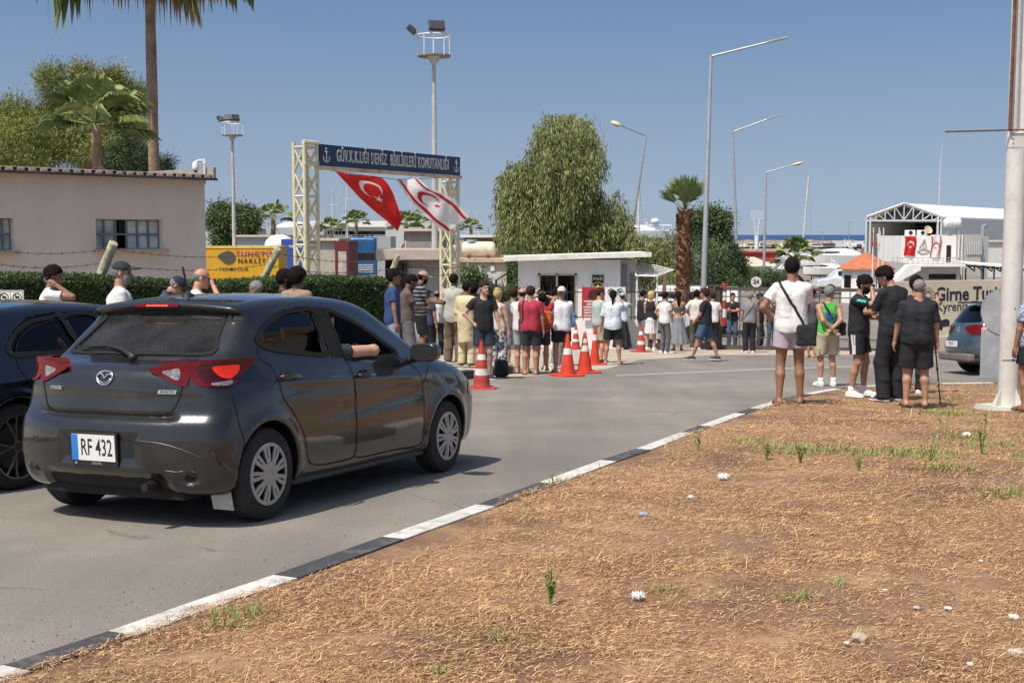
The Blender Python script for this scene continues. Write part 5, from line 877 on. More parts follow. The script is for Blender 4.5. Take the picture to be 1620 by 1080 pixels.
# ---------- police booth, wall and railing ----------
def booth():
    y = 42.; g = gz(y); X0, X1 = XY(820, y), XY(982, y); o = E('guard_booth', 'small white guard booth with a flat overhanging roof and a dark sliding window', 'booth', ((X0+X1)/2, y, g)); W = X1-X0; H = Wd(900, 411, y).z-g; z = lambda v: Wd(900, v, y).z-g; xx = lambda px: XY(px, y)-(X0+X1)/2
    wx0, wx1, wz0, wz1 = xx(853), xx(911), z(500), z(434); b = B(); T = .15
    for c, h in (((xx(853)-W/2)/2, 0),): b.box(((-W/2+wx0)/2, T/2, H/2), (wx0+W/2, T, H)); b.box(((wx1+W/2)/2, T/2, H/2), (W/2-wx1, T, H)); b.box(((wx0+wx1)/2, T/2, (wz1+H)/2), (wx1-wx0, T, H-wz1)); b.box(((wx0+wx1)/2, T/2, wz0/2), (wx1-wx0, T, wz0))
    b.box((-W/2+T/2, T+1.4, H/2), (T, 2.8, H)); b.box((W/2-T/2, T+1.4, H/2), (T, 2.8, H)); b.box((0, 3.0, H/2), (W-2*T, T, H)); b.box((0, 1.5, .05), (W-2*T, 2.7, .1)); b.ob('wall', M_white, o)
    b = B(); b.box((W/2+.27, .9, H/2), (.50, 1.6, H)); b.ob('shaded_side', mat('side shade grey', (.42, .40, .36), .8), o); b = B(); b.box((W/2+.15, .085, H*.55), (.16, .03, H*.8)); b.box((W/2+.4, .085, H*.5), (.16, .03, H*.7)); b.ob('side_panel', mat('grey shutter', (.2, .19, .18), .7), o)  # the block's grey colour stands for shade on the booth's right side
    xr0, xr1 = xx(797)-0, xx(1028); zl, zr = z(411), z(404); a = math.atan2(zr-zl, xr1-xr0); b = B(); b.box(((xr0+xr1)/2, 1.35, (zl+zr)/2+.05), (xr1-xr0, 3.5, .10), R=Matrix.Rotation(-a, 3, 'Y')); b.box(((xr0+xr1)/2, -.42, (zl+zr)/2+.04), (xr1-xr0+.02, .05, .16), R=Matrix.Rotation(-a, 3, 'Y')); b.ob('roof', mat('white roof slab', (.74, .72, .66), .7, dirt=((.4, .36, .3), .4, 1.5)), o)
    w_ = E('window'); w_.parent = o; b = B()
    for p, q in (((wx0, wz0), (wx1, wz0)), ((wx0, wz1), (wx1, wz1)), ((wx0, wz0), (wx0, wz1)), ((wx1, wz0), (wx1, wz1)), (((wx0+wx1)/2-.02, wz0), ((wx0+wx1)/2-.02, wz1))): b.box(((p[0]+q[0])/2, -.012, (p[1]+q[1])/2), (abs(q[0]-p[0])+.07, .05, abs(q[1]-p[1])+.07))
    b.ob('frame', mat('cream window frame', (.55, .47, .36), .6), w_); b = B(); b.box(((wx0+wx1)/2, .04, (wz0+wz1)/2), (wx1-wx0, .01, wz1-wz0)); b.ob('pane', M_dgl, w_); b = B(); b.box((0, 2.85, H/2), (W-.3, .02, H-.1)); b.box(((wx0+wx1)/2-.3, .5, 1.1), (1.2, .5, .9)); b.ob('dark_room', mat('dim booth room', (.10, .09, .08), .9), o)
    # POLIS board and round crest on the wall
    s = E('police_sign', 'black POLIS board with a gold crest below it on the booth wall', 'sign', (XY(946, y), y-.02, g)); zc = z(441); b = B(); b.box((0, -.02, zc), (.39, .03, .27)); b.ob('name_plate', M_black, s); b = B(); put(b, TEXT('POLİS', .125, bold=.006, sx=.95), basis((0, -.038, zc-.0), (1, 0, 0), (0, 0, 1))); b.ob('sign_lettering', mat('gold paint', (.62, .5, .2), .5), s)
    zc = z(455.); b = B(); b.lathe([(0, 0), (.22, 0), (.22, .02), (0, .02)], 16, Matrix.Rotation(PI/2, 3, 'X'), c=(0, -.0, zc)); b.ob('crest_back', M_black, s); b = B(); q = -.028
    for k in range(5): a = k*2*PI/5+PI/2; b.add([(.15*math.cos(a), q, zc+.15*math.sin(a)), (.06*math.cos(a-.63), q, zc+.06*math.sin(a-.63)), (0, q, zc), (.06*math.cos(a+.63), q, zc+.06*math.sin(a+.63))], [(0, 3, 2, 1)])
    b.tube([(.185*math.cos(t), q, zc+.185*math.sin(t)) for t in np.linspace(0, 2*PI, 25)], .014, 5, cap=False); b.ob('crest', mat('gold crest', (.7, .58, .25), .45), s)
    # canopy of white bars at the right of the booth
    o = E('canopy', 'white slatted steel canopy jutting right from the booth', 'canopy', (XY(1005, 43), 43, gz(43))); b = B(); A_, B_ = Wd(1006, 416, 43)-o.location, Wd(1066, 427, 42.4)-o.location; C_, D_ = Wd(1006, 436, 41.6)-o.location, Wd(1040, 437, 41.6)-o.location
    for k in range(7): t = k/6; p = A_+(C_-A_)*t; q = B_+(D_-B_)*t*.9; b.tube([p, p+(q-p)*.5+Vector((0, 0, .04)), q], .014, 5)
    b.tube([A_, C_], .03, 5); b.tube([B_, D_], .03, 5); b.tube([C_, D_], .03, 5); b.tube([(A_+B_)/2, (A_+B_)/2-Vector((0, 0, .5))], .025, 5); b.ob('canopy_frame', M_wm, o, True, 40); b = B()
    for px in (1008, 1040): p = Wd(px, 437, 41.7)-o.location; b.tube([p, (p.x, p.y, 0)], .035, 6)
    b.ob('canopy_post', M_wm, o, True, 40)
booth()
def lowwall():
    y = 40.; g = gz(y); a, c = XY(770, y), XY(1013, y); H = .93; o = E('low_wall', 'low white wall in front of the booth, topped by a black spiked railing', 'wall', (a, y, g)); b = B(); b.box(((c-a)/2, .1, H/2), (c-a, .2, H)); b.ob('wall', M_white, o)
    b = B(); n = int((c-a)/.26); R = random.Random(2)
    for i in range(n+1): x = (c-a)*i/n; b.tube([(x, .1, H), (x, .1, H+1.05), (x, .1, H+1.2)], [.011, .011, .002], 5)
    for z in (H+.1, H+.92): b.box(((c-a)/2, .1, z), (c-a, .03, .03))
    b.ob('railing', M_black, o)
    o = E('railing_fence', 'rusty brown spiked railing between the booth and the gate', 'fence', (XY(1013, y), y, g)); L = XY(1121, y)-XY(1013, y); b = B(); b.box((L/2, 0, .10), (L, .15, .2)); b.ob('footing', M_conc, o); b = B(); n = int(L/.24)
    for i in range(n+1): b.tube([(L*i/n, 0, .1), (L*i/n, 0, 1.95), (L*i/n, 0, 2.08)], [.013, .013, .002], 5)
    for z in (.3, 1.85): b.box((L/2, 0, z), (L, .04, .04))
    b.ob('railing', M_brown, o)
    b = B(); b.box((0, 0, 1.2), (.10, .10, 2.5)); tag(b.ob('steel_post', mat('brown rusty post', (.22, .12, .07), .8)), 'brown square post in the railing beside the canopy', 'post').location = (XY(1052, y-.05), y-.05, g)
    # posters on the railing
    def board(px0, px1, v0, v1, yy, nm, lab, m):
        X = XY((px0+px1)/2, yy); g_ = gz(yy); s_ = E(nm, lab, 'sign', (X, yy, g_)); z0, z1 = Wd(900, v1, yy).z-g_, Wd(900, v0, yy).z-g_; w_ = XY(px1, yy)-XY(px0, yy); b = B(); b.box((0, 0, (z0+z1)/2), (w_, .03, z1-z0)); b.ob('board', m, s_); return s_, w_, z0, z1
    s_, w_, z0, z1 = board(921, 957, 454, 502, 39.85, 'warning_board', 'red board with a dark soldier emblem and white capital lines beside the booth window', mat('red board', (.38, .025, .03), .5)); h = z1-z0; b = B()
    for i, t in enumerate(['YASAK BÖLGE', 'GİRİLMEZ', 'FORBIDDEN ZONE', 'ZONE INTERDITE', 'VERBOTENE ZONE', 'AKSİ HALDE ATEŞ EDİLİR']): VF = TEXT(t, .075, bold=.003); ww = np.ptp(VF[0][:, 0]); VF[0][:, 0] *= min(1.3, w_*.86/ww); put(b, VF, basis((0, -.02, z0+h*(.53-.095*i)), (1, 0, 0), (0, 0, 1)))
    b.ob('board_lettering', M_white, s_); b = B(); Mx = basis((0, -.018, z0+h*.76), (1, 0, 0), (0, 0, 1)); b.prism([(.1*math.cos(t)*1.6, .1*math.sin(t)*1.7) for t in np.linspace(0, 2*PI, 14, endpoint=False)], .004, Mx); b.prism([(-.2, -.06), (-.1, -.16), (.12, -.17), (.22, -.03), (.1, .0), (-.08, .02)], .007, Mx); b.ob('dark_emblem', mat('dark emblem', (.05, .012, .015), .6), s_)
    s_, w_, z0, z1 = board(957, 990, 454, 500, 39.7, 'prohibition_board', 'white board with two struck-out camera symbols right of the red board', M_wm); b = B()
    for x in (-.13, .16): zc = z1-.16; b.tube([(x+.10*math.cos(t), -.02, zc+.10*math.sin(t)) for t in np.linspace(0, 2*PI, 21)], .012, 5, cap=False); b.tube([(x-.07, -.02, zc+.07), (x+.07, -.02, zc-.07)], .011, 5); b.box((x, -.018, zc), (.11, .008, .06)); b.ell((x, -.02, zc), (.025, .01, .025))
    b.ob('symbols', M_black, s_)
    # black cranked post and mesh in front of the cabin
    yy = 37.; o = E('wire_fence', 'black wire mesh fence with a cranked top post left of the booth', 'fence', (XY(785, yy), yy, gz(yy))); z = Wd(785, 443, yy).z-gz(yy); b = B(); b.tube([(0, 0, 0), (0, 0, z), (.32, 0, z+.20)], .035, 8); b.ob('cranked_post', M_black, o); b = B(); w2 = .55
    for i in range(6): b.tube([(i*w2/5, 0, .9), (i*w2/5, 0, z-.05)], .007, 4)
    for k in range(8): b.tube([(0, 0, .95+k*(z-1)/8), (w2, 0, .95+k*(z-1)/8)], .006, 4)
    b.ob('mesh_panel', M_black, o)
lowwall()
# ---------- sliding gate ----------
def gate():
    y = 39.4; g = gz(y); o = E('gate_pillar', 'brown steel box pillar at the left end of the sliding gate', 'pillar', (XY(1130.5, y), y, g)); h = Wd(1130, 453, y).z-g; b = B(); b.box((-.10, 0, h/2), (.17, .30, h)); b.box((.11, 0, h/2), (.16, .22, h)); b.ob('post', M_brown, o, bevel=.008); b = B(); b.box((0, 0, h+.02), (.48, .34, .04)); b.ob('cap', M_brown, o)
    a, c = XY(1141, y), XY(1412, 38.); d = Vector((c-a, -1.4)); L = d.length; o = E('sliding_gate', 'long brown steel sliding gate of upright bars across the harbour entrance', 'gate', (a, y, g), math.atan2(d.y, d.x)); H = h-.02; b = B(); b.box((L/2, 0, .09), (L, .09, .14)); b.box((L/2, 0, H-.05), (L, .07, .10)); b.box((L/2, 0, .42), (L, .05, .035)); b.box((L/2, 0, H-.3), (L, .04, .03))
    for x in (.03, L-.03, L*.5): b.box((x, 0, H/2), (.07, .08, H-.1))
    b.ob('gate_frame', M_brown, o); n = int(L/.30); bar = B(); bar.tube([(0, 0, .1), (0, 0, H-.06)], .017, 6); b0 = bar.ob('bar', M_brown, o); b0.location = (L/n, 0, 0)
    for i in range(2, n): q = b0.copy(); COL.objects.link(q); q.parent = o; q.location = (L*i/n, 0, 0)
    b = B()
    for x in (.6, L-.6, L*.5): b.lathe([(0, -.03), (.06, -.03), (.06, .03), (0, .03)], 12, Matrix.Rotation(PI/2, 3, 'X'), c=(x, -.0, .05))
    b.ob('rollers', M_black, o); b = B(); b.box((L/2, 0, .008), (L+1, .12, .016)); tag(b.ob('gate_track', M_rust), 'rusty steel track in the ground under the sliding gate', 'track').matrix_world = o.matrix_basis
    # round 24 sign
    yy = 50.; s_ = E('speed_sign', 'round white sign reading 24 above the gate', 'sign', (XY(1197, yy), yy, gz(yy))); z = Wd(1197, 446, yy).z-gz(yy); b = B(); b.tube([(0, .03, 0), (0, .03, z)], .03, 8); b.ob('post', M_galv, s_); b = B(); b.lathe([(0, -.01), (.215, -.01), (.215, .01), (0, .01)], 28, Matrix.Rotation(PI/2, 3, 'X'), c=(0, 0, z)); b.ob('disc', mat('faded pinkish white', (.72, .62, .58), .6), s_); b = B(); put(b, TEXT('24', .24, bold=.012), basis((0, -.014, z-.005), (1, 0, 0), (0, 0, 1))); b.ob('sign_lettering', mat('dark blue figures', (.03, .04, .09), .6), s_)
gate()
def textwall():
    A_ = G(1402, 560); Bq = G(1760, 553); d = Vector((Bq.x-A_.x, Bq.y-A_.y)); L = d.length; o = E('boundary_wall', 'sandy boundary wall with black Girne and Kyrenia lettering right of the gate', 'wall', (A_.x, A_.y, gz(A_.y)), math.atan2(d.y, d.x)); H = Wd(1402, 446, A_.y).z-gz(A_.y); M = mat('sandy render', (.66, .57, .42), .9, var=.08, scale=.8, bump=.006, bscale=18, dirt=((.42, .34, .24), .5, 1.2)); s = A_.y/F
    b = B(); b.box((L/2, .1, H/2-.1), (L, .2, H+.2)); b.ob('wall', M, o); b = B(); b.box((L/2, .09, .22), (L, .24, .45)); b.ob('plinth', mat('pale plinth', (.55, .48, .38), .95, dirt=((.35, .28, .2), .5, 2)), o, bevel=.01)
    X = lambda px: (px-1402)*s*1.0; Z = lambda v: (560-v)*s; b = B(); put(b, TEXT('Girne Turizm', .56, 'LEFT', bold=.016), basis((X(1498), -.006, Z(468)), (1, 0, 0), (0, 0, 1))); put(b, TEXT('Kyrenia Tourism', .40, 'LEFT', bold=.004), basis((X(1501), -.006, Z(488)), (1, 0, 0), (0, 0, 1))); b.ob('wall_lettering', mat('black wall paint', (.02, .02, .02), .6), o)
    b = B(); cx, cz = X(1483), Z(468)
    for k in range(16): a = 2*PI*k/16; b.add([(cx+r*math.cos(a+w_), -.006, cz+r*math.sin(a+w_)) for r, w_ in ((.16, -.05), (.25, -.06), (.25, .06), (.16, .05))], [(0, 1, 2, 3)])
    b.tube([(cx+.12*math.cos(t), -.004, cz+.12*math.sin(t)) for t in np.linspace(0, 2*PI, 21)], .014, 4, cap=False)
    b.add([(cx-.28, -.006, cz-.33), (cx+.05, -.006, cz-.42), (cx+.32, -.006, cz-.30), (cx+.05, -.006, cz-.36)], [(0, 1, 2, 3)]); b.ob('sun_wheel_emblem', mat('black wall paint', (.02, .02, .02)), o)
    b = B(); b.add([(X(px), -.006, Z(v)) for px, v in ((1486, 524), (1494, 508), (1500, 507), (1502, 516), (1509, 510), (1522, 507), (1530, 510), (1530, 519), (1516, 520), (1514, 526), (1508, 524), (1504, 520), (1497, 512), (1491, 525), (1484, 527))], [tuple(range(15))]); b.ob('harbour_silhouette', mat('black wall paint', (.02, .02, .02)), o)
textwall()

# ---------- harbour yard: cabins, trucks, sheds ----------
def slab(name, lab, cat, px0, px1, v0, v1, y, dep, m, group=None, rot=0, part='wall'):
    """a block whose front face spans these picture edges at distance y; returns root, width, height (local x right, y away, z up)"""
    X0, X1 = XY(px0, y), XY(px1, y); g = gz(y); zt, zb = Wd(px0, v0, y).z-g, max(0, Wd(px0, v1, y).z-g); o = E(name, lab, cat, ((X0+X1)/2, y, g), rot, group); W = X1-X0; b = B(); b.box((0, dep/2, (zt+zb)/2), (W, dep, zt-zb)); b.ob(part, m, o); return o, W, zt, zb
M_gry = mat('grey metal cladding', (.36, .37, .37), .6, var=.08, scale=.6); M_lgry = mat('light grey cladding', (.50, .50, .48), .6, var=.06, scale=.5); M_roofw = mat('white roof sheet', (.78, .76, .70), .5, var=.04, scale=.3); M_sand = mat('sand coloured roof', (.60, .50, .38), .7, var=.1)
def cabin():
    y = 43.; g = gz(y); X = lambda px: XY(px, y)-XY(650, y); Z = lambda v: Wd(650, v, y).z-g
    o = E('guard_hut', 'dark glazed hut with a thick concrete roof slab behind the right pillar', 'hut', (XY(650, y), y, g)); b = B(); b.box(((X(597)+X(706))/2, 1.3, (Z(394)+Z(411))/2), (X(706)-X(597), 3.4, Z(394)-Z(411))); b.ob('roof', mat('concrete fascia', (.47, .40, .34), .85, dirt=((.3, .24, .2), .4, 2)), o, bevel=.02)
    H = Z(411); b = B(); b.box(((X(640)+X(706))/2, 1.5, H/2), (X(706)-X(640), 2.6, H)); b.ob('wall', mat('grey hut panel', (.30, .28, .26), .7), o); b = B(); b.box((X(655), .17, H*.45), (X(672)-X(638), .06, H*.9)); b.ob('door', mat('pale hut door', (.48, .46, .42), .6), o)
    b = B(); b.box((X(656), .13, H*.62), (X(664)-X(648), .03, .9)); b.ob('door_window', M_dgl, o); b = B()
    for px in (632, 641): b.box((X(px), .1, H/2), (.12, .12, H))
    b.ob('corner_post', M_black, o); b = B(); b.box((X(620), 2.2, H/2), (X(640)-X(598), .1, H)); b.ob('glazing', M_dgl, o)
    y = 44.; g = gz(y); X = lambda px: XY(px, y)-XY(770, y); Z = lambda v: Wd(770, v, y).z-g
    o = E('container_cabin', 'cream container cabin with a white door left of the booth', 'cabin', (XY(770, y), y, g)); b = B(); b.box(((X(722)+X(801))/2, 1.4, Z(416)/2), (X(801)-X(722), 2.6, Z(416))); b.ob('wall', mat('cream cabin wall', (.52, .47, .38), .8, dirt=((.3, .25, .18), .4, 2)), o)
    b = B(); b.box(((X(718)+X(803))/2, 1.4, Z(415)+.06), (X(803)-X(718), 2.9, .12)); b.ob('roof', mat('rust streaked roof edge', (.55, .42, .30), .8, dirt=((.3, .15, .08), .6, 3)), o); b = B(); b.box((X(782), .08, Z(432)*.5), (.52, .05, Z(432))); b.ob('door', mat('grey white door', (.55, .54, .52), .6), o); b = B(); b.tube([(X(757), .0, Z(420)), (X(770), -.1, Z(448))], .03, 5); b.box((X(779), .05, Z(424)), (.14, .06, .2)); b.ob('stay_and_lamp', M_wm, o)
    o = E('water_tank', 'cream cylindrical water tank lying on the container cabin roof', 'tank', (XY(757, 45), 45, gz(44)+Z(415)+.12)); s = 45/F; L = 50*s; r = 12*s; b = B(); Mr = Matrix.Rotation(PI/2, 3, 'Y'); b.lathe([(0, -L/2-.05), (r*.7, -L/2-.03), (r*.95, -L/2+.04), (r, -L/2+.1), (r, L/2-.1), (r*.95, L/2-.04), (r*.7, L/2+.03), (0, L/2+.05)], 26, Mr, c=(0, 0, r+.06)); b.ob('tank_body', mat('cream tank', (.68, .62, .48), .5), o, True, 50)
    b = B(); b.lathe([(0, .1), (.19, .1), (.19, 0), (.22, 0)], 14, c=(-.25, 0, 2*r+.03)); b.ob('tank_lid', mat('blue grey lid', (.3, .4, .42), .5), o, True, 40); b = B(); b.box((-L*.3, 0, .05), (.08, 2*r, .12)); b.box((L*.3, 0, .05), (.08, 2*r, .12)); b.ob('tank_cradle', M_rust, o)
cabin()
def trailer(px0, px1, v0, y, Lp, col, lab, rot, part_m=None, H=3.3, group='trailers and sheds in the yard'):
    X0 = XY(px0, y); g = gz(y); zt = Wd(px0, v0, y).z-g; W = XY(px1, y)-X0; o = E('trailer', lab, 'trailer', (X0, y, g), rot, group); b = B(); b.box((W/2, 1.25, (zt+.95)/2), (W, 2.5, zt-.95)); b.ob('box_body', part_m or mat('trailer %.2f' % col[0], col, .5, var=.08), o, bevel=.03)
    b = B(); b.box((W/2, 1.25, .85), (W*.98, .9, .2)); b.ob('chassis', M_dark, o)
    for x in (W*.12, W*.25, W*.85):
        for yy in (.25, 2.25): b = B(); b.lathe([(0, -.15), (.35, -.15), (.5, -.1), (.5, .1), (.35, .15), (0, .15)], 20, Matrix.Rotation(PI/2, 3, 'X'), c=(x, yy, .5)); b.ob('wheel', M_tyre, o, True, 40)
    return o, W, zt
o, W, zt = trailer(322, 441, 389.5, 70, 0, (.62, .33, .015), 'yellow box trailer with purple TUNGTÜR lettering and a dark round emblem', 0); s = 70/F; X = lambda px: (px-322)*s; Z = lambda v: Wd(380, v, 70).z-gz(70); q = -.035
b = B(); b.box((W/2, q+.02, zt-.05), (W, .04, .12)); b.ob('top_rail', mat('yellow rail', (.75, .5, .12), .5), o)
b = B(); put(b, TEXT('TUNGTÜR', .42, 'LEFT', bold=.008, sp=1.25), basis((X(373), q, Z(402)), (1, 0, 0), (0, 0, 1))); b.ob('trailer_lettering', mat('purple lettering', (.42, .04, .16), .5), o)
b = B(); put(b, TEXT('NAKLİYAT', .36, 'LEFT', bold=.008, sp=1.3), basis((X(376), q, Z(413)), (1, 0, 0), (0, 0, 1))); put(b, TEXT('TAŞIMACILIK', .24, 'LEFT', bold=.004, sp=1.2), basis((X(346), q, Z(426)), (1, 0, 0), (0, 0, 1))); b.ob('trailer_lettering', M_black, o)
b = B(); b.prism([(.40*math.cos(t)*(1+.5*max(0, math.cos(t-2.9))**6), .36*math.sin(t)) for t in np.linspace(0, 2*PI, 28, endpoint=False)], .01, basis((X(361), q, Z(407)), (1, 0, 0), (0, 0, 1))); b.ob('round_emblem', mat('dark emblem grey', (.07, .065, .06), .6), o)
o, W, zt = trailer(445, 500, 378, 82, 0, (.035, .075, .30), 'blue box trailer with small white lettering behind the left pillar', 0); b = B(); q = -.035; zc = zt-.5; put(b, TEXT('TURK LOJISTIK', .20, 'LEFT', bold=.01), basis((.5, q, zc), (1, 0, 0), (0, 0, 1))); b.box((W*.5, q+.02, 1.3), (.9, .02, .14)); b.ob('trailer_lettering', M_wm, o)
b = B(); W_ = W; b.ell((-.1, 1.2, zt-.45), (1.05, 1.1, .75), 20, 12); tag(b.ob('domed_cover', mat('white dome', (.75, .75, .72), .4), None, True), 'white rounded cover peeping out left of the blue trailer', 'cover').location = (XY(440, 84), 84, gz(84))
def shed(px0, px1, v0, v1, y, dep, m, lab, roof=True, rm=None, name='storage_shed', over=.25, side=0):
    o, W, zt, zb = slab(name, lab, 'shed', px0, px1, v0, v1, y, dep, m, 'trailers and sheds in the yard')
    if roof: b = B(); b.box((0, dep/2, zt+.08), (W+2*over, dep+2*over, .14)); b.ob('roof', rm or M_sand, o)
    return o, W, zt
shed(375, 433, 375, 440, 88, 5, M_gry, 'grey shed with a pale flat roof behind the yellow trailer'); o, W, zt = shed(478, 531, 381, 440, 76, 5, mat('beige shed wall', (.45, .42, .36), .8), 'beige shed with a sand coloured roof between the left pillar and the blue truck')
b = B(); b.box((W/2+.42, 2.0, (zt+.1)/2), (.84, 4.6, zt-.1)); b.ob('side_wall', mat('dark red wall', (.14, .02, .02), .7), o); b = B(); b.box((W/2+.45, -.33, zt*.56), (.5, .03, 2.0)); b.ob('poster', mat('pale poster', (.5, .42, .38), .6, var=.25, scale=4), o)
shed(610, 700, 352, 440, 120, 6, M_lgry, 'long pale grey shed behind the flags', False); shed(642, 700, 366, 440, 68, 4, mat('dim shed', (.30, .26, .22), .8), 'brown fronted shed behind the white truck cab', True, M_sand); shed(735, 790, 376, 440, 62, 3, mat('brick red shed', (.30, .12, .08), .8), 'brick red lean-to with pale roof above the water tank', True, M_roofw); shed(575, 618, 374, 440, 108, 5, M_gry, 'grey box shed right of the blue truck', False)
def marina():
    o, W, zt, zb = slab('marina_building', 'long low marina building with a white roof far behind the arch', 'building', 498, 706, 359, 400, 190, 14, M_lgry); b = B(); b.box((0, 7, zt+.45), (W+1, 16, .9)); b.ob('roof', M_roofw, o); b = B(); b.box((0, -.05, zt-.9), (W*.8, .08, .5)); b.ob('window_band', M_dgl, o)
    o, W, zt, zb = slab('marina_building', 'grey fronted building far behind the hedge, left of the distant palm', 'building', 392, 500, 362, 400, 170, 10, M_gry); b = B(); b.box((0, 5, zt+.2), (W+1, 11, .4)); b.ob('roof', M_gry, o)
    o, W, zt, zb = slab('marina_building', 'blue banded office block far right of the beige building', 'building', 322, 352, 352, 400, 150, 10, M_lgry); b = B(); b.box((0, -.05, zt-.4), (W, .1, .7)); b.ob('blue_band', mat('blue band', (.03, .12, .22), .4), o); b = B(); b.box((0, 5, zt+.15), (W+.6, 11, .3)); b.ob('roof', M_roofw, o)
marina()
def truck(px0, px1, v0, v1, y, col, lab, roofbar=True, name='truck'):
    X0, X1 = XY(px0, y), XY(px1, y); s = y/F; W = X1-X0; g = gz(y); zt = Wd(px0, v0, y).z-g; zb = max(Wd(px0, v1, y).z-g, .35); H = zt-zb; k = W/2.5; o = E(name, lab, 'truck', ((X0+X1)/2, y, g), group='trucks in the harbour yard'); m = mat('truck %.2f' % col[2], col, .3, .2, coat=1)
    f = lambda P: smin(s_box(P, (0, 1.1*k, zb+H*.30), (W*.49, 1.1*k, H*.30), .12*k), s_box(P, (0, 1.3*k, zb+H*.70), (W*.46, .95*k, H*.30), .28*k), .15*k); V, Fc = polygonize(f, (-W*.6, -.4*k, zb-.2), (W*.6, 2.8*k, zt+.3), .07); OB('cab', V, Fc, m, o)
    b = B(); b.box((0, .14*k, zb+H*.54), (W*.86, .34*k, H*.19)); b.ob('windscreen', mat('truck glass', (.02, .025, .03), .08, coat=1), o, bevel=.03); b = B()
    for i in range(4): b.box((0, -.01, zb+H*(.33-.055*i)), (W*.72, .08, H*.03))
    b.ob('grille', mat('bright grille', (.62, .64, .66), .3, .3), o)
    for x in (-W*.34, W*.34): b = B(); b.box((x, -.02, zb+H*.06), (W*.2, .08, H*.07)); b.ob('headlight', mat('clear lamp lens', (.62, .6, .58)), o, bevel=.02)
    b = B(); b.box((0, -.04, zb+.04*H), (W*.3, .06, H*.06)); b.ob('number_plate', M_wm, o)
    for x in (-W*.52, W*.52): b = B(); b.box((x, .35*k, zb+H*.55), (.12, .12, H*.2)); b.ob('mirror', M_black, o, bevel=.02)
    if roofbar: b = B(); b.tube([(-W*.35, .7*k, zt+.1), (W*.35, .7*k, zt+.1)], .04, 5); [b.ell((W*x, .6*k, zt+.12), (.09, .06, .09)) for x in (-.3, -.15, 0, .15, .3)]; b.ob('roof_lamps', M_black, o)
    b = B(); b.box((0, 4.5*k, zb+.25*H), (W*.35, 5*k, .3)); b.ob('chassis', M_dark, o)
    for x in (-W*.42, W*.42): b = B(); b.lathe([(0, -.14), (.35, -.14), (.5, -.09), (.5, .09), (.35, .14), (0, .14)], 20, Matrix.Rotation(PI/2, 3, 'Y'), c=(x, 1.0*k, .5)); b.ob('wheel', M_tyre, o, True, 40)
truck(549, 597, 375, 441, 96, (.03, .12, .27), 'blue truck cab with roof lamps facing the camera behind the hedge'); truck(638, 676, 379, 425, 80, (.70, .70, .68), 'white truck cab behind the guard hut roof', False)
# ---------- hangar and the flag building on the right ----------
def hangar():
    y = 180.; g = gz(y); X = lambda px: XY(px, y)-XY(1369, y); Z = lambda v: Wd(1400, v, y).z-g; o = E('boat_hangar', 'large open fronted boat hangar with a white roof and trussed gable', 'hangar', (XY(1369, y), y, g)); W = X(1487); He = Z(343); Hr = Z(321.5); xr = X(1428); Ld = 60; sk = 46.
    V = [(0, 0, He), (xr, 0, Hr), (W, 0, He), (sk, Ld, He), (sk+xr, Ld, Hr), (sk+W, Ld, He)]; b = B(); b.add(V+[(x, y_, z-.25) for x, y_, z in V], [(0, 1, 4, 3), (1, 2, 5, 4), (6, 9, 10, 7), (7, 10, 11, 8), (0, 6, 7, 1), (1, 7, 8, 2), (2, 8, 11, 5), (0, 3, 9, 6)]); b.ob('roof', M_roofw, o)
    b = B(); b.add([(W, 0, 0), (W, 0, He-.25), (sk+W, Ld, He-.25), (sk+W, Ld, 0)], [(0, 1, 2, 3)]); b.add([(0, 0, 0), (0, 0, He-.25), (sk, Ld, He-.25), (sk, Ld, 0)], [(3, 2, 1, 0)]); b.add([(sk, Ld, 0), (sk, Ld, He-.25), (sk+xr, Ld, Hr-.25), (sk+W, Ld, He-.25), (sk+W, Ld, 0)], [(0, 1, 2, 3, 4)]); b.ob('wall', mat('hangar cladding', (.50, .52, .50), .6, var=.04, scale=.2), o)
    b = B(); b.add([(W*.02+6, 16, 0), (W+13, 16, 0), (W+12, 16, He-.3), (W*.02+6, 16, He-.3)], [(0, 1, 2, 3)]); b.add([(.3, .2, He-.9), (W-.3, .2, He-.9), (xr, .2, Hr-.35)], [(0, 1, 2)]); b.ob('shade_sheet', mat('hangar shade', (.045, .048, .05), .8, var=.2, scale=.3), o)  # dark sheets paint the shade inside the open front and gable
    b = B()
    for x in (0, .55, W-.5, W): b.box((x, -.1, He/2), (.22, .25, He))
    b.box((W/2, -.1, He-.55), (W, .2, .28)); b.tube([(0, -.15, He), (xr, -.15, Hr)], .16, 5); b.tube([(xr, -.15, Hr), (W, -.15, He)], .16, 5); n = 8
    pt = [(W*i/n, He-.5, He+(Hr-He)*(1-abs(W*i/n-xr)/max(xr, W-xr))) for i in range(n+1)]
    for i, (x, z0, z1) in enumerate(pt):
        if 0 < i < n: b.tube([(x, -.15, z0), (x, -.15, z1)], .09, 5)
        if i < n: j = i+1; a_, c_ = (pt[i], pt[j]); b.tube([(a_[0], -.15, a_[2] if x < xr-.5 else a_[1]), (c_[0], -.15, c_[1] if x < xr-.5 else c_[2])], .08, 5)
    b.ob('truss', mat('grey white truss', (.55, .57, .56), .5), o); b = B()
    for k in range(4): b.box((W*.5+7, 15.8, He*(.2+.2*k)), (W, .1, .1))
    b.ob('wall_rail', M_galv, o)
hangar()
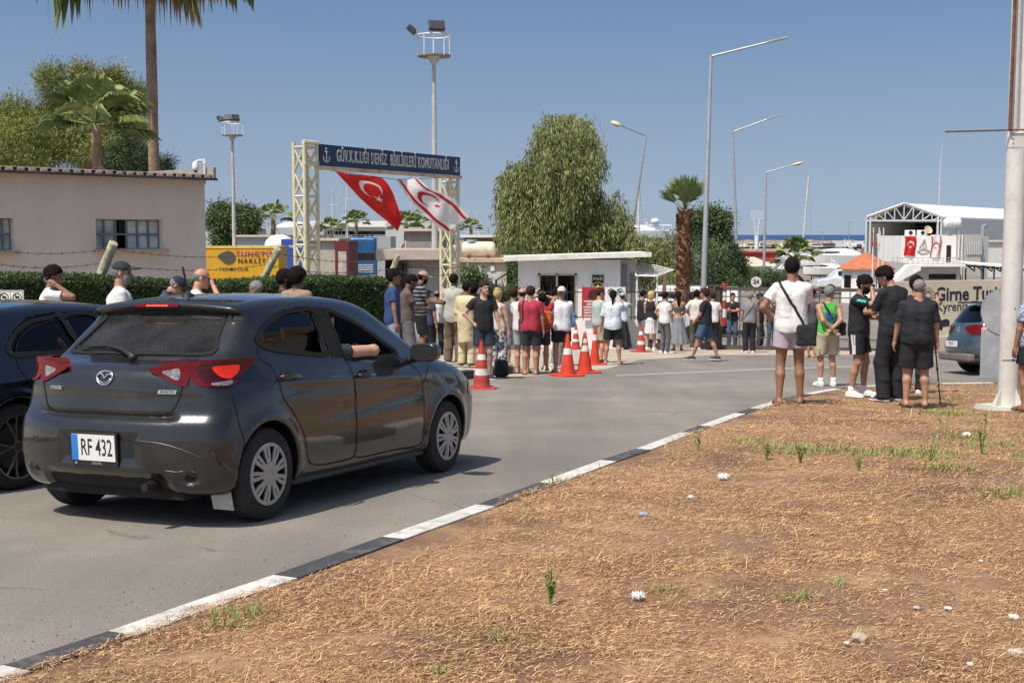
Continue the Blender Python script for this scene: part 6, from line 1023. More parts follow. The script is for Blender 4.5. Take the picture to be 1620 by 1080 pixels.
def flagbuilding():
    y = 92.; g = gz(y); X = lambda px: XY(px, y)-XY(1426, y); Z = lambda v: Wd(1470, v, y).z-g
    o = E('harbour_office', 'white two storey harbour office with hanging flags and a balcony rail', 'building', (XY(1426, y), y, g)); W = X(1512); b = B(); b.box(((X(1426)+X(1512))/2, 3, (Z(373)+Z(415))/2), (W, 6, Z(373)-Z(415))); b.ob('wall', M_white, o)
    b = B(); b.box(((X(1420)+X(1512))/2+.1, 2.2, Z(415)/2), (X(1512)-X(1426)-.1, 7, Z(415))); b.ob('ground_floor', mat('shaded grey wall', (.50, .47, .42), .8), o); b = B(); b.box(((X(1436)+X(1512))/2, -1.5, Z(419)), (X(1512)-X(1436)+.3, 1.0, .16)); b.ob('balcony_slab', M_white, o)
    b = B(); b.box(((X(1497)+X(1504))/2, -.02, (Z(388)+Z(416))/2), (X(1504)-X(1497), .06, Z(388)-Z(416))); b.ob('door', M_hole, o); b = B(); b.box(((X(1461)+X(1503))/2, -1.32, (Z(433)+Z(440))/2), (X(1503)-X(1461), .06, Z(432)-Z(440))); b.ob('window', M_dgl, o)
    b = B(); x0, x1 = X(1400), X(1510)
    for i in range(15): x = x0+(x1-x0)*i/14; b.tube([(x, -1.9, Z(417)), (x, -1.9, Z(407))], .02, 4)
    for v in (407, 412): b.tube([(x0, -1.9, Z(v)), (x1, -1.9, Z(v))], .02, 4)
    b.ob('balcony_rail', M_galv, o); b = B(); b.add([(X(1424), -1.2, Z(418)), (X(1442), -1.2, Z(418)), (X(1442), -1.2, Z(426)), (X(1408), -1.2, Z(444)), (X(1398), -1.2, Z(444)), (X(1424), -2.2, Z(418)), (X(1442), -2.2, Z(418)), (X(1442), -2.2, Z(426)), (X(1408), -2.2, Z(444)), (X(1398), -2.2, Z(444))], [(0, 1, 2, 3, 4), (9, 8, 7, 6, 5), (0, 5, 6, 1), (1, 6, 7, 2), (2, 7, 8, 3), (3, 8, 9, 4), (4, 9, 5, 0)]); b.ob('stair_flight', M_white, o)
    b = B(); b.box(((X(1512)+X(1549))/2, 2.6, (Z(371))/2), (X(1549)-X(1512), 6, Z(371))); b.ob('concrete_block', mat('bare concrete block', (.42, .40, .36), .9, dirt=((.3, .27, .23), .5, .6)), o); b = B(); b.box(((X(1525)+X(1549))/2, -.42, (Z(385)+Z(403))/2), (X(1549)-X(1527), .06, Z(385)-Z(403))); b.ob('window', mat('ribbed pane', (.28, .30, .30), .5), o)
    b = B(); [b.box((X(1527)+k*.13, -.48, (Z(385)+Z(403))/2), (.03, .05, Z(385)-Z(403))) for k in range(9)]; b.ob('window_bars', M_wm, o); b = B(); [b.tube([(X(px), -.5, 0), (X(px), -.5, Z(372))], .05, 6) for px in (1513, 1518)]; b.ob('drain_pipe', M_wm, o)
    b = B(); b.tube([(X(1557), .4, Z(414)), (X(1557), .4, Z(364)), (X(1558), .4, Z(358)), (X(1562), .2, Z(356))], .16, 8); b.ob('flue_pipe', M_galv, o, True, 40); b = B(); b.box((X(1557), 2, Z(374)/2), (X(1564)-X(1551), 4, Z(374))); b.ob('flue_shaft', M_gry, o)
    def hang(nm, lab, px0, px1, v0, v1, col, mats):
        nu, nv = 26, 34; U, T = np.meshgrid(np.linspace(0, 1, nu), np.linspace(0, 1, nv)); xa, xb, za, zb = X(px0), X(px1), Z(v0), Z(v1); V = np.stack([xa+(xb-xa)*U+.04*np.sin(T*5), -.08-.05*np.sin(U*9+T*3)-.03*T, za+(zb-za)*T+.04*np.sin(U*4)*T], -1).reshape(-1, 3); i, j = np.meshgrid(np.arange(nv-1), np.arange(nu-1), indexing='ij'); a = (i*nu+j).ravel(); q = OB(nm, V, np.stack([a, a+1, a+nu+1, a+nu], 1), mats, None, True, col(((j+.5)/(nu-1)).ravel(), ((i+.5)/(nv-1)).ravel())); q.location = o.location; tag(q, lab, 'flag', 'flags hung on the harbour office')
    hang('red_flag', 'red flag with white crescent hung flat on the left of the white office wall', 1430, 1448, 374, 405, lambda u, t: ((np.hypot(u-.5, (t-.42)*1.7) < .30) & (np.hypot(u-.5, (t-.46)*1.7) >= .24) | star(u, t*1.7, .5, .95, .12)).astype(int), [F_red, F_wht])
    hang('white_flag', 'white flag with two upright red stripes hung at the right of the office wall', 1471, 1488, 374, 408, lambda u, t: ((np.abs(u-.1) < .06) | (np.abs(u-.9) < .06) | ((np.hypot(u-.5, (t-.45)*1.7) < .3) & (np.hypot(u-.5, (t-.5)*1.7) >= .24)) | star(u, t*1.7, .5, .95, .12)).astype(int), [F_wht, F_rd2])
    bn = E('wall_banner', 'white wall panel with a grey line drawing of a sailing boat between two flags', 'banner', o.location); b = B(); q = -.03; P = lambda *L: [(X(a), q, Z(c)) for a, c in L]
    for pts in (P((1451, 397), (1456, 401), (1466, 400), (1470, 396)), P((1451, 397), (1458, 394), (1470, 396)), P((1454, 392), (1461, 379), (1460, 393)), P((1462, 379), (1465, 391), (1461, 393))): b.tube(pts, .05, 4)
    b.ob('boat_drawing', mat('grey drawing', (.42, .40, .36), .7), bn)
    a_ = E('air_conditioner', 'pair of white air conditioner units on the office roof', 'air conditioner', (XY(1453, y), y+1, g)); 
    for dx in (-.35, .55): b = B(); b.box((dx, 0, Z(373)+.22), (.7, .35, .42)); u_ = b.ob('unit', M_wm, a_, bevel=.02); b = B(); b.lathe([(0, 0), (.15, 0), (.15, .02), (0, .02)], 16, Matrix.Rotation(PI/2, 3, 'X'), c=(dx, -.18, Z(373)+.22)); b.ob('fan_grille', M_black, u_)
    d_ = E('satellite_dish', 'tan satellite dish on the office roof', 'satellite dish', (XY(1472, y), y+.8, g+Z(373))); b = B(); Mr = Matrix.Rotation(rad(62), 3, 'X')@Matrix.Rotation(rad(15), 3, 'Y'); b.lathe([(.30*t*1.1, .10*t*t) for t in np.linspace(0, 1, 7)], 22, Mr, c=(0, -.05, .42)); b.ob('dish', mat('tan dish', (.58, .45, .28), .6), d_, True); b = B(); b.tube([(0, 0, 0), (0, 0, .4)], .03, 6); b.tube([(0, -.05, .4), (0, -.35, .45)], .012, 4); b.ob('dish_mast', M_galv, d_)
    t_ = E('water_tank', 'white ribbed water tank on a stand on the office roof', 'tank', (XY(1513, y), y+1, g+Z(371))); L = 28*y/F; r = 8*y/F; zc = Z(352)-Z(371); b = B(); b.lathe([(0, -L/2), (r*.6, -L/2+.02), (r*.95, -L/2+.15), (r, -L*.25), (r*.94, -L*.22), (r, -L*.18), (r, -L*.02), (r*.94, 0), (r, L*.02), (r, L*.18), (r*.94, L*.22), (r, L*.25), (r*.95, L/2-.15), (r*.6, L/2-.02), (0, L/2)], 24, Matrix.Rotation(PI/2, 3, 'Y'), c=(0, 0, zc)); b.ob('tank_body', M_wm, t_, True, 50); b = B(); [b.tube([(x, y_, 0), (x, y_, zc-r*.6)], .04, 5) for x in (-.4, .4) for y_ in (-.25, .25)]; b.box((0, 0, zc-r*.9), (1.1, .7, .08)); b.ob('tank_stand', M_galv, t_)
    an = E('antenna_mast', 'thin tall radio antenna on the office roof', 'antenna', (XY(1494, y), y+1.5, g+Z(371))); b = B(); z1 = Z(222)-Z(371); b.tube([(0, 0, 0), (0, 0, z1*.55), (.03, 0, z1*.8), (.14, 0, z1)], [.03, .022, .015, .006], 5); b.box((0, 0, z1*.5), (.3, .03, .03)); b.ob('antenna_rod', M_wm, an)
    # trussed canopy to the right
    yy = 70.; gg = gz(yy); X2 = lambda px: XY(px, yy)-XY(1529, yy); Z2 = lambda v: Wd(1560, v, yy).z-gg; c_ = E('truss_canopy', 'white sloping canopy on a dark steel truss above the lettered wall', 'canopy', (XY(1529, yy), yy, gg)); b = B(); b.add([(X2(1529), 0, Z2(416)), (X2(1700), 0, Z2(427)), (X2(1700), 2.5, Z2(425)), (X2(1529), 2.5, Z2(413)), (X2(1529), 0, Z2(418)), (X2(1700), 0, Z2(430)), (X2(1700), 2.5, Z2(428)), (X2(1529), 2.5, Z2(415))], [(0, 1, 2, 3), (7, 6, 5, 4), (0, 4, 5, 1), (0, 3, 7, 4)]); b.ob('canopy_roof', M_roofw, c_); b = B(); n = 12
    for i in range(n): xa, xb = X2(1529+i*14), X2(1543+i*14); za, zb = Z2(418+i*.9), Z2(418.9+i*.9); zm = Z2(429+i*.2); b.tube([(xa, .05, za), (xb, .05, zm)], .04, 4); b.tube([(xb, .05, zm), (xb, .05, zb)], .04, 4)
    b.tube([(X2(1529), .05, Z2(420)), (X2(1700), .05, Z2(433))], .05, 4); [b.tube([(X2(px), .1, 0), (X2(px), .1, Z2(424))], .05, 5) for px in (1530, 1558, 1575, 1640)]; b.ob('truss', M_dark, c_)
    l_ = shed(1551, 1700, 383, 445, 120, 8, mat('whitish side shed', (.60, .58, .52), .7), 'long white walled shed right of the flue pipe')
flagbuilding()
def kiosk():
    y = 75.; g = gz(y); s = y/F; o = E('kiosk', 'white octagonal kiosk with an orange tiled pyramid roof', 'kiosk', (XY(1371, y), y, g)); Z = lambda v: Wd(1371, v, y).z-g; R_ = 38*s; H = Z(424)
    b = B(); b.lathe([(R_, 0), (R_, H*.98), (0, H*.98)], 8); b.ob('wall', M_white, o); b = B(); b.lathe([(46*s, Z(426)), (46*s, Z(424)), (30*s, Z(415)), (12*s, Z(404)), (0, Z(399))], 8); b.ob('roof', tile_mat(), o)
    for k in range(8): a = 2*PI*(k+.5)/8; rr = R_*math.cos(PI/8)+.015; w_ = E('window'); w_.parent = o; b = B(); Mx = Matrix.Rotation(a+PI/2, 3, 'Z'); b.box((rr*math.cos(a), rr*math.sin(a), H*.62), (.62, .03, .8), R=Mx); b.ob('pane', M_dgl, w_); b = B(); b.box((rr*math.cos(a), rr*math.sin(a), H*.62+.43), (.74, .06, .07), R=Mx); b.box((rr*math.cos(a), rr*math.sin(a), H*.62-.43), (.74, .06, .07), R=Mx); b.ob('frame', M_wm, w_)
def tile_mat():
    m = mat('orange roof tile', (.52, .17, .075), .8, var=.2, scale=3); N = m.node_tree.nodes; L = m.node_tree.links; b = N['Principled BSDF']; tc = N.new('ShaderNodeTexCoord'); w_ = N.new('ShaderNodeTexWave'); w_.wave_type = 'RINGS'; w_.rings_direction = 'Z'; w_.inputs['Scale'].default_value = 1.6; L.new(tc.outputs['Object'], w_.inputs[0]); bp = N.new('ShaderNodeBump'); bp.inputs['Distance'].default_value = .06; L.new(w_.outputs[0], bp.inputs['Height']); L.new(bp.outputs[0], b.inputs['Normal']); return m
kiosk()
for i, (px, lab, cs) in enumerate([(1381, 'white flagpole with a small red flag, leftmost of three before the office', 'r'), (1390, 'white flagpole with a small white flag, middle one of three before the office', 'w'), (1397, 'bare white flagpole, rightmost of three before the office', '')]):
    y = 68.; g = gz(y); o = E('flagpole', lab, 'flagpole', (XY(px, y), y, g), group='flagpoles before the office'); z1 = Wd(px, 360, y).z-g; b = B(); b.tube([(0, 0, 0), (0, 0, z1)], [.045, .03], 7); b.ob('pole', M_wm, o)
    if cs:
        nu, nv = 12, 16; U, T = np.meshgrid(np.linspace(0, 1, nu), np.linspace(0, 1, nv)); w_ = .22 if cs == 'r' else .3; V = np.stack([-w_*U*(1-.3*T)*(-1 if cs == 'w' else 1)*np.cos(U*2), .06*np.sin(U*8+T*4), z1-.1-.85*T-.25*U], -1).reshape(-1, 3); ii, jj = np.meshgrid(np.arange(nv-1), np.arange(nu-1), indexing='ij'); a = (ii*nu+jj).ravel(); q = OB('small_flag', V, np.stack([a, a+1, a+nu+1, a+nu], 1), [F_red, F_wht], None, True, (jj.ravel() > 8).astype(int)*0+(0 if cs == 'r' else ((jj.ravel() % 4) != 0).astype(int))); q.location = o.location; tag(q, 'small red flag hanging limp on the left white pole' if cs == 'r' else 'small white and red flag on the middle white pole', 'flag')
# ---------- red block, villa, boats, sailing masts ----------
shed(1168, 1236, 400, 414, 150, 8, mat('red painted block', (.40, .05, .04), .7), 'low red building at the water behind the gate', True, mat('red roof edge', (.38, .06, .05), .7), 'red_building')
o, W, zt, zb = slab('small_villa', 'small sand roofed villa with a dark arched porch behind the gate', 'house', 1171, 1222, 421, 440, 105, 5, M_white); b = B(); b.add([(-W/2-.5, -.5, zt), (W/2+.3, -.5, zt), (W/2+.3, 5.5, zt), (-W/2-.5, 5.5, zt), (-W*.2, 1.5, zt+.75), (W*.05, 1.5, zt+.75)], [(0, 1, 5, 4), (1, 2, 5), (2, 3, 4, 5), (3, 0, 4)]); b.ob('roof', M_sand, o); b = B(); b.prism([(-.6, 0), (.6, 0), (.6, zt*.6)]+[(.6*math.cos(t), zt*.6+.4*math.sin(t)) for t in np.linspace(.2, PI-.2, 8)]+[(-.6, zt*.6)], .03, basis((-W*.12, -.01, 0), (1, 0, 0), (0, 0, 1))); b.ob('porch', mat('ochre porch', (.3, .2, .06), .8), o)
M_gel = mat('white gelcoat', (.74, .74, .72), .25, var=.04); M_bgl = mat('black boat glass', (.02, .025, .03), .1, coat=1); M_gun = mat('grey underbody paint', (.30, .29, .26), .6); M_blu = mat('blue hull band', (.03, .06, .14), .3)
def yacht(px, v, y, Lm, rot, lab, seed=0, cat='motor yacht', ash=True):
    g = Wd(px, v, y).z; o = E('motor_yacht', lab, cat, (XY(px, y), y, g), rot, 'boats in the marina'); n = 13; H = Lm*.13; Bm = Lm*.14; V = []
    for i in range(n):
        t = i/(n-1); x = Lm*(t-.5); w_ = Bm*(1-max(0, (t-.55)/.45)**2.2)*(.92+.08*min(1, t*4)); sh = H*(1+.35*t*t)
        V += [(x, 0, -.06*Lm*(1-max(0, t-.7)/.3*.9)), (x, -w_*.75, .0+.02*Lm*max(0, t-.6)), (x+.02*Lm*t, -w_, sh), (x+.02*Lm*t, w_, sh), (x, w_*.75, .02*Lm*max(0, t-.6))]
    Fc = []; 
    for i in range(n-1):
        a = i*5; c = a+5; Fc += [(a, a+1, c+1, c), (a+1, a+2, c+2, c+1), (a+2, a+3, c+3, c+2), (a+3, a+4, c+4, c+3), (a+4, a, c, c+4)]
    Fc += [(0, 4, 3, 2, 1), tuple((n-1)*5+k for k in range(5))]; mi = []
    for i in range(n-1): mi += [1, 0, 0, 0, 1]
    OB('hull', V, Fc, [M_gel, M_gun], o, False, mi+[0, 0])
    f = lambda P: s_ell(P, (-Lm*.02, 0, H*1.05), (Lm*.32, Bm*.74, H*.80)); q, w_ = polygonize(lambda P: smax(f(P), H*1.0-P[:, 2], .03), (-Lm*.4, -Bm, 0), (Lm*.45, Bm, H*2.6), Lm/70); OB('superstructure', q, w_, M_gel, o)
    b = B(); b.ell((Lm*.06, 0, H*1.38), (Lm*.22, Bm*.72, H*.27), 24, 10); b.ob('cabin_window', M_bgl, o, True); b = B(); b.tube([(-Lm*.22, -Bm*.4, H*1.6), (-Lm*.14, -Bm*.4, H*2.15), (-Lm*.14, Bm*.4, H*2.15), (-Lm*.22, Bm*.4, H*1.6)], .05, 6); b.ell((-Lm*.14, 0, H*2.25), (.02*Lm,)*3, 12, 8); b.tube([(-Lm*.1, 0, H*1.7), (-Lm*.1, 0, H*2.9)], .03, 4); b.ob('radar_arch', M_gel, o, True, 40)
    b = B(); b.tube([(Lm*.05, -Bm*.7, H*1.3+.15), (Lm*.35, -Bm*.45, H*1.3+.25), (Lm*.5, 0, H*1.35+.3)], .03, 4); b.tube([(Lm*.05, Bm*.7, H*1.3+.15), (Lm*.35, Bm*.45, H*1.3+.25), (Lm*.5, 0, H*1.35+.3)], .03, 4); b.ob('bow_rail', M_galv, o)
    if ash:
        b = B()
        for x in (-.3, -.1, .12, .3): b.tube([(x*Lm, -Bm*.55, -.0), (x*Lm, -Bm*.8, gz(y)-g)], .06, 5); b.tube([(x*Lm, Bm*.55, -.0), (x*Lm, Bm*.8, gz(y)-g)], .06, 5)
        b.ob('boat_prop', M_rust, o)
for px0, px1, v, y, rot, lab in [(1268, 1382, 420, 130, PI, 'large white motor yacht with dark curved glass behind the kiosk roof'), (1272, 1345, 434, 112, PI, 'white motor yacht propped ashore between the palm and the kiosk'), (1318, 1376, 441, 95, PI*.96, 'low white speedboat with a blue band in front of the kiosk'), (1228, 1282, 413, 150, .2, 'white cruiser behind the man in white, left of his head'), (1222, 1262, 431, 110, .3, 'small white boat left of the head of the man in white'), (1265, 1292, 408, 160, PI, 'white yacht stern showing right above the spreading palm'), (1206, 1232, 438, 98, .1, 'small covered boat beside the round 24 sign'), (1186, 1206, 402, 230, .3, 'small white fishing boat afloat beyond the red building')]: yacht((px0+px1)/2, v, y, (px1-px0)*y/F, rot, lab, ash=y < 135)
yacht(468, 372, 165, 7.5, 0, 'white motor yacht behind the hedge, left of the left pillar', ash=False); yacht(1012, 376, 175, 7, PI, 'white ferry boat half hidden behind the bushes', ash=False); yacht(812, 414, 90, 2.6, 0, 'small boat showing left of the drooping tree', ash=False)
def sailer(px, v0, v1, y, lab, boom=1, lean=0, r=.09):
    z0, z1 = Wd(px, v0, y).z, Wd(px+lean, v1, y).z; o = E('sailing_mast', lab, 'sailing boat', (XY(px, y), y, z0-1.2), group='masts of sailing boats'); L = z1-z0+1.2; lx = lean*y/F; b = B(); b.tube([(0, 0, 0), (lx, 0, L)], [r, r*.8], 7); b.ob('mast', mat('pale mast', (.55, .54, .52), .5), o); b = B()
    for k in (.45, .7): b = B(); b.tube([(lx*k-.6, 0, L*k), (lx*k+.6, 0, L*k)], .035, 4); b.ob('spreader', M_galv, o)
    b = B(); b.tube([(lx, 0, L), (-L*.22*boom, 0, .3)], .025, 4); b.tube([(lx, 0, L), (L*.13*boom, 0, .3)], .02, 4); b.ob('stay', M_galv, o)
    b = B(); n = 9; V = []; hl = max(3.5, L*.35)
    for i in range(n): t = i/(n-1); x = hl*(t*2-1); w_ = 1.2*(1-abs(t*2-1)**2.5)+.05; V += [(x, 0, -.9), (x, -w_, .35+.2*t), (x, w_, .35+.2*t)]
    b.add(V, [(i*3, i*3+1, i*3+4, i*3+3) for i in range(n-1)]+[(i*3+1, i*3+2, i*3+5, i*3+4) for i in range(n-1)]+[(i*3+2, i*3, i*3+3, i*3+5) for i in range(n-1)]); b.ob('hull', M_gel, o)
sailer(1268, 400, 279, 150, 'sailing boat mast with a slanting pale stay right of the gate lamps', 1, 9, .13); sailer(550, 378, 281, 170, 'tall mast between the left pillar and the red flag'); sailer(527, 375, 296, 160, 'dark stayed mast just right of the left pillar', .9); sailer(471, 375, 305, 180, 'mast left of the left pillar', 1.2); sailer(548, 375, 318, 150, 'short mast under the red flag corner', .6); sailer(1010, 380, 290, 150, 'brown mast behind the leaning lamp pole', .8, 0, .16); sailer(742, 380, 332, 150, 'dark mast right of the white flag', .5); sailer(760, 378, 335, 160, 'thin leaning mast left of the drooping tree', .4, -6); sailer(651, 375, 300, 180, 'thin mast behind the white flag', .5)
b = B(); yy = 200; z = Wd(990, 357, yy).z; x0, x1 = XY(955, yy), XY(1062, yy)
b.tube([(x0, yy, z), (x1, yy, z)], .12, 5); b.tube([(x0, yy, z-.8), (x1, yy, z-.8)], .1, 5); [b.tube([(x0+(x1-x0)*k/8, yy, z-6), (x0+(x1-x0)*k/8, yy, z)], .1, 5) for k in range(9)]; b.ell((XY(1036, yy), yy, z+.7), (.7, .5, .5), 12, 8); tag(b.ob('travel_hoist', M_wm), 'white boat hoist frame above the bushes left of the palm', 'hoist')
def tower():
    y = 395.; px = 1197; g = -3.2; Z = lambda v: Wd(px, v, y).z-g; s = y/F; o = E('beacon_tower', 'white lattice light tower on the far pier', 'tower', (XY(px, y), y, g)); b = B(); b.tube([(0, 0, 0), (0, 0, Z(372))], .75, 10); b.ob('column', M_wm, o, True, 40); b = B()
    for a in range(4): c, s_ = math.cos(a*PI/2+.6), math.sin(a*PI/2+.6); b.tube([(.7*c, .7*s_, Z(372)), (1.1*c, 1.1*s_, Z(346))], .15, 4); [b.tube([(.8*c, .8*s_, Z(372)+k), (.9*math.cos(a*PI/2+2.17), .9*math.sin(a*PI/2+2.17), Z(372)+k+1.2)], .09, 4) for k in (.2, 1.8, 3.4)]
    b.ob('lattice', M_wm, o); b = B()
    for k in range(4): b.box((0, 0, Z(346)+.75*k), (3.6, .25, .16))
    for k in range(5): b.box((-1.8+.9*k, 0, (Z(346)+Z(333))/2), (.16, .25, Z(333)-Z(346)))
    b.ob('lamp_frame', M_wm, o)
tower()
# ---------- parked cars on the far pier ----------
def far_cars():
    cnt = {}; ORD = ['first', 'second', 'third', 'fourth', 'fifth', 'sixth', 'seventh', 'eighth']
    def proto(kind):
        L, W, H = {'car': (4.3, 1.75, 1.45), 'van': (5.4, 2.0, 2.5), 'suv': (4.6, 1.85, 1.75)}[kind]; pr = {'car': [(0, .3), (0, .8), (.18, .92), (.32, 1), (.68, 1), (.82, .65), (1, .55), (1, .3)], 'suv': [(0, .3), (0, .7), (.05, .97), (.6, 1), (.75, .66), (1, .58), (1, .3)], 'van': [(0, .2), (0, .98), (.72, 1), (.88, .62), (1, .5), (1, .2)]}[kind]; return L, W, H, pr
    cols = [(.7, .7, .68), (.7, .7, .68), (.1, .1, .11), (.42, .43, .44), (.22, .23, .24), (.06, .08, .12), (.68, .68, .66), (.2, .2, .21)]; names = ['white', 'bright white', 'black', 'silver', 'steel grey', 'dark blue', 'pale', 'grey']; R = random.Random(12); lst = []; px = 1176
    xs = []; x = 1170
    while x < 1366: xs.append(x); x += R.uniform(6.0, 10.5)
    for i, x in enumerate(xs):
        ci = R.randrange(8); kind = 'van' if 1318 < x < 1345 or x > 1358 else R.choice(['car', 'car', 'suv']); 
        if x > 1358: ci = 0
        if kind == 'van' and x < 1350: ci = 0
        L, W, H, pr = proto(kind); y = 412+R.uniform(-5, 8); kn_ = {'car': 'car', 'suv': 'off-roader', 'van': 'van'}[kind]; cnt[(ci, kind)] = cnt.get((ci, kind), 0)+1; lab = '%s %s %s from the left on the far pier' % (ORD[cnt[(ci, kind)]-1], names[ci], kn_)
        o = E('parked_car', lab, 'car' if kind != 'van' else 'van', (XY(x, y), y, -3.22), R.uniform(-.5, .5)+(PI/2 if R.random() < .4 else 0), 'cars parked on the far pier'); m = mat('far car '+names[ci], cols[ci], .3, coat=.5)
        b = B(); b.prism([((t-.5)*L, z*H) for t, z in pr][::-1], W, Matrix.Translation((0, W/2, 0))@Matrix.Rotation(PI/2, 4, 'X')); b.ob('body', m, o); b = B(); b.box((-.02*L if kind != 'van' else L*.25, 0, H*.77), (L*.62 if kind != 'van' else L*.3, W+.04, H*.24)); b.ob('window', M_bgl, o)
        for wx in (-.3, .3): b = B(); b.tube([(wx*L, -W/2-.02, .33), (wx*L, W/2+.02, .33)], .33, 10); b.ob('wheel', M_tyre, o)
far_cars()
b = B()
for i in range(6): b.lathe([(.3, -.15), (.55, -.15), (.55, .15), (.3, .15), (.3, -.15)], 14, Matrix.Rotation(PI/2, 3, 'X'), c=(XY(1340+i*13, 403), 404.6, -3.6))
tag(b.ob('pier_fenders', M_tyre), 'row of black tyre fenders on the quay edge of the far pier', 'fender')
for px in (1342, 1301): y = 415; o = E('pier_lamp', 'thin far lamp post on the pier %s' % ('left of the hangar' if px == 1342 else 'in front of the breakwater'), 'lamp post', (XY(px, y), y, -3.2)); b = B(); z = Wd(px, 350 if px == 1342 else 366, y).z+3.2; b.tube([(0, 0, 0), (0, 0, z)], .12, 5); b.tube([(-1, 0, z), (1, 0, z)], .12, 5); b.ob('pole', M_galv, o)

# ---------- pole, galvanised sign back, cones ----------
def bigpole():
    base = G(1594, 645, .10); y = base.y; z0 = base.z; o = E('white_pole', 'thick white steel pole splitting into twin tubes, with a rusty bracket, on the verge', 'pole', base); s = y/F; m = mat('off white pole paint', (.62, .60, .55), .55, var=.05, scale=2, dirt=((.3, .22, .15), .35, 6))
    zs = Wd(1600, 238, y).z-z0; r = .125; b = B(); b.tube([(0, 0, 0), (0, 0, zs)], r, 28, cap=True); b.ob('lower_tube', m, o, True, 40)
    for x in (-.068, .072): b = B(); b.tube([(x+.01, 0, zs-.02), (x+.01, 0, zs+4.5)], .062, 18); b.ob('upper_tube', m, o, True, 40)
    b = B(); b.box((.012, 0, zs+.11), (.27, .145, .24)); b.ob('sleeve', m, o, bevel=.05); b = B()
    for x in (-.09, .09):
        for k in range(4): b.ell((x+.012, -.078, zs+.03+.055*k), (.008, .006, .008), 8, 5)
    b.ob('bolts', M_rust, o, True)
    b = B(); zr = zs+.235; b.box((-.42, -.09, zr), (1.02, .02, .02), R=Matrix.Rotation(rad(-1.5), 3, 'Y')); b.ob('bracket_arm', M_rust, o); b = B(); b.tube([(-.135, -.10, zr+.02), (-.11, -.10, zr+4)], .022, 8); b.ob('bracket_rod', M_rust, o)
    b = B()
    for k in range(4): a = k*PI/2+.5; c, s_ = math.cos(a), math.sin(a); b.prism([(0, 0), (.12, 0), (0, .24)], .012, basis((c*r*.96, s_*r*.96, .03), (c, s_, 0), (0, 0, 1)))
    b.box((0, 0, .02), (.46, .46, .03), rz=.3); b.ob('base_flange', m, o); b = B(); b.tube([(r*1.01*math.cos(t), r*1.01*math.sin(t), .62+.004*math.sin(3*t)) for t in np.linspace(PI*1.15, PI*1.75, 9)], .005, 4); b.ell((-.0, -r, .625), (.012, .006, .018)); b.ell((0, -r, 1.27), (.008, .005, .012)); b.ob('weld_mark', M_dark, o)
    f = lambda P: smax(s_ell(P, (0, 0, -.01), (.42, .38, .10)), P[:, 2]-.045, .02)+.012*np.sin(P[:, 0]*15)*np.sin(P[:, 1]*19); V, Fc = polygonize(f, (-.55, -.55, -.15), (.55, .55, .15), .02); q = OB('concrete_footing', V, Fc, M_conc); q.location = base-Vector((0, 0, .015)); tag(q, 'rough concrete footing under the thick white pole', 'footing')
    y = 21.5; g = gz(y)+.1; s = y/F; o = E('sign_back', 'galvanised back of a round traffic sign above a rectangular plate, beside the white pole', 'traffic sign', (XY(1592, y), y, g)); Z = lambda v: Wd(1592, v, y).z-g; b = B(); r = 36*s; b.lathe([(0, -.008), (r, -.008), (r+.01, -.02), (r+.01, .012), (r, .006), (0, .006)], 40, Matrix.Rotation(PI/2, 3, 'X'), c=(.0, 0, Z(492))); m2 = mat('blotched galvanised plate', (.44, .46, .46), .5, .35, var=.1, scale=2, dirt=((.62, .63, .62), .8, 4)); b.ob('round_plate', m2, o); b = B(); b.box((0, .012, (Z(520)+Z(598))/2), (70*s, .012, Z(520)-Z(598))); b.ob('rectangular_plate', m2, o, bevel=.01)
    b = B(); b.tube([(.12, .05, -.1), (.12, .05, Z(462))], .03, 8); b.ob('post', M_galv, o)
bigpole()
M_or = mat('orange red cone plastic', (.62, .05, .022), .55, var=.12, scale=6, dirt=((.30, .05, .03), .35, 7)); M_or2 = mat('faded dirty cone plastic', (.42, .045, .035), .7, var=.2, scale=8, dirt=((.18, .06, .045), .7, 9)); M_cw = mat('worn white band', (.70, .67, .62), .6, var=.1, dirt=((.42, .10, .07), .75, 16))
def cone(px, v, H, lab, m, bands, y=None, tilt=0, slim=1., sq=True):
    p = G(px, v); o = E('traffic_cone', lab, 'traffic cone', p, group='orange traffic cones'); r0, r1 = H*.19*slim, H*.035; R = lambda z: r0+(r1-r0)*min(1, max(0, (z-.03)/(H-.03)))
    b = B()
    if sq: b.prism([(x*r0*1.75, y_*r0*1.75) for x, y_ in ((-1, -.8), (-.8, -1), (.8, -1), (1, -.8), (1, .8), (.8, 1), (-.8, 1), (-1, .8))], .045, Matrix.Rotation(.4, 4, 'Z'))
    else: b.lathe([(0, 0), (r0*1.7, 0), (r0*1.72, .02), (r0*1.5, .035), (0, .04)], 28)
    b.ob('cone_base', m, o, bevel=.008); b = B(); zz = np.linspace(.04, H, 26); b.lathe([(R(z)*(1+.035*math.sin(z*31+px)*(m is M_or2)), z) for z in zz]+[(r1*.7, H+.005), (r1*.7, H-.03)], 32); q = b.ob('cone_body', m, o, True, 50)
    for z0, z1 in bands: b = B(); b.lathe([(R(z)+.0035, z) for z in np.linspace(z0*H, z1*H, 5)], 32); b.ob('reflective_band', M_cw, o, True, 50)
    b = B(); b.tube([(r1*math.cos(t)*.8, 0, H+r1*1.1*math.sin(t)) for t in np.linspace(-.3, PI+.3, 9)], .006, 5); b.ob('cone_loop', m, o)
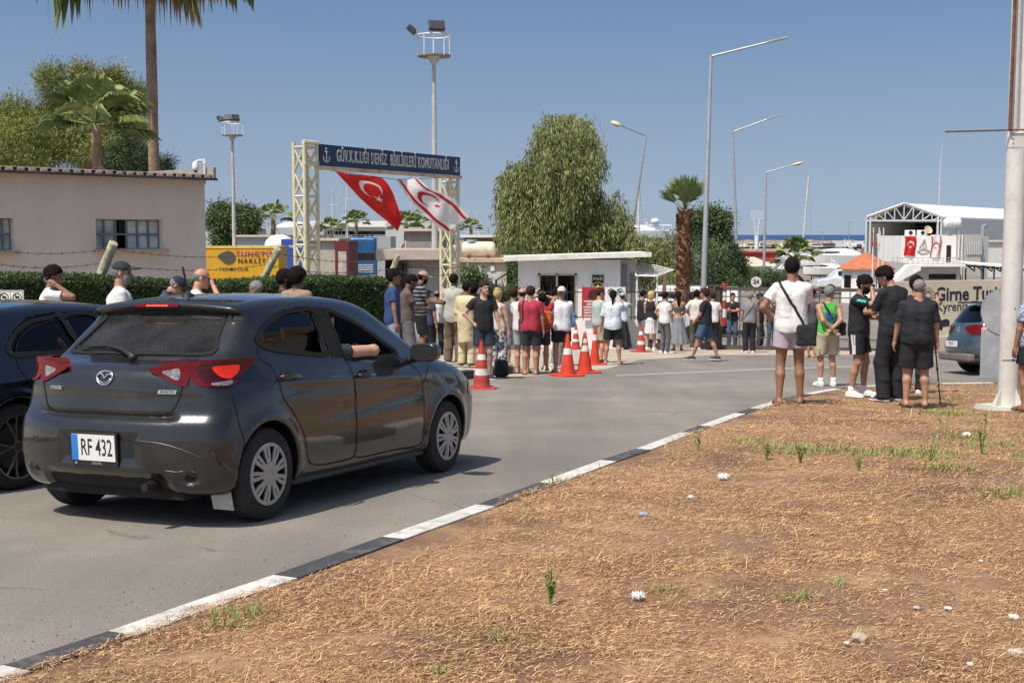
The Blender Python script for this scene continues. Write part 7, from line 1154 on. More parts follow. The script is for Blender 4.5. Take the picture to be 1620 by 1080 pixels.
cone(762, 615, .80, 'worn red and white round based cone in front of the man in black', M_or2, [(.30, .44), (.62, .74)], sq=False); cone(898, 595, .83, 'bright orange cone with one white band, front one of the cluster', M_or, [(.53, .68)]); cone(925, 590, .84, 'bright orange cone with two white bands, middle of the cluster', M_or, [(.55, .70), (.76, .86)]); cone(941, 577, .84, 'slim orange cone with a top loop behind the middle one', M_or, [(.70, .86)], slim=.8); cone(911, 553, .80, 'dull dirty red cone behind the front cones by the low wall', M_or2, [(.32, .44), (.66, .80)]); cone(1014, 557, .80, 'dull dirty red cone at the low wall in front of the blonde woman', M_or2, [(.30, .44), (.66, .80)])
# small red and white barrier post at the gate, white van and cars behind the railing
o = E('barrier_post', 'short red and white barrier post behind the gate pillar', 'post', (XY(1147, 40.6), 40.6, gz(40.6)))
for i in range(5): b = B(); b.tube([(0, 0, .75+.28*i), (0, 0, 1.03+.28*i)], .075, 12); b.ob('band', (mat('red band', (.5, .03, .03), .5), M_wm)[i % 2], o, True, 40)
# ---------- car kit used for the other cars ----------
def scale_out(k, dz=0, L=1, pts=MZ_OUT): q = pts.copy(); q[:, 0] *= L; q[:, 1] = q[:, 1]*k+dz; return q
def car_b(o, out, wmul, wb, wr, h, paint, doors, dlo, rearw, gate, style, tint, wind=None, arch=True):
    X = [x*wb/2.57 for x in MZ_X]; Zs = out[:, 1].max()/1.492; Z = [z*Zs for z in MZ_Z]; col = {z*Zs: [v*wmul for v in _col[z]] for z in MZ_Z}
    fo = lambda P: car_solid(P, out, X, Z, col, wb, wr)
    lo, hi = (out[:, 0].min()-.08, -.98, .12), (out[:, 0].max()+.1, .98, out[:, 1].max()+.06)
    def full(P):
        d = shell(P, fo(P), .05, .5*Zs, out[:, 0].min()+.35, wb*.95); x, y, z = P[:, 0], np.abs(P[:, 1]), P[:, 2]; hs_ = [np.maximum(s_poly(x, z, np.array(q))+.012, .45-y) for q in dlo]
        if rearw is not None: hs_.append(np.maximum(s_poly(P[:, 1], z, np.array(rearw)), x-.2))
        if wind is not None: hs_.append(np.maximum(s_poly(P[:, 1], z, np.array(wind)), wb*.5-x))
        return smax(d, -np.minimum.reduce(hs_), .005)
    finish_body(o, full, lo, hi, h, [paint, M_dark], doors, gate, lambda C: fo(C) < -.02)
    for s in (-1, 1):
        for q in dlo:
            V, Fc, k = patch(fo, q, 'y', s, off=-.008, smooth=False, step=.05, guess=.95); OB('window', V, Fc, tint, o); b = B(); ribbon(b, fo, [(x, .8*s, z) for x, z in q], .034, .006, closed=True, n=4); b.ob('window_trim', M_gap, o, True)
        b = B()
        for dpoly, sd_ in doors:
            if sd_ == s: ribbon(b, fo, [(x, .95*s, z) for x, z in dpoly], .008, .004, closed=True, n=5)
        b.ob('panel_gap', M_gap, o, True)
    if rearw is not None: V, Fc, k = patch(fo, rearw, 'x', -1, off=-.006, guess=out[:, 0].min()-.1, smooth=True, n=3, step=.05); OB('rear_window', V, Fc, tint, o)
    if wind is not None: V, Fc, k = patch(fo, wind, 'x', 1, off=-.006, guess=out[:, 0].max()-.2, smooth=True, n=3, reach=2.0, step=.05); OB('windscreen', V, Fc, tint, o)
    for cx in (0, wb):
        for s in (-1, 1): wheel(o, wr, .22, cx, .745*s*wmul, s, style); b = B(); arc = [(cx+(wr+.03)*math.cos(t), wr+(wr+.03)*math.sin(t)) for t in np.linspace(-.2, PI+.2, 20)]; b.prism(arc, .02, basis((0, .50*s, 0), (1, 0, 0), (0, 0, 1))); b.ob('wheel_well', M_dark, o)
    b = B(); b.box((wb*.5, 0, .24), (wb+.8, 1.1, .08)); b.ob('underbody', M_dark, o); return fo, full
def slope_rot(al): fw = Vector((math.sin(al), math.cos(al), -SL*math.cos(al))).normalized(); lf = Vector((-math.cos(al), math.sin(al), -SL*math.sin(al))).normalized(); return Matrix((fw, lf, fw.cross(lf))).transposed().to_euler()
def black_car():
    out = crom([(-.62,.24),(-.76,.40),(-.79,.60),(-.76,.80),(-.70,.95),(-.58,1.05),(-.42,1.17),(-.28,1.32),(-.22,1.36),(-.05,1.40),(.5,1.445),(1.1,1.445),(1.5,1.40),(1.85,1.27),(2.2,1.10),(2.45,.99),(2.9,.93),(3.25,.85),(3.45,.70),(3.5,.5),(3.45,.26),(3.1,.2),(1.3,.19),(-.3,.21)], 4)
    p = Vector((XY(12, 9.25)-.0, 9.25)); al = rad(24.2); lf = Vector((-math.cos(al), math.sin(al))); c = p+lf*.84; o = E('black_car', 'glossy black car with thin spoked alloy wheels, cut off by the left edge', 'car', (c.x, c.y, gz(c.y)), slope_rot(al)); paint = mat('black car paint', (.006, .0075, .013), .12, .0, var=.02, coat=1.0)
    dl = [[(.02,1.03),(.1,1.20),(.28,1.31),(.50,1.345),(.62,1.35),(.74,1.04),(.5,1.03)], [(.66,1.35),(1.02,1.36),(1.12,1.05),(.78,1.04)], [(1.10,1.36),(1.4,1.31),(1.7,1.19),(1.95,1.05),(1.2,1.05)]]
    doors = [([(.20,.45),(.38,.28),(1.12,.27),(1.14,.8),(1.08,1.38),(.6,1.39),(.2,1.28),(.04,1.05),(.14,.80),(.30,.68)], -1), ([(1.15,.28),(2.05,.28),(2.12,.6),(2.08,1.0),(1.7,1.22),(1.35,1.36),(1.10,1.38),(1.16,.8)], -1)]
    st = dict(rim=.245, hole=holes_spoke, z=lambda q: -.02+.018*q, name='rim', mat=mat('polished dark rim', (.45, .45, .46), .2, .9), cap=.03, capmat=M_black)
    fo, full = car_b(o, out, 1.04, 2.68, .33, .018, paint, doors, dl, None, None, st, glass('black car glass', (.16, .17, .18)), wind=[(-.66,1.06),(-.6,1.2),(-.5,1.34),(0,1.37),(.5,1.34),(.6,1.2),(.66,1.06),(0,1.03)])
    for hx, s in ((.38, -1), (1.3, -1)): q = project(fo, [[hx, -.95, .90]], 4, 0)[0]; b = B(); b.tube([(hx-.10, q[1], .90), (hx-.08, q[1]-.035, .905), (hx+.08, q[1]-.035, .905), (hx+.10, q[1], .90)], .014, 8); b.ob('handle', paint, o, True)
    for y in (-.38, .38):
        for x0 in (1.05, .15):
            f = lambda P: smin(s_box(P, (x0+.22, y, .50), (.25, .25, .07), .05), s_cap(P, (x0-.02, y, .55), (x0-.16, y, .98), .11, .10), .06); V, Fc = polygonize(f, (x0-.36, y-.3, .36), (x0+.52, y+.3, 1.2), .03); OB('seat', V, Fc, M_seat, o)
black_car()
def blue_wagon():
    out = crom([(-.60,.27),(-.72,.40),(-.76,.55),(-.72,.70),(-.67,.80),(-.63,.98),(-.55,1.10),(-.36,1.36),(-.25,1.44),(0,1.49),(.6,1.51),(1.2,1.50),(1.6,1.44),(2.0,1.28),(2.4,1.05),(2.9,.97),(3.3,.88),(3.5,.72),(3.55,.5),(3.5,.26),(3.1,.2),(1.3,.19),(-.3,.22)], 4)
    al = rad(86); o = E('blue_wagon', 'grey blue estate car half hidden behind the sign back and white pole', 'car', (XY(1509, 25.2)+.80, 25.2, gz(25.2)), slope_rot(al))
    paint = mat('grey blue car paint', (.055, .095, .125), .28, .5, var=.06, coat=1, dirt=((.35, .33, .3), .3, 2.5)); st = dict(rim=.21, hole=holes_spoke, z=lambda q: .0, name='rim', mat=mat('silver alloy', (.5, .5, .5), .3, .8), cap=.03)
    dl = [[(-.28,1.10),(-.16,1.30),(.0,1.37),(.30,1.39),(.30,1.08)], [(.36,1.39),(1.0,1.41),(1.05,1.07),(.36,1.08)], [(1.1,1.41),(1.5,1.36),(1.85,1.22),(2.05,1.06),(1.15,1.07)]]; rw = [(-.62,1.08),(-.56,1.25),(-.48,1.38),(0,1.40),(.48,1.38),(.56,1.25),(.62,1.08),(0,1.05)]
    doors = [([(.20,.45),(.38,.28),(1.12,.27),(1.14,.8),(1.08,1.42),(.6,1.43),(.32,1.40),(.30,1.0),(.3,.7)], s) for s in (-1, 1)]; gt = [(-.64,1.10),(-.66,.95),(-.62,.75),(0,.70),(.62,.75),(.66,.95),(.64,1.10),(.5,1.40),(0,1.46),(-.5,1.40)]
    fo, full = car_b(o, out, 1.05, 2.65, .32, .022, paint, doors, dl, rw, gt, st, glass('wagon glass', (.05, .055, .07)))
    red = mat('red lamp lens', (.5, .012, .015))
    for s in (-1, 1):
        L = E('tail_lamp'); L.parent = o; V, Fc, k = patch(fo, [(-.62,1.0),(-.45,1.03),(-.22,1.02),(-.14,.97),(-.28,.86),(-.5,.82),(-.63,.86)], 'y', s, .03, .012, 1.0, 4); OB('lamp_lens', V, Fc, red, L); V, Fc, k = patch(fo, [(s*.48,.86),(s*.48,1.0),(s*.62,1.02),(s*.70,1.0),(s*.72,.85),(s*.6,.82)], 'x', -1, .03, .012, -.95, 4); OB('lamp_lens', V, Fc, red, L); V, Fc, k = patch(fo, [(-.50,.97),(-.38,.98),(-.34,.92),(-.42,.88),(-.5,.90)], 'y', s, .03, .018, 1.0, 4); OB('reverse_lens', V, Fc, mat('orange lamp lens', (.6, .2, .12), .2), L)
    b = B(); b.box((-.80, 0, .63), (.02, .52, .115)); b.ob('number_plate', M_wm, o); b = B(); put(b, TEXT('FD 317', .09, bold=.002, sx=.8), basis((-.812, 0, .63), (0, -1, 0), (0, 0, 1))); b.ob('plate_lettering', M_black, o); b = B(); b.box((-.40, 0, 1.47), (.16, .9, .035)); b.ob('spoiler', M_black, o, bevel=.012); b = B(); b.box((-.70, 0, .36), (.16, 1.45, .16)); b.ob('lower_bumper', mat('dusty lower bumper', (.16, .13, .11), .8), o, bevel=.04)
    c_ = project(fo, [[-.66, 0, .93]], 4, .004)[0]; b = B(); b.tube([c_+[0, .05*math.cos(t), .05*math.sin(t)] for t in np.linspace(0, 2*PI, 21)], .006, 5, cap=False); b.ob('round_badge', M_chrome, o)
blue_wagon()
def pickup(px, y, lab, col, rot, cab=True, van=False):
    g = gz(y); o = E('parked_van' if van else 'pickup_truck', lab, 'van' if van else 'pickup', (XY(px, y), y, g), rot); m = mat('parked white paint', col, .3, coat=1)
    pr = [(-2.3, .45), (-2.3, 1.1), (-.4, 1.12), (-.2, 1.72), (.9, 1.72), (1.45, 1.15), (2.4, 1.0), (2.45, .5)] if not van else [(-2.3, .4), (-2.3, 1.95), (1.0, 2.0), (1.7, 1.2), (2.3, 1.05), (2.35, .5)]
    out = crom(pr, 3); f = lambda P: smax(s_poly(P[:, 0], P[:, 2], np.array(pr)), np.abs(P[:, 1])-.88+.22*np.clip((P[:, 2]-1.1)/.7, 0, 1), .1); V, Fc = polygonize(f, (-2.6, -1.05, .3), (2.7, 1.05, 2.15), .06); OB('body', V, Fc, m, o)
    b = B(); zz = 1.42 if not van else 1.55; b.box((.35 if not van else -.1, 0, zz), (1.35 if not van else 3.2, 1.70 if not van else 1.72, .42)); b.ob('window', M_bgl, o, bevel=.1)
    for x in (-1.5, 1.55):
        for s in (-1, 1): b = B(); b.lathe([(0, -.12), (.2, -.12), (.36, -.1), (.36, .1), (.2, .12), (0, .12)], 22, Matrix.Rotation(PI/2, 3, 'X'), c=(x, .82*s, .36)); b.ob('wheel', M_tyre, o, True, 40)
pickup(1022, 47, 'white pickup parked behind the railing, right of the booth', (.72, .72, .70), .15); pickup(1082, 52, 'white van parked behind the railing by the tallest lamp', (.74, .74, .72), PI-.2, van=True); pickup(1345, 86, 'white car parked left of the orange roofed kiosk', (.74, .74, .73), PI); pickup(393, 62, 'white car roof showing above the hedge in front of the yellow trailer', (.72, .72, .70), 0)

# ---------- people: one skinned distance field per body, clothes as fields laid over it ----------
SKIN = {'fair': (.50, .29, .20), 'tan': (.40, .215, .135), 'brown': (.27, .135, .08), 'dark': (.12, .062, .038), 'ruddy': (.52, .24, .16)}
def cloth(c, nm='cloth'):
    return mat('%s %s' % (nm, '_'.join('%.2f' % v for v in c)), c, .85, var=.10, scale=9, bump=.004, bscale=22)
HAIRC = {'black': (.012, .010, .009), 'brown': (.04, .024, .015), 'grey': (.22, .21, .20), 'blond': (.50, .36, .16), 'white': (.45, .44, .42)}
def rotx(a): c, s = math.cos(a), math.sin(a); return np.array([[1, 0, 0], [0, c, -s], [0, s, c]])
def roty(a): c, s = math.cos(a), math.sin(a); return np.array([[c, 0, s], [0, 1, 0], [-s, 0, c]])
def rotz(a): c, s = math.cos(a), math.sin(a); return np.array([[c, -s, 0], [s, c, 0], [0, 0, 1]])
def ik(a, t, l1, l2, pole):
    a = np.array(a, float); t = np.array(t, float); d = t-a; L = np.linalg.norm(d); m = (l1+l2)*.999
    if L > m: t = a+d*m/L; d = t-a; L = m
    u = d/L; x = (l1*l1-l2*l2+L*L)/(2*L); h = math.sqrt(max(l1*l1-x*x, 0)); p = np.array(pole, float); p = p-u*(p@u); p /= np.linalg.norm(p)+1e-9
    return a+u*x+p*h, t
ARMS = {  # hand target (out, forward, up from ground) and elbow pole, for a 1.8 m body
 'down': ((.27, .05, .80), (.3, -1, 0)), 'loose': ((.30, .12, .83), (.4, -1, 0)), 'hip': ((.19, .05, 1.02), (1, -.5, 0)), 'ear': ((.15, .09, 1.55), (.25, .35, -1)), 'mouth': ((.04, .20, 1.56), (.7, .3, -1)),
 'chest': ((.0, .30, 1.22), (.7, -.2, -1)), 'hold': ((.10, .36, 1.15), (.5, -.5, -1)), 'fold': ((-.12, .20, 1.22), (.8, .1, -.6)), 'back': ((-.02, -.17, 1.02), (.9, -.6, 0)), 'head': ((.06, .13, 1.74), (1, .1, .1)),
 'point': ((.20, .45, 1.45), (.5, -.3, -1)), 'pocket': ((.21, .08, .93), (.8, -.8, 0)), 'front': ((.08, .22, .98), (.7, -.5, 0)), 'rail': ((.20, .45, 1.05), (.5, -.4, -1)), 'back2': ((.04, -.16, 1.10), (1, -.3, 0)), 'cane': ((.29, .10, .82), (.5, -1, 0))}
class Fig: pass
def person(foot, H=1.76, face=0, label='', group=None, skin='tan', hair='black', hs='short', top=None, bottom=None, shoes=None, L='down', R='down', fat=0., lean=0., fem=0, hy=0., hp=0., stride=0., width=.11, beard=None, cap=None, sleeve=.55, tlen=.0, blen=.45, extras=(), cell=None, loose=1., twist=0., only_top=False, seat=None, cat='person', bf=0., ffoot=None):
    s = H/1.8; root = E('person', label, cat, foot, -rad(face), group); g = Fig(); dist = math.hypot(foot[0], foot[1]); h = cell or min(.024, max(.011, dist*.00082))
    hw = (.085+.01*fem)*s; sw = (.178-.022*fem+.025*fat)*s
    hip = np.array([0, 0, .93*s]); Rt = rotx(-rad(lean))@rotz(-rad(twist)); T = lambda p: Rt@(np.array(p, float)*s-hip)+hip; Ti = lambda P: (P-hip)@Rt+hip
    ft = ffoot or [(-width*s, stride*.5*s, 0), (width*s, -stride*.5*s, 0)]
    legs = []
    for k, sx in enumerate((-1, 1)):
        an = np.array([ft[k][0], ft[k][1], .085*s+ft[k][2]]); hp_ = np.array([hw*sx, 0, .925*s]); kn, an = ik(hp_, an, .425*s, .425*s, (sx*.12, 1, 0)); legs.append((hp_, kn, an))
    arms = []
    for k, (sx, A) in enumerate(((-1, L), (1, R))):
        t, pole = ARMS[A] if isinstance(A, str) else A; sh = T((sw/s*sx, 0, 1.420)); tt = T((t[0]*sx if t[0] else 0, t[1]+.05*fat*(t[1] > .15), t[2])); el, wr = ik(sh, tt, .285*s, .25*s, Rt@np.array([pole[0]*sx, pole[1], pole[2]])); arms.append((sh, el, wr))
    Rh = Rt@rotz(-rad(hy))@rotx(-rad(hp)); nk = T((0, .0, 1.50)); hc = nk+Rh@(np.array([0, .035, .155])*s); Hi = lambda P: ((P-hc)@Rh)/s
    th, cf, aw = 1+.25*fat, 1+.15*fat, 1+.22*fat; fm = fem
    def torso(P, o=0., k=.05):
        Q = Ti(P)/s
        d = s_ell(Q, (0, -.012, .955), (.160*(1+.12*fat+.04*fm)+o, .108*(1+.3*fat)+o, .13))
        d = smin(d, s_ell(Q, (0, .012+.025*fat, 1.10), (.142*(1+.35*fat-.12*fm)+o, .092*(1+.65*fat)+o, .17)), k)
        d = smin(d, s_ell(Q, (0, .0, 1.31), (.168*(1+.12*fat-.08*fm)+o, .108*(1+.15*fat)+o, .185)), k)
        if fm: d = smin(d, np.minimum(s_ell(Q, (-.07, .085, 1.29), (.06+o, .055+o, .06)), s_ell(Q, (.07, .085, 1.29), (.06+o, .055+o, .06))), .03)
        d = smin(d, s_cap(Q, (-sw/s*.84, -.004, 1.420), (sw/s*.84, -.004, 1.420), .052+o*.7), .05)
        d = smin(d, np.minimum(s_cap(Q, (0, -.012, 1.47), (-.12, -.008, 1.43), .052+o*.5), s_cap(Q, (0, -.012, 1.47), (.12, -.008, 1.43), .052+o*.5)), .03)
        return d*s
    def arm(P, k, a0=0., o=0.):
        sh, el, wr = arms[k]; d = s_cap(P, sh, el, (.050*aw+o)*s, (.039*aw+o)*s)
        return smin(d, s_cap(P, el, wr, (.041*aw+o)*s, (.027+o)*s), .02)
    def leg(P, k, o=0.):
        a, b_, c = legs[k]; m = b_+(c-b_)*.32+np.array([0, -.018*s, 0])
        d = s_cap(P, a, b_, (.083*th+o)*s, (.055*cf+o)*s); d = smin(d, s_cap(P, b_, m, (.050*cf+o)*s, (.056*cf+o)*s), .02); return smin(d, s_cap(P, m, c, (.054*cf+o)*s, (.034+o)*s), .02)
    def head(P):
        Q = Hi(P); d = s_ell(Q, (0, -.012, .035), (.076, .094, .088)); d = smin(d, s_ell(Q, (0, .028, -.035), (.060, .064, .080)), .03)
        ax = np.abs(Q[:, 0]); Qa = np.stack([ax, Q[:, 1], Q[:, 2]], 1)
        d = smin(d, s_cap(Q, (0, .084, .012), (0, .104, -.028), .009, .015), .012)                   # nose
        d = smax(d, -s_ell(Qa, (.033, .098, .012), (.019, .016, .012)), .012)                        # eye hollows
        d = smin(d, s_cap(Qa, (.0, .088, .032), (.045, .078, .034), .010), .012)                    # brow
        d = smin(d, s_ell(Q, (0, .086, -.060), (.024, .012, .009)), .008)                             # lips
        d = smin(d, s_ell(Q, (0, .070, -.098), (.026, .022, .018)), .02)                              # chin
        d = smin(d, s_ell(Qa, (.080, -.012, -.005), (.010, .020, .032)), .006)                        # ears
        return d*s
    def body(P):
        d = torso(P, -.006); d = smin(d, s_cap(P, T((0, -.005, 1.44)), nk+Rh@(np.array([0, .005, .07])*s), (.058+.008*fat)*s, (.054+.006*fat-.006*fm)*s), .03*s); d = smin(d, head(P), .018*s)
        for k in (0, 1): d = smin(d, arm(P, k), .03*s if k else .03*s)
        if not only_top:
            for k in (0, 1): d = smin(d, leg(P, k), .025)
        return d
    Zf = .0; feet = []
    for k in (0, 1):
        a, b_, c = legs[k]; fy = Rt[:, 1]*0+np.array([math.sin(rad(12))*(-1, 1)[k], math.cos(rad(12)), 0]); feet.append((c, fy))
    def foot_f(P, k, o=0., lz=0.):
        c, fy = feet[k]; hl = c-fy*.035*s; hl[2] = c[2]-.045*s; to = c+fy*.165*s; to[2] = c[2]-.060*s
        d = s_cap(P, hl, to, (.040+o)*s, (.030+o)*s); d = smin(d, s_cap(P, c-[0, 0, .01*s], c+fy*.09*s-[0, 0, .05*s], (.036+o)*s, (.034+o)*s), .02); return smax(d, (c[2]-.083*s)-P[:, 2]+lz, .006)
    def body2(P):
        d = body(P)
        if not only_top:
            for k in (0, 1): d = smin(d, foot_f(P, k), .012)
        return d
    pts = np.array([p for a in arms+([] if only_top else legs) for p in a]+[hc+[0, 0, .14*s]]); lo = pts.min(0)-[.14, .20, .1]; hi = pts.max(0)+[.14, .24, .03]; lo[2] = max(lo[2], -.01) if not only_top else .75*s; g.lo, g.hi = lo, hi
    V, Fc = polygonize(body2, lo, hi, h)
    # hands: palm, four bent fingers of unequal length, thumb from the side of the palm
    VS, FS = [V], [Fc]; n0 = len(V); hands = []
    for k in (0, 1):
        sh, el, wr = arms[k]; dr = (wr-el)/np.linalg.norm(wr-el); sx = (-1, 1)[k]; A = (L, R)[k]; A = A if isinstance(A, str) else 'x'
        up = Rt@np.array([-sx*1., 0, 0]) if A in ('down', 'loose', 'pocket', 'cane', 'front', 'x') else Rt@np.array([-sx*.4, -1., .2])
        nrm = up-dr*(up@dr); nrm /= np.linalg.norm(nrm); sd = np.cross(dr, nrm); curl = {'hold': 1.1, 'cane': 1.5, 'ear': 1.2, 'mouth': .8, 'rail': 1.3}.get(A, .45)
        if (sd@(Rt@np.array([0, 1., 0.3]))) < 0: sd = -sd
        W = lambda a, b_, c: wr+(dr*a+sd*b_+nrm*c)*s; hands.append((wr, dr, nrm, sd, W)); prims = [('e', W(.045, 0, .002))]
        fing = []
        for i, (o, l) in enumerate(((.030, .068), (.010, .076), (-.010, .071), (-.029, .056))):
            p0 = W(.082, o, 0); a1, a2, a3 = curl*.45+.05*i, curl*1.15+.05*i, curl*1.7; q = p0; ch = [q]
            for aa, ll in ((a1, .45), (a2, .32), (a3, .25)): q = q+(dr*math.cos(aa)+nrm*math.sin(aa)+sd*o*1.2)*l*ll*s; ch.append(q)
            fing.append(ch)
        th_ = [W(.022, .030, .004), W(.048, .052, .014), W(.078, .056+.0*curl, .022+.012*curl)]
        def hf(P):
            d = s_cap(P, W(.0, 0, 0), W(.045, 0, 0), .026*s, .03*s)
            for o in (-.022, 0, .022): d = smin(d, s_cap(P, W(.02, o*.8, 0), W(.078, o*1.1, 0), .0165*s, .0135*s), .012)
            for ch in fing: d = smin(d, np.minimum(np.minimum(s_cap(P, ch[0], ch[1], .0098*s, .0090*s), s_cap(P, ch[1], ch[2], .0090*s, .0082*s)), s_cap(P, ch[2], ch[3], .0082*s, .0070*s)), .003)
            return smin(d, np.minimum(s_cap(P, th_[0], th_[1], .0135*s, .0115*s), s_cap(P, th_[1], th_[2], .0112*s, .0095*s)), .008)
        ap = np.array([wr]+[p for c in fing for p in c]+th_); hh = h*.36 if dist < 20 else h*.5
        v, f_ = polygonize(hf, ap.min(0)-.04, ap.max(0)+.04, max(hh, .0055)); VS.append(v); FS.append(f_+n0); n0 += len(v)
    sk = mat('skin '+skin, SKIN[skin], .52, var=.10, scale=14, trans=.12, dirt=(tuple(c*.8 for c in SKIN[skin]), .3, 20)); OB('body', np.concatenate(VS), np.concatenate(FS), sk, root)
    # noise folds of cloth
    sd_ = (hash(label) % 97)*.37 if False else (sum(map(ord, label)) % 97)*.37
    R_f = roty(.5+.3*math.sin(sd_))
    def folds(P, a=.006, fq=1.): S2 = P+.03*np.stack([vnoise(P, 9, sd_), 0*P[:, 0], 0*P[:, 0]], 1); return a*(.8*vnoise(S2@R_f, (6*fq, 6*fq, 15*fq), sd_)+.9*np.abs(vnoise(S2@R_f, (17*fq, 17*fq, 7*fq), sd_+3))+.4*vnoise(S2@R_f, (12, 12, 38), sd_+5))
    if top:
        kind = top[0]; hem = {'tank': .92, 'tee': .89, 'shirt': .88, 'polo': .89, 'kameez': .50, 'bare': 1.2}.get(kind, .89)*s-tlen
        def topf(P):
            o = .014*loose+(.006 if kind in ('shirt', 'kameez') else 0); Q = Ti(P)
            d = torso(P, o, .07); low = s_ell(Q/s, (0, .0+.02*fat, .99), (.156*(1+.20*fat)+o, .106*(1+.45*fat)+o, .22))*s; d = smin(d, low, .06)
            if kind not in ('tank', 'bare'): Qs = np.abs(Q/s)*[1, 0, 0]+(Q/s)*[0, 1/(1.02+.30*fat), 1]; cl = s_cap(Qs, (.045+.045*fat, -.006, 1.34), (.050+.045*fat, .0, .86), .104+o, .106+o)*s; d = smin(d, cl, .05)
            if kind == 'kameez': d = smin(d, s_cap(P, (0, 0, 1.0*s), (0, 0, .48*s), .15*s, .185*s), .06)
            elif hem < .87*s: d = smin(d, s_cap(P, (0, 0, 1.0*s), (0, 0, hem-.02), .135*s, .15*s), .06)
            if kind != 'tank':
                for k in (0, 1):
                    sh, el, wr = arms[k]; u = (el-sh)/np.linalg.norm(el-sh); fr = min(sleeve, 1.)
                    e = sh+(el-sh)*min(1, fr+.12); q = s_cap(P, sh, e, (.050*aw+.008*loose)*s, (.052*aw+.016*loose)*s)
                    if sleeve > 1: u2 = (wr-el)/np.linalg.norm(wr-el); q = smin(q, s_cap(P, el, el+(wr-el)*min(1, sleeve-1+.1), .056*aw*s, .048*s), .02); c = el+(wr-el)*(sleeve-1); q = np.where(((P-el)@u2 > 0) | ((P-sh)@u < .05), smax(q, (P-c)@u2, .006), q)
                    else: q = smax(q, (P-sh)@u-fr*np.linalg.norm(el-sh), .006)
                    d = smin(d, q, .035)
            else: d = smax(d, np.abs(Q[:, 0])-(.125+.02*fat)*s-.25*np.maximum(0, 1.30*s-Q[:, 2]), .02)
            d = d+folds(P, .0048*loose); d = smax(d, hem+.012*np.sin(P[:, 0]*17+sd_)-Q[:, 2], .006)
            nk_ = (T((0, .05, 1.50)), T((0, .0, 1.60))); rn = {'tank': .095, 'bare': .1}.get(kind, .066)*s; d = smax(d, -s_cap(P, nk_[0], nk_[1], rn, rn), .008)
            if kind == 'bare': d = smax(d, Q[:, 2]-1.34*s, .01)
            return d
        cm = cloth(top[1]) if not isinstance(top[1], bpy.types.Material) else top[1]; z0 = lo.copy(); z0[2] = max(lo[2], hem-.05); V, Fc = polygonize(topf, z0, [hi[0], hi[1], hc[2]-.03*s], h)
        OB({'tee': 't_shirt', 'polo': 'polo_shirt', 'shirt': 'shirt', 'tank': 'tank_top', 'kameez': 'long_tunic', 'bare': 'tube_top'}[kind], V, Fc, cm, root); g.top = topf
        if kind in ('shirt', 'polo'):
            colf = lambda P: smax(smax(s_cap(P, T((0, -.004, 1.49)), T((0, .004, 1.535)), .073*s, .070*s), -s_cap(P, T((0, .0, 1.4)), T((0, .012, 1.64)), .061*s, .060*s), .004), Ti(P)[:, 2]-1.545*s, .004)
            V, Fc = polygonize(colf, nk-[.12, .12, .08], nk+[.12, .12, .09], h*.7); OB('collar', V, Fc, cm, root)
    if bottom:
        kind = bottom[0]; cm = cloth(bottom[1]) if not isinstance(bottom[1], bpy.types.Material) else bottom[1]
        def botf(P):
            Q = P/s; d = s_ell(Q, (0, -.012, .945), (.166*(1+.14*fat+.03*fm), .118*(1+.38*fat), .15))*s
            if kind == 'skirt': d = smin(d, s_cap(P, (0, 0, .95*s), (0, 0, (.93-blen)*s), .15*s, (.15+.22*blen*bottom[2] if len(bottom) > 2 else .17)*s), .05); d = d+.018*np.sin(np.arctan2(P[:, 1], P[:, 0])*11)*np.clip((.9*s-P[:, 2])*2, 0, 1)+folds(P, .003); return smax(smax(d, (.93-blen)*s-P[:, 2], .006), P[:, 2]-1.03*s, .01)
            lz = .9*(1-blen)*s
            for k in (0, 1):
                a, b_, c = legs[k]; rl = (.010 if kind == 'jeans' else .022)*loose
                if kind in ('trousers', 'jeans'): q = smin(s_cap(P, a, b_, (.088*th+rl)*s, (.068*cf+rl)*s), s_cap(P, b_, c-[0, 0, .02], (.068*cf+rl)*s, (.054+rl*1.1)*s), .03); q = np.minimum(q, s_cap(P, b_+(c-b_)*.12, b_+(c-b_)*.5+[0, -.016*s, 0], (.064*cf+rl)*s, (.062*cf+rl)*s)); q = smax(q, c[2]-.035*s-P[:, 2], .006)
                else: u = (b_-a)/np.linalg.norm(b_-a); e = a+(b_-a)*1.08; q = s_cap(P, a, e, (.094*th+rl*.6)*s, (.070*th+.030*loose)*s); q = smax(q, (P-a)@u-blen*2.05*.435*s*.5*1.0-.0, .006) if blen < .95 else q
                q = smax(q, P[:, 2]-1.0*s, .02); d = smin(d, q, .02)
            d = d+folds(P, .005, .8); return smax(d, P[:, 2]-(1.01)*s, .008)
        ex = .26 if kind == 'skirt' else .02; V, Fc = polygonize(botf, [lo[0]-ex, lo[1]-ex, 0 if not only_top else .8*s], [hi[0]+ex, hi[1]+ex, 1.06*s], h); OB({'shorts': 'shorts', 'trousers': 'trousers', 'jeans': 'trousers', 'skirt': 'skirt'}[kind], V, Fc, cm, root); g.bot = botf
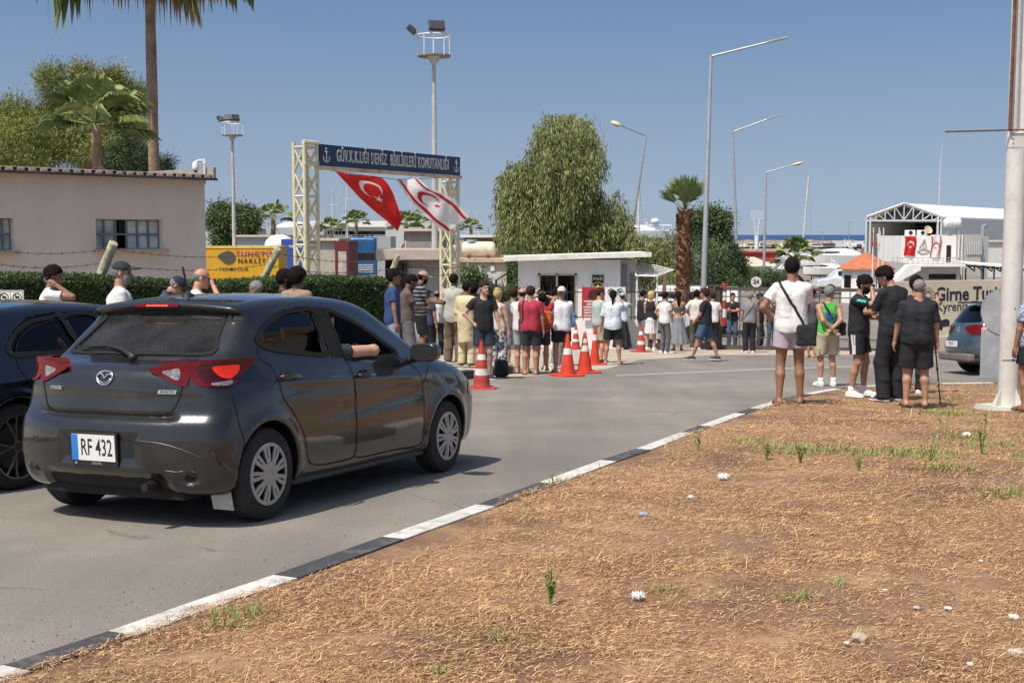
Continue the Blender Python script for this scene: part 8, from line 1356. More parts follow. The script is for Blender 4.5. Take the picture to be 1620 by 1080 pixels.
    if shoes and not only_top:
        kind = shoes[0]; sm = cloth(shoes[1], 'shoe')
        for k in (0, 1):
            c, fy = feet[k]; l_ = c-[.12, .16, .12]; h_ = c+[.12, .28, .08]
            if kind == 'sandal':
                b = B(); side = np.array([fy[1], -fy[0], 0]); pts = [(c+fy*a*s+side*w_*s)[:2] for a, w_ in ((-.085, -.03), (-.02, -.036), (.08, -.044), (.17, -.036), (.21, 0), (.17, .036), (.08, .042), (-.02, .036), (-.085, .03))]
                b.prism([tuple(p) for p in pts][::-1], .016*s, Matrix.Translation((0, 0, max(0, c[2]-.086*s)+.001))); tp = c+fy*.085*s
                b.tube([tp-side*.046*s-[0, 0, .062*s], tp-side*.02*s-[0, 0, .018*s], tp+side*.02*s-[0, 0, .018*s], tp+side*.046*s-[0, 0, .062*s]], .011*s, 6); b.ob('sandal', sm, root, True, 50)
            else:
                f = lambda P: smin(foot_f(P, k, .011), s_cap(P, c-[0, 0, .02*s], c+[0, 0, .005*s], .047*s, .045*s), .015)
                V, Fc = polygonize(lambda P: smax(f(P), P[:, 2]-(c[2]+.012*s), .004), l_, h_, h*.8); o = OB('shoe', V, Fc, sm, root)
                V, Fc = polygonize(lambda P: smax(foot_f(P, k, .016), P[:, 2]-(c[2]-.060*s), .003), l_, h_, h*.6); OB('sole', V, Fc, cloth(shoes[2] if len(shoes) > 2 else (.75, .75, .73), 'sole'), o)
                if kind == 'sock': b = B(); b.tube([c-[0, 0, .02*s], c+[0, 0, .075*s]], [.046*s, .044*s], 14); b.ob('sock', cloth((.8, .8, .8)), root, True)
    # hair, beard, cap
    hm = mat('hair '+hair, HAIRC[hair], .95, var=.45, scale=60, bump=.012, bscale=150, spec=.12)
    hl, hh_ = hc-np.array([.2, .2, .45 if hs in ('long', 'tail') else .16])*s, hc+np.array([.2, .2, .30])*s
    def hairf(P):
        Q = Hi(P); x, y, z = Q.T; ns = -{'thick': .012, 'fro': .012, 'short': .005, 'bob': .008}.get(hs, .002)*np.abs(vnoise(Q, 42, sd_))-.003*np.abs(vnoise(Q, 110, sd_))
        th2 = {'buzz': .002, 'short': .012, 'thick': .022, 'bald': .002, 'long': .018, 'tail': .014, 'bun': .016, 'fro': .040, 'bob': .026}.get(hs, .012)
        d = s_ell(Q, (0, -.018, .038), (.077+th2, .096+th2, .090+th2*1.15))
        if cap: d = np.maximum(d, z-.05); d = d+.006
        line = z-(.046 if hs != 'bald' else .0)+.006*vnoise(Q, 60, sd_)-(.0)-np.where(y > .03, (y-.03)*.55, (y-.03)*1.35)         # hairline sweeps down to the nape
        d = smax(d, -(line+.012), .006); d = smax(d, (np.abs(x) > .072)*((y > -.03)*(z < .02))*.03-.0, .001) if hs in ('short', 'buzz', 'thick') else d
        if hs == 'bald': d = smax(d, z-.045, .006)
        if hs == 'bob': d = smin(d, s_ell(Q, (0, -.04, -.03), (.095, .075, .10)), .03)
        if hs == 'long': d = smin(d, s_cap(Q, (0, -.075, .0), (0, -.10, -.34), .065, .045), .03)
        if hs == 'tail': d = smin(d, s_cap(Q, (0, -.11, .03), (0, -.13, -.20), .035, .02), .02)
        if hs == 'bun': d = smin(d, s_ell(Q, (0, -.06, .125), (.05, .05, .045)), .015)
        return (d+ns)*s
    if hs != 'none':
        V, Fc = polygonize(hairf, hl, hh_, h*.75)
        if len(V): OB('hair', V, Fc, hm, root)
    if beard:
        bm = mat('hair '+beard, HAIRC[beard], .95, var=.35, scale=60, spec=.12)
        def bf_(P): Q = Hi(P); x, y, z = Q.T; d = s_ell(Q, (0, .030, -.045), (.067, .070, .088)); d = smax(d, z+.028-np.abs(x)*.55, .006); d = smax(d, .012-y, .01); return smax(d, -s_ell(Q, (0, .10, -.058), (.020, .03, .008)), .004)*s
        V, Fc = polygonize(bf_, hl, hh_, h*.75); OB('beard', V, Fc, bm, root)
    if dist < 40 and hs != 'x':
        for e in (-1, 1): b = B(); b.ell(hc+Rh@(np.array([.033*e, .080, .012])*s), (.012*s,)*3, 10, 6); b.ob('eye', mat('eye', (.02, .015, .012), .2, coat=1), root, True)
    if cap:
        cc, cd = cap[0], cap[1]                               # colour, 1 forward or -1 backward
        def cf_(P): Q = Hi(P); z = Q[:, 2]; d = s_ell(Q, (0, -.012, .045), (.092, .110, .098)); d = smax(d, .045-.12*Q[:, 1]*cd-z, .006); br = s_ell(Q, (0, .125*cd, .052), (.072, .085, .011)); return smin(d, smax(br, -(Q[:, 1]*cd-.05), .004), .006)*s
        V, Fc = polygonize(cf_, hl, hh_, h*.7); OB('cap', V, Fc, cloth(cc), root)
    g.__dict__.update(root=root, T=T, Ti=Ti, s=s, hands=hands, arms=arms, legs=legs, hc=hc, Hi=Hi, Rh=Rh, nk=nk, feet=feet, body=body, h=h)
    return g
def strap(g, pts, wid, m, name='bag_strap', parent=None, off=.004):
    b = B(); f = (lambda P: np.minimum(g.top(P), g.bot(P))) if hasattr(g, 'bot') else g.top
    ribbon(b, f, [g.T(p) for p in pts], wid, off, thick=.008, n=6, closed=False); return b.ob(name, m, parent or g.root, True)
def thing_at(g, name, label, cat, p, rot=0, group=None):       # a held or worn thing: top level, placed at the figure
    M = Matrix.Translation(g.root.location)@Matrix.Rotation(g.root.rotation_euler.z, 4, 'Z')
    e = E(name, label, cat, group=group); e.matrix_world = M@Matrix.Translation(Vector(p))@Matrix.Rotation(rot, 4, 'Z'); return e

# ---------- the people ----------
def pp(px, v_, feet=None, Y=None, off=0., H=None, **k):
    if feet is not None: p = G(px, feet, off)
    else: p = Vector((XY(px, Y), Y, gz(Y)+off))
    if Y and feet is not None: p = Vector((XY(px, Y), Y, Wd(px, feet, Y).z))
    h = H or (Wd(px, v_, p.y).z-p.z)*1.005; return person(p, H=max(1.35, min(1.92, h)), **k)
def stripes(nm, c1, c2, sc, th=.5):
    m = mat(nm, c1, .85, bump=.004, bscale=22); N = m.node_tree.nodes; L = m.node_tree.links; b = N['Principled BSDF']; tc = N.new('ShaderNodeTexCoord'); s = N.new('ShaderNodeSeparateXYZ'); L.new(tc.outputs['Object'], s.inputs[0]); a = N.new('ShaderNodeMath'); a.operation = 'MULTIPLY'; a.inputs[1].default_value = sc; L.new(s.outputs[2], a.inputs[0]); f = N.new('ShaderNodeMath'); f.operation = 'FRACT'; L.new(a.outputs[0], f.inputs[0]); g_ = N.new('ShaderNodeMath'); g_.operation = 'GREATER_THAN'; g_.inputs[1].default_value = th; L.new(f.outputs[0], g_.inputs[0]); x = N.new('ShaderNodeMix'); x.data_type = 'RGBA'; L.new(g_.outputs[0], x.inputs[0]); src = b.inputs['Base Color'].links[0].from_socket; L.new(src, x.inputs[6]); x.inputs[7].default_value = (*c2, 1); L.new(x.outputs[2], b.inputs['Base Color']); return m
def pattern(nm, c1, c2, sc, lo=.45, hi=.55): m = mat(nm, c1, .85, scale=sc, col2=c2, bump=.004, bscale=22); r = [n for n in m.node_tree.nodes if n.type == 'VALTORGB'][0]; r.color_ramp.elements[0].position = lo; r.color_ramp.elements[1].position = hi; return m
WH = (.66, .65, .63); BK = (.010, .010, .011); NV = (.018, .028, .06); DG = (.06, .06, .065); GY = (.22, .22, .22); KH = (.42, .36, .24)
SH = ('shoe', (.03, .03, .03)); SHW = ('shoe', (.7, .7, .68)); SD = ('sandal', (.03, .025, .02)); JB = (.06, .10, .17); JL = (.28, .36, .46)
M_strap = mat('black webbing', (.012, .012, .013), .7); QG = 'people queuing at the harbour gate'; FG = 'men standing on the verge'; HG = 'men walking along the hedge'
def phone(g, k, lab, up=False, col=(.015, .015, .018)):
    wr, dr, nrm, sd, W = g.hands[k]; p = W(.085, 0, .022); e = thing_at(g, 'phone', lab, 'phone', (0, 0, 0)); M = basis(p, sd, dr)
    b = B(); b.prism([(x*.5, y*.5) for x, y in ((-.065, -.15), (.065, -.15), (.072, -.143), (.072, .143), (.065, .15), (-.065, .15), (-.072, .143), (-.072, -.143))], .009, M); b.ob('case', mat('phone case %.2f' % col[0], col, .3), e); b = B(); b.prism([(-.033, -.071), (.033, -.071), (.033, .071), (-.033, .071)], .001, M@Matrix.Translation((0, 0, .0095))); b.ob('screen', mat('phone screen', (.02, .02, .025), .08, coat=1), e); return e
def box_bag(g, lab, p, sz, col, nm='bag', rot=0, parts=True):
    e = thing_at(g, nm, lab, 'bag', Vector(p)*g.s, rot); f = lambda P: s_box(P, (0, 0, 0), np.array(sz)/2, min(sz)*.35)+.004*np.sin(P[:, 2]*40+P[:, 0]*30); V, Fc = polygonize(f, -np.array(sz)*.65-.02, np.array(sz)*.65+.02, max(.012, g.h*.8)); OB('bag_body', V, Fc, cloth(col, 'bag'), e)
    b = B(); b.box((0, -sz[1]*.42, sz[2]*.12), (sz[0]*.8, .02, sz[2]*.5)); b.ob('front_pocket', cloth(tuple(c*1.3 for c in col), 'bag'), e, bevel=.008); return e
def shades(g, m=None):
    b = B()
    for e in (-1, 1): b.ell(g.hc+g.Rh@(np.array([.032*e, .098, .012])*g.s), (.026*g.s, .012*g.s, .02*g.s), 12, 8)
    b.tube([g.hc+g.Rh@(np.array([x, y, .016])*g.s) for x, y in ((-.078, -.01), (-.07, .08), (0, .105), (.07, .08), (.078, -.01))], .004, 5); b.ob('sunglasses', M_black, g.root, True)
def decal(g, VF, x, z, side=-1, m=None, nm='print', off=.004, f=None):
    V = np.array(VF[0]); P = np.stack([(x-side*V[:, 0]*-1 if side < 0 else x-V[:, 0]), np.full(len(V), side*.22*g.s), z+V[:, 1]], 1); P = project(f or g.top, P, 5, off); Fc = VF[1] if side < 0 else [q[::-1] for q in VF[1]]; OB(nm, P, Fc, m or M_wm, g.root, False)
def slot(name): return name
# men on the verge (nearest)
g = pp(1249, 407, 640, off=.115, face=6, L='hip', R='front', skin='brown', hs='short', top=('tee', (.68, .665, .64)), bottom=('shorts', (.46, .38, .44)), blen=.50, sleeve=.62, shoes=SD, width=.13, fat=.35, loose=1.25, group=FG, label='man from behind in white T-shirt and lilac shorts with black bag across his back', stride=-.08, cell=.0115)
strap(g, [(-.15, .02, 1.49), (-.13, -.10, 1.44), (-.05, -.16, 1.30), (.05, -.15, 1.14), (.13, -.13, 1.0), (.16, -.10, .93)], .035, M_strap); box_bag(g, 'small black shoulder bag hanging at the hip of the man in white', (.16, -.20, .865), (.25, .075, .27), (.014, .014, .015))
g = pp(1308, 452, 611, off=0, face=-8, L='back', R='back', skin='tan', hair='grey', hs='short', hy=55, top=('tank', (.07, .42, .07)), bottom=('shorts', KH), blen=.80, shoes=('sock', (.66, .66, .64)), fat=.3, width=.12, group=FG, label='grey haired man in a bright green vest and khaki cargo shorts')
strap(g, [(-.10, .0, 1.47), (-.08, -.10, 1.40), (.0, -.15, 1.25), (.10, -.14, 1.10), (.17, -.08, 1.0)], .035, M_strap); box_bag(g, 'black pouch on the hip of the man in green', (.24, -.05, 1.03), (.10, .16, .24), (.014, .014, .015))
b = B(); decal(g, ([(-.07, .10, 0), (.05, .10, 0), (.05, .20, 0), (-.07, .20, 0)], [(0, 1, 2, 3)]), -.06, 1.12*g.s, -1, mat('blue print', (.03, .10, .42), .7), 'blue_patch'); decal(g, TEXT('TOC', .10, bold=.004), -.06, 1.15*g.s, -1, mat('blue print', (.03, .10, .42), .7), 'vest_lettering')
for x in (-.19, .19): b = B(); b.box((x*g.s, .0, .62*g.s), (.03, .13, .14)); b.ob('cargo_pocket', cloth(KH), g.root, bevel=.008)
g = pp(1356, 434, 627, off=.115, face=125, hy=5, hp=18, R='mouth', L='hold', skin='tan', hs='thick', hair='black', beard='black', top=('tee', (.011, .012, .015)), bottom=('shorts', (.012, .012, .013)), blen=.66, sleeve=.72, shoes=('sock', (.72, .72, .70)), width=.12, group=FG, loose=1.2, label='bearded young man smoking, black T-shirt with turquoise sleeve marks and striped shorts', cell=.0115, stride=.10)
for dx in (-.03, 0, .03): b = B(); ribbon(b, g.bot, [(.20, dx-.02, .92*g.s), (.24, dx-.01, .78*g.s), (.27, dx, .64*g.s)], .014, .004, n=5); b.ob('side_stripe', M_wm, g.root, True)
sh, el, wr = g.arms[1]; d_ = (el-sh)/np.linalg.norm(el-sh)
for t in (.28, .50): b = B(); pt = sh+d_*t*.285; ribbon(b, g.top, [pt+[.09, -.035, .02], pt+[.10, 0, .05], pt+[.09, .035, .02]], .028, .004, n=5); b.ob('sleeve_mark', mat('turquoise print', (.03, .50, .50), .6), g.root, True)
phone(g, 0, 'phone held low by the smoking man')
wr, dr, nrm, sd, W = g.hands[1]; e = thing_at(g, 'cigarette', 'white cigarette at the mouth of the man in black', 'cigarette', (0, 0, 0)); b = B(); b.tube([W(.14, .01, .02), W(.15, .01, .10)], .0048, 8); b.ob('paper', M_wm, e); b = B(); b.tube([W(.15, .01, .10), W(.1515, .01, .108)], .0046, 8); b.ob('tip', mat('ember grey', (.2, .12, .1), .8), e)
g = pp(1408, 418, 634, off=.115, face=-28, hy=-35, hp=30, L='hold', R='hold', skin='tan', hs='thick', hair='black', top=('tee', (.011, .011, .012)), bottom=('trousers', (.010, .010, .011)), tlen=.03, sleeve=.85, loose=1.35, shoes=('shoe', (.03, .03, .03), (.75, .75, .73)), width=.12, group=FG, label='tall young man in black T-shirt and black trousers looking down at his hands', cell=.0115, twist=0); phone(g, 0, 'phone held by the tall young man in black')
for k in (0, 1): c, fy = g.feet[k]; b = B(); b.box(Vector(c)+Vector(fy)*.14*g.s-Vector((0, 0, .035*g.s)), (.085, .07, .05), rz=math.atan2(fy[1], fy[0])-PI/2); b.ob('white_toe_cap', M_wm, g.root, bevel=.02)
g = pp(1448, 441, 643, off=.115, face=10, hy=38, L='loose', R='cane', skin='tan', hair='grey', hs='buzz', top=('tee', (.013, .013, .013)), bottom=('shorts', (.012, .012, .012)), blen=.84, sleeve=.80, loose=1.45, fat=.75, shoes=SD, width=.13, group=FG, label='stocky older man with cropped grey hair, all in black, leaning on a stick', cell=.0115)
wr, dr, nrm, sd, W = g.hands[1]; e = thing_at(g, 'walking_stick', 'thin black walking stick in the right hand of the stocky man', 'stick', (0, 0, 0)); h0 = W(.07, 0, .025); b = B(); b.tube([h0+[-.01, 0, .09], h0, [h0[0]+.10, h0[1]+.10, .01]], .009, 8); b.ob('shaft', M_black, e); b = B(); b.tube([h0+[-.01, 0, .02], h0+[-.012, 0, .12]], .014, 8); b.ob('grip', M_black, e); b = B(); q = [h0[0]+.035, h0[1]+.035, h0[2]*.65]; b.tube([q, [q[0]+.003, q[1]+.003, q[2]-.03]], .014, 8); b.ob('collar', M_black, e)
g = pp(1444, 437, 622, off=.115, face=35, L='down', R='point', skin='tan', hs='thick', hair='black', top=('tee', BK), bottom=('trousers', BK), shoes=('shoe', (.7, .7, .68)), group=FG, label='man in black mostly hidden behind the stocky man, only hair and white shoes showing'); phone(g, 1, 'black phone held up beside the head of the stocky man')
g = pp(1630, 446, 650, off=.115, face=-20, skin='brown', L='down', R='down', hs='short', top=('shirt', pattern('blue white speckle cloth', (.10, .14, .24), (.42, .46, .55), 45)), bottom=('shorts', BK), blen=.62, sleeve=.6, shoes=SD, fat=.3, group=FG, label='person in a speckled blue shirt and black shorts cut off by the right edge')
g = pp(1283, 458, 566, face=60, L='hip', R='down', skin='tan', top=('tee', DG), bottom=('shorts', BK), shoes=('sandal', (.62, .50, .08)), label='person behind the man in white, showing an elbow and yellow sandals', group=QG)
# men along the hedge, seen over the car roofs
g = pp(78, 418, None, 15.0, .17, H=1.73, face=78, hp=6, R='ear', L='down', skin='brown', hs='thick', hair='black', top=('tee', (.68, .68, .70)), bottom=('jeans', JB), shoes=SH, group=HG, label='man in white T-shirt holding a phone to his ear'); phone(g, 1, 'phone at the ear of the man at the left', col=(.3, .3, .32))
g = pp(188, 417, None, 13.4, .17, H=1.72, face=70, hy=15, L='down', R='down', fat=.5, skin='tan', hair='grey', hs='short', beard='grey', cap=((.02, .022, .022), 1), top=('tee', (.70, .69, .66)), bottom=('shorts', KH), shoes=SH, group=HG, label='grey bearded man in black cap and white T-shirt')
g = pp(252, 430, None, 15.2, .17, H=1.66, face=85, hp=28, lean=10, L='hold', R='hold', skin='tan', hs='short', hair='grey', cap=((.015, .017, .03), 1), top=('shirt', pattern('dark blue print cloth', (.03, .035, .08), (.07, .08, .14), 60)), bottom=('jeans', JB), shoes=SH, group=HG, label='man in a dark cap and dark blue patterned shirt looking down'); shades(g)
g = pp(310, 422, None, 14.6, .17, H=1.70, face=75, hp=12, R='mouth', L='down', skin='ruddy', hs='bald', hair='grey', top=('tee', (.58, .62, .68)), bottom=('shorts', DG), shoes=SH, group=HG, label='bald ruddy man in pale blue T-shirt with a hand at his face')
g = pp(408, 441, None, 16.8, .17, H=1.58, face=-80, hp=5, skin='tan', hs='short', hair='grey', top=('tee', DG), bottom=('trousers', DG), shoes=SH, group=HG, label='grey haired man in sunglasses walking left, only his head above the car'); shades(g)
g = pp(447, 425, None, 17.2, .17, H=1.74, face=80, skin='dark', hs='thick', hair='black', beard='black', top=('tee', BK), bottom=('trousers', DG), shoes=SH, group=HG, label='bearded man in black T-shirt, left one of the pair behind the roof')
g = pp(468, 423, None, 16.6, .17, H=1.74, face=15, hy=25, skin='dark', hs='fro', hair='black', top=('tee', (.30, .19, .13)), bottom=('trousers', DG), shoes=SH, group=HG, label='man with bushy black hair in light brown T-shirt seen from behind')
# the queue on the pavement
U = .22
g = pp(620, 427, None, 20.6, U, H=1.80, face=80, hy=0, L='down', R='down', skin='brown', hs='thick', hair='black', top=('tee', (.022, .055, .16)), bottom=('jeans', JL), shoes=SHW, group=QG, label='man in dark blue T-shirt and light jeans at the end of the hedge'); decal(g, TEXT('FILA', .05, bold=.002), 0., 1.27*g.s, 1, M_wm, 'chest_lettering')
g = pp(643, 433, None, 21.4, U, H=1.76, face=75, hp=24, L='hold', R='hold', skin='dark', hs='short', hair='black', top=('tee', (.12, .085, .08)), bottom=('trousers', (.16, .15, .155)), shoes=SH, group=QG, label='man in a brown grey T-shirt and grey trousers looking down')
g = pp(664, 428, 570, 24.2, 0, face=78, hp=12, L='hold', R='hold', skin='brown', hs='short', hair='black', beard='black', cap=((.40, .27, .21), 1), top=('polo', stripes('dark striped polo', (.022, .022, .035), (.30, .31, .34), 13, .72)), bottom=('shorts', BK), blen=.9, shoes=SH, group=QG, fat=.2, label='bearded man in striped polo, black shorts and beige cap'); phone(g, 1, 'phone in the hands of the man in the striped polo')
g = pp(675, 456, None, 26.5, U, H=1.55, face=30, skin='tan', cap=((.012, .014, .03), 1), top=('tee', (.05, .055, .13)), bottom=('trousers', BK), shoes=SH, group=QG, label='short person in dark cap and blue top behind the striped polo')
g = pp(691, 459, 562, 27, 0, face=-4, hs='bald', hair='black', skin='brown', L='front', R='down', top=('tee', (.70, .70, .70)), bottom=('jeans', (.035, .035, .04)), shoes=SH, group=QG, fat=.2, loose=1.2, sleeve=.9, label='short bald man in loose white T-shirt and black trousers')
g = pp(717, 433, 574, 25.8, 0, face=12, hy=20, L='front', R='front', hs='short', skin='dark', hair='black', top=('shirt', (.40, .385, .34)), sleeve=.9, tlen=.05, loose=1.35, bottom=('trousers', (.14, .105, .075)), shoes=SH, group=QG, label='tall man in loose grey beige shirt and brown trousers')
g = pp(731, 438, None, 27.0, .12, H=1.76, face=30, hs='short', hair='grey', skin='tan', top=('tee', GY), bottom=('trousers', (.24, .20, .15)), shoes=SD, group=QG, label='grey haired man half hidden behind the tall man in beige')
g = pp(748, 427, None, 26.4, .12, H=1.78, face=10, hs='fro', hair='black', skin='dark', top=('tee', DG), bottom=('trousers', DG), shoes=SH, group=QG, label='person with tall bushy black hair behind the cream tunic')
g = pp(737, 446, 578, 24.4, 0, face=22, hy=10, L='down', R='front', hs='short', skin='brown', hair='black', top=('kameez', (.60, .50, .31)), sleeve=1.85, bottom=('trousers', (.58, .50, .33)), loose=1.3, shoes=SD, group=QG, label='man in a long cream tunic and trousers')
g = pp(761, 455, 584, None, .0, face=35, hs='short', hair='grey', skin='tan', L='front', R='hold', top=('shirt', WH), bottom=('jeans', JB), sleeve=.7, shoes=SH, group=QG, label='grey haired person in white shirt behind the man in black'); 
g = pp(765, 444, 600, face=165, hy=-18, L='loose', R='hip', hs='short', hair='brown', skin='fair', top=('tee', (.010, .011, .011)), sleeve=.55, bottom=('shorts', (.018, .028, .045)), blen=.70, shoes=SH, group=QG, cell=.014, fat=.12, label='man in black T-shirt and navy shorts with hand on hip, facing the camera')
g = pp(787, 457, 591, None, 0, face=25, fem=1, L='hip', R='down', hs='bun', hair='blond', skin='fair', top=('tank', (.52, .47, .42)), bottom=('trousers', pattern('blue white swirl cloth', (.04, .06, .14), (.55, .56, .58), 14)), loose=1.2, shoes=SHW, group=QG, label='blonde woman in a beige top and swirled blue and white trousers'); box_bag(g, 'small white handbag at the side of the blonde woman', (-.12, -.16, .93), (.22, .07, .16), (.6, .6, .58))
p = G(793, 597); e = E('backpack', 'black backpack on the road by the blonde woman', 'bag', p, .3); V, Fc = polygonize(lambda P: s_box(P, (0, 0, .18), (.14, .12, .18), .10)+.01*np.sin(P[:, 0]*25+P[:, 2]*20), (-.3, -.25, -.02), (.3, .25, .5), .018); OB('bag_body', V, Fc, cloth((.012, .012, .013), 'bag'), e); b = B(); b.tube([(-.05, .02, .34), (0, .02, .40), (.05, .02, .34)], .01, 6); b.ob('carry_loop', M_strap, e)
g = pp(812, 455, 586, face=-10, hs='thick', hair='brown', skin='tan', L='down', R='front', top=('tee', (.10, .10, .11)), bottom=('shorts', (.30, .32, .35)), blen=.8, shoes=SHW, group=QG, fat=.3, label='man in dark grey T-shirt and light shorts left of the bald man')
g = pp(826, 455, 591, face=12, hs='bald', hair='brown', skin='ruddy', L='front', R='front', top=('tee', WH), bottom=('shorts', (.36, .40, .45)), blen=.72, shoes=SD, group=QG, fat=.4, label='ruddy bald man in white T-shirt carrying a black and white bag'); box_bag(g, 'black and white sling bag between the bald man and the man in red', (.10, -.22, 1.02), (.26, .12, .32), (.05, .05, .05), 'sling_bag')
g = pp(839, 452, 593, face=4, hy=8, L='hold', R='down', hs='short', hair='brown', skin='tan', top=('tee', (.38, .028, .055)), bottom=('shorts', (.025, .03, .035)), blen=.72, shoes=SD, group=QG, fat=.35, loose=1.15, cell=.014, label='man in plain raspberry red T-shirt with a strap on his shoulder'); strap(g, [(-.12, .04, 1.48), (-.14, -.06, 1.44), (-.15, -.12, 1.30), (-.16, -.12, 1.14), (-.17, -.06, 1.04)], .04, M_strap)
g = pp(856, 455, None, 26.8, 0, H=1.76, face=150, L='down', R='down', hs='thick', hair='black', skin='tan', beard='brown', top=('tee', (.025, .03, .05)), bottom=('shorts', BK), shoes=SHW, group=QG, label='dark haired man in navy facing the camera between the red shirts')
g = pp(858, 464, 586, 25.2, 0, face=-3, hp=-5, L='head', R='head', hs='thick', hair='black', skin='tan', top=('tee', pattern('red football cloth', (.36, .02, .03), (.42, .03, .035), 6)), bottom=('shorts', (.018, .024, .035)), blen=.75, sleeve=.6, shoes=SD, group=QG, label='man in red football shirt with both hands on his head'); box_bag(g, 'orange red bag on the back of the man in the football shirt', (.08, -.19, 1.24), (.22, .10, .28), (.55, .09, .02), 'backpack')
g = pp(880, 438, None, 28.5, .0, H=1.86, face=70, hy=0, hs='short', hair='black', skin='tan', L='down', R='down', top=('tee', (.62, .52, .50)), bottom=('trousers', GY), shoes=SHW, group=QG, label='tall dark haired man in pale pink looking right over the white cap')
g = pp(888, 453, 591, face=-8, hy=15, L='down', R='front', hs='short', hair='grey', skin='tan', cap=((.52, .48, .40), -1), top=('tee', (.70, .70, .72)), bottom=('shorts', BK), blen=.60, sleeve=.7, shoes=SD, group=QG, fat=.25, loose=1.3, stride=.1, cell=.014, label='man in white T-shirt, light cap and short black shorts behind the cones'); box_bag(g, 'blue cloth bag at the right side of the man with the light cap', (.24, .02, 1.10), (.10, .16, .30), (.10, .18, .34))
g = pp(947, 455, 574, face=60, hy=20, hp=5, L='hold', R='loose', hs='short', hair='brown', skin='ruddy', top=('tee', (.36, .44, .40)), bottom=('shorts', KH), blen=.85, shoes=SH, group=QG, fat=.3, label='man in pale green T-shirt and beige shorts before the red board')
g = pp(969, 459, 577, face=8, L='loose', R='point', hs='tail', hair='black', skin='tan', top=('shirt', (.60, .64, .70)), bottom=('shorts', BK), blen=.70, sleeve=.9, tlen=.02, loose=1.45, shoes=SD, group=QG, fat=.3, width=.17, cell=.015, label='person in loose pale blue shirt and black shorts, legs apart')
g = pp(984, 463, 553, face=20, fem=1, L='down', R='mouth', hs='short', hair='brown', skin='tan', cap=((.28, .36, .42), 1), top=('shirt', (.50, .58, .66)), bottom=('skirt', BK, .8), blen=.85, sleeve=1.6, shoes=SD, group=QG, label='woman in a light blue cap and long black skirt under the white board')
g = pp(1016, 457, 553, face=65, L='down', R='down', hs='short', hair='black', skin='tan', top=('tee', BK), bottom=('shorts', (.20, .20, .22)), blen=.9, shoes=SHW, group=QG, fat=.3, label='man in black T-shirt, grey shorts and sunglasses right of the booth'); shades(g)
g = pp(1029, 461, 554, face=18, hy=20, fem=1, L='front', R='hip', hs='bob', hair='blond', skin='fair', top=('tank', BK), bottom=('skirt', (.66, .62, .60), .35), blen=.42, shoes=SHW, group=QG, fat=.5, label='blonde woman in a black vest top and short white skirt')
g = pp(1051, 462, 559, face=55, L='hip', R='front', hs='short', hair='black', skin='tan', top=('tee', WH), bottom=('jeans', (.10, .10, .11)), shoes=SHW, group=QG, label='man in white T-shirt and grey jeans next to the blonde woman')
g = pp(1072, 461, 555, face=0, hy=-10, fem=1, L='front', R='front', hs='long', hair='black', skin='tan', top=('bare', (.10, .10, .11)), bottom=('skirt', (.19, .195, .215), 1.2), blen=.72, shoes=SD, group=QG, label='woman with long black hair, bare back and a full grey skirt')
g = pp(1101, 456, 553, face=10, hy=20, L='hip', R='front', hs='thick', hair='black', skin='tan', top=('shirt', (.62, .57, .52)), bottom=('trousers', (.075, .075, .055)), sleeve=.9, shoes=SHW, group=QG, label='man in cream shirt and olive trousers left of the walking man')
g = pp(1129, 462, 557, 39.0, 0, face=0, L='down', R='down', hs='short', hair='brown', skin='tan', top=('tee', WH), bottom=('trousers', BK), shoes=SH, group=QG, label='man in white T-shirt mostly hidden behind the walking man by the pillar')
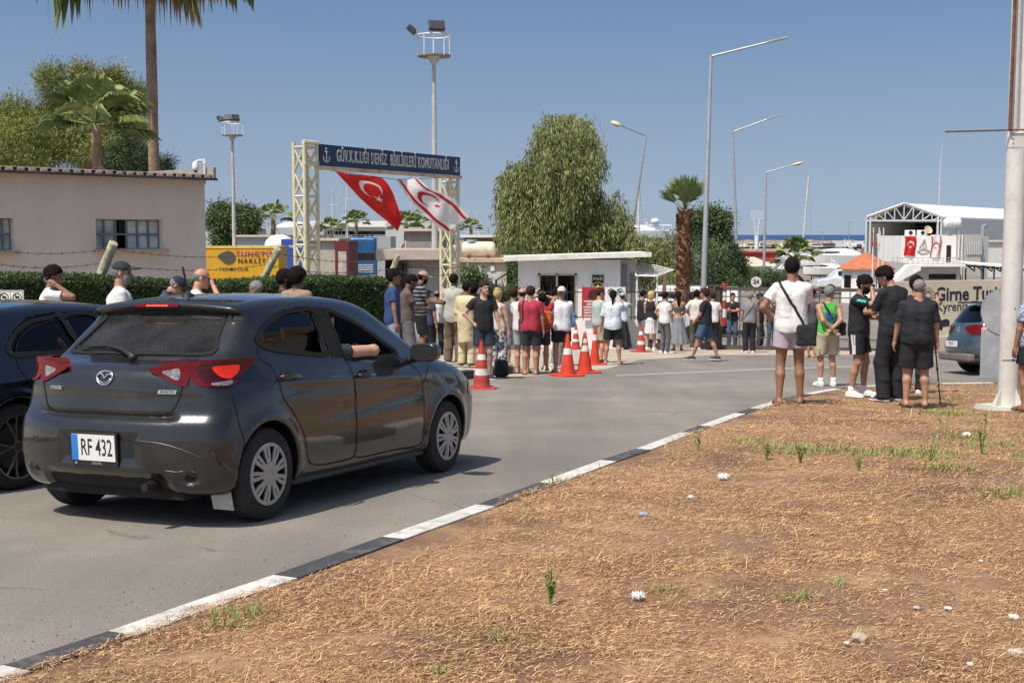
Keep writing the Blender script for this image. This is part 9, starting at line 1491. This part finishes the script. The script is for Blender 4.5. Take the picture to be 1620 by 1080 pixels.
g = pp(1115, 456, 572, face=-72, hy=8, L='front', R='loose', hs='thick', hair='brown', skin='tan', top=('tee', BK), bottom=('shorts', (.045, .085, .15)), blen=.82, sleeve=.7, shoes=('shoe', (.03, .03, .035), (.7, .7, .7)), group=QG, fat=.45, stride=.62, width=.08, loose=1.2, label='walking man in black T-shirt and blue denim shorts in front of the gate pillar')
g = pp(1160, 463, 549, 41.5, 0, face=175, L='fold', R='fold', hs='short', hair='black', skin='ruddy', top=('tee', BK), bottom=('jeans', JB), shoes=SH, group=QG, label='man in black with folded arms behind the gate bars')
g = pp(1185, 462, 558, face=3, L='down', R='down', hs='short', hair='grey', skin='tan', top=('tee', (.20, .20, .205)), bottom=('trousers', BK), shoes=SHW, group=QG, fat=.2, label='grey haired man in grey T-shirt before the gate with a thin strap'); strap(g, [(.12, .02, 1.48), (.08, -.11, 1.40), (-.03, -.15, 1.24), (-.14, -.11, 1.08), (-.17, -.05, 1.0)], .025, M_strap)
g = pp(1203, 459, 555, 40.3, 0, face=120, L='rail', R='down', hs='short', hair='black', skin='tan', cap=(BK, 1), top=('tee', BK), bottom=('jeans', (.03, .035, .05)), shoes=SH, group=QG, label='man in black cap and black clothes behind the bars under the 24 sign')
g = pp(1222, 470, None, 42.5, 0, H=1.70, face=160, skin='tan', top=('tee', DG), bottom=('jeans', JB), shoes=SH, group=QG, label='man in dark grey behind the gate left of the man in white')
g = pp(1268, 448, None, 66, 0, H=1.72, face=0, skin='brown', top=('tee', (.35, .12, .10)), bottom=('jeans', JB), shoes=SH, label='far person in reddish shirt beyond the gate, right of the head in front', cell=.03)
g = pp(1279, 446, None, 66, 0, H=1.72, face=180, skin='tan', top=('tee', WH), bottom=('jeans', JB), shoes=SH, label='far person in white shirt beyond the gate beside the reddish one', cell=.03)
print('people', round(time.time()-T0, 1))
# driver
def driver():
    M = Matrix.Translation(MAZ.location)@MAZ.rotation_euler.to_matrix().to_4x4(); p = M@Vector((1.10, -.52, -.36)); g = person(p, H=1.80, face=23.9, lean=4, L=((.10, .50, 1.33), (.4, -.2, -1)), R=((.10, .40, 1.42), (1, .2, .12)), skin='fair', hs='short', hair='brown', top=('tee', (.03, .03, .035)), sleeve=.25, only_top=True, label='driver of the grey hatchback, bare elbow resting out of the open window', cell=.012); return g
driver()
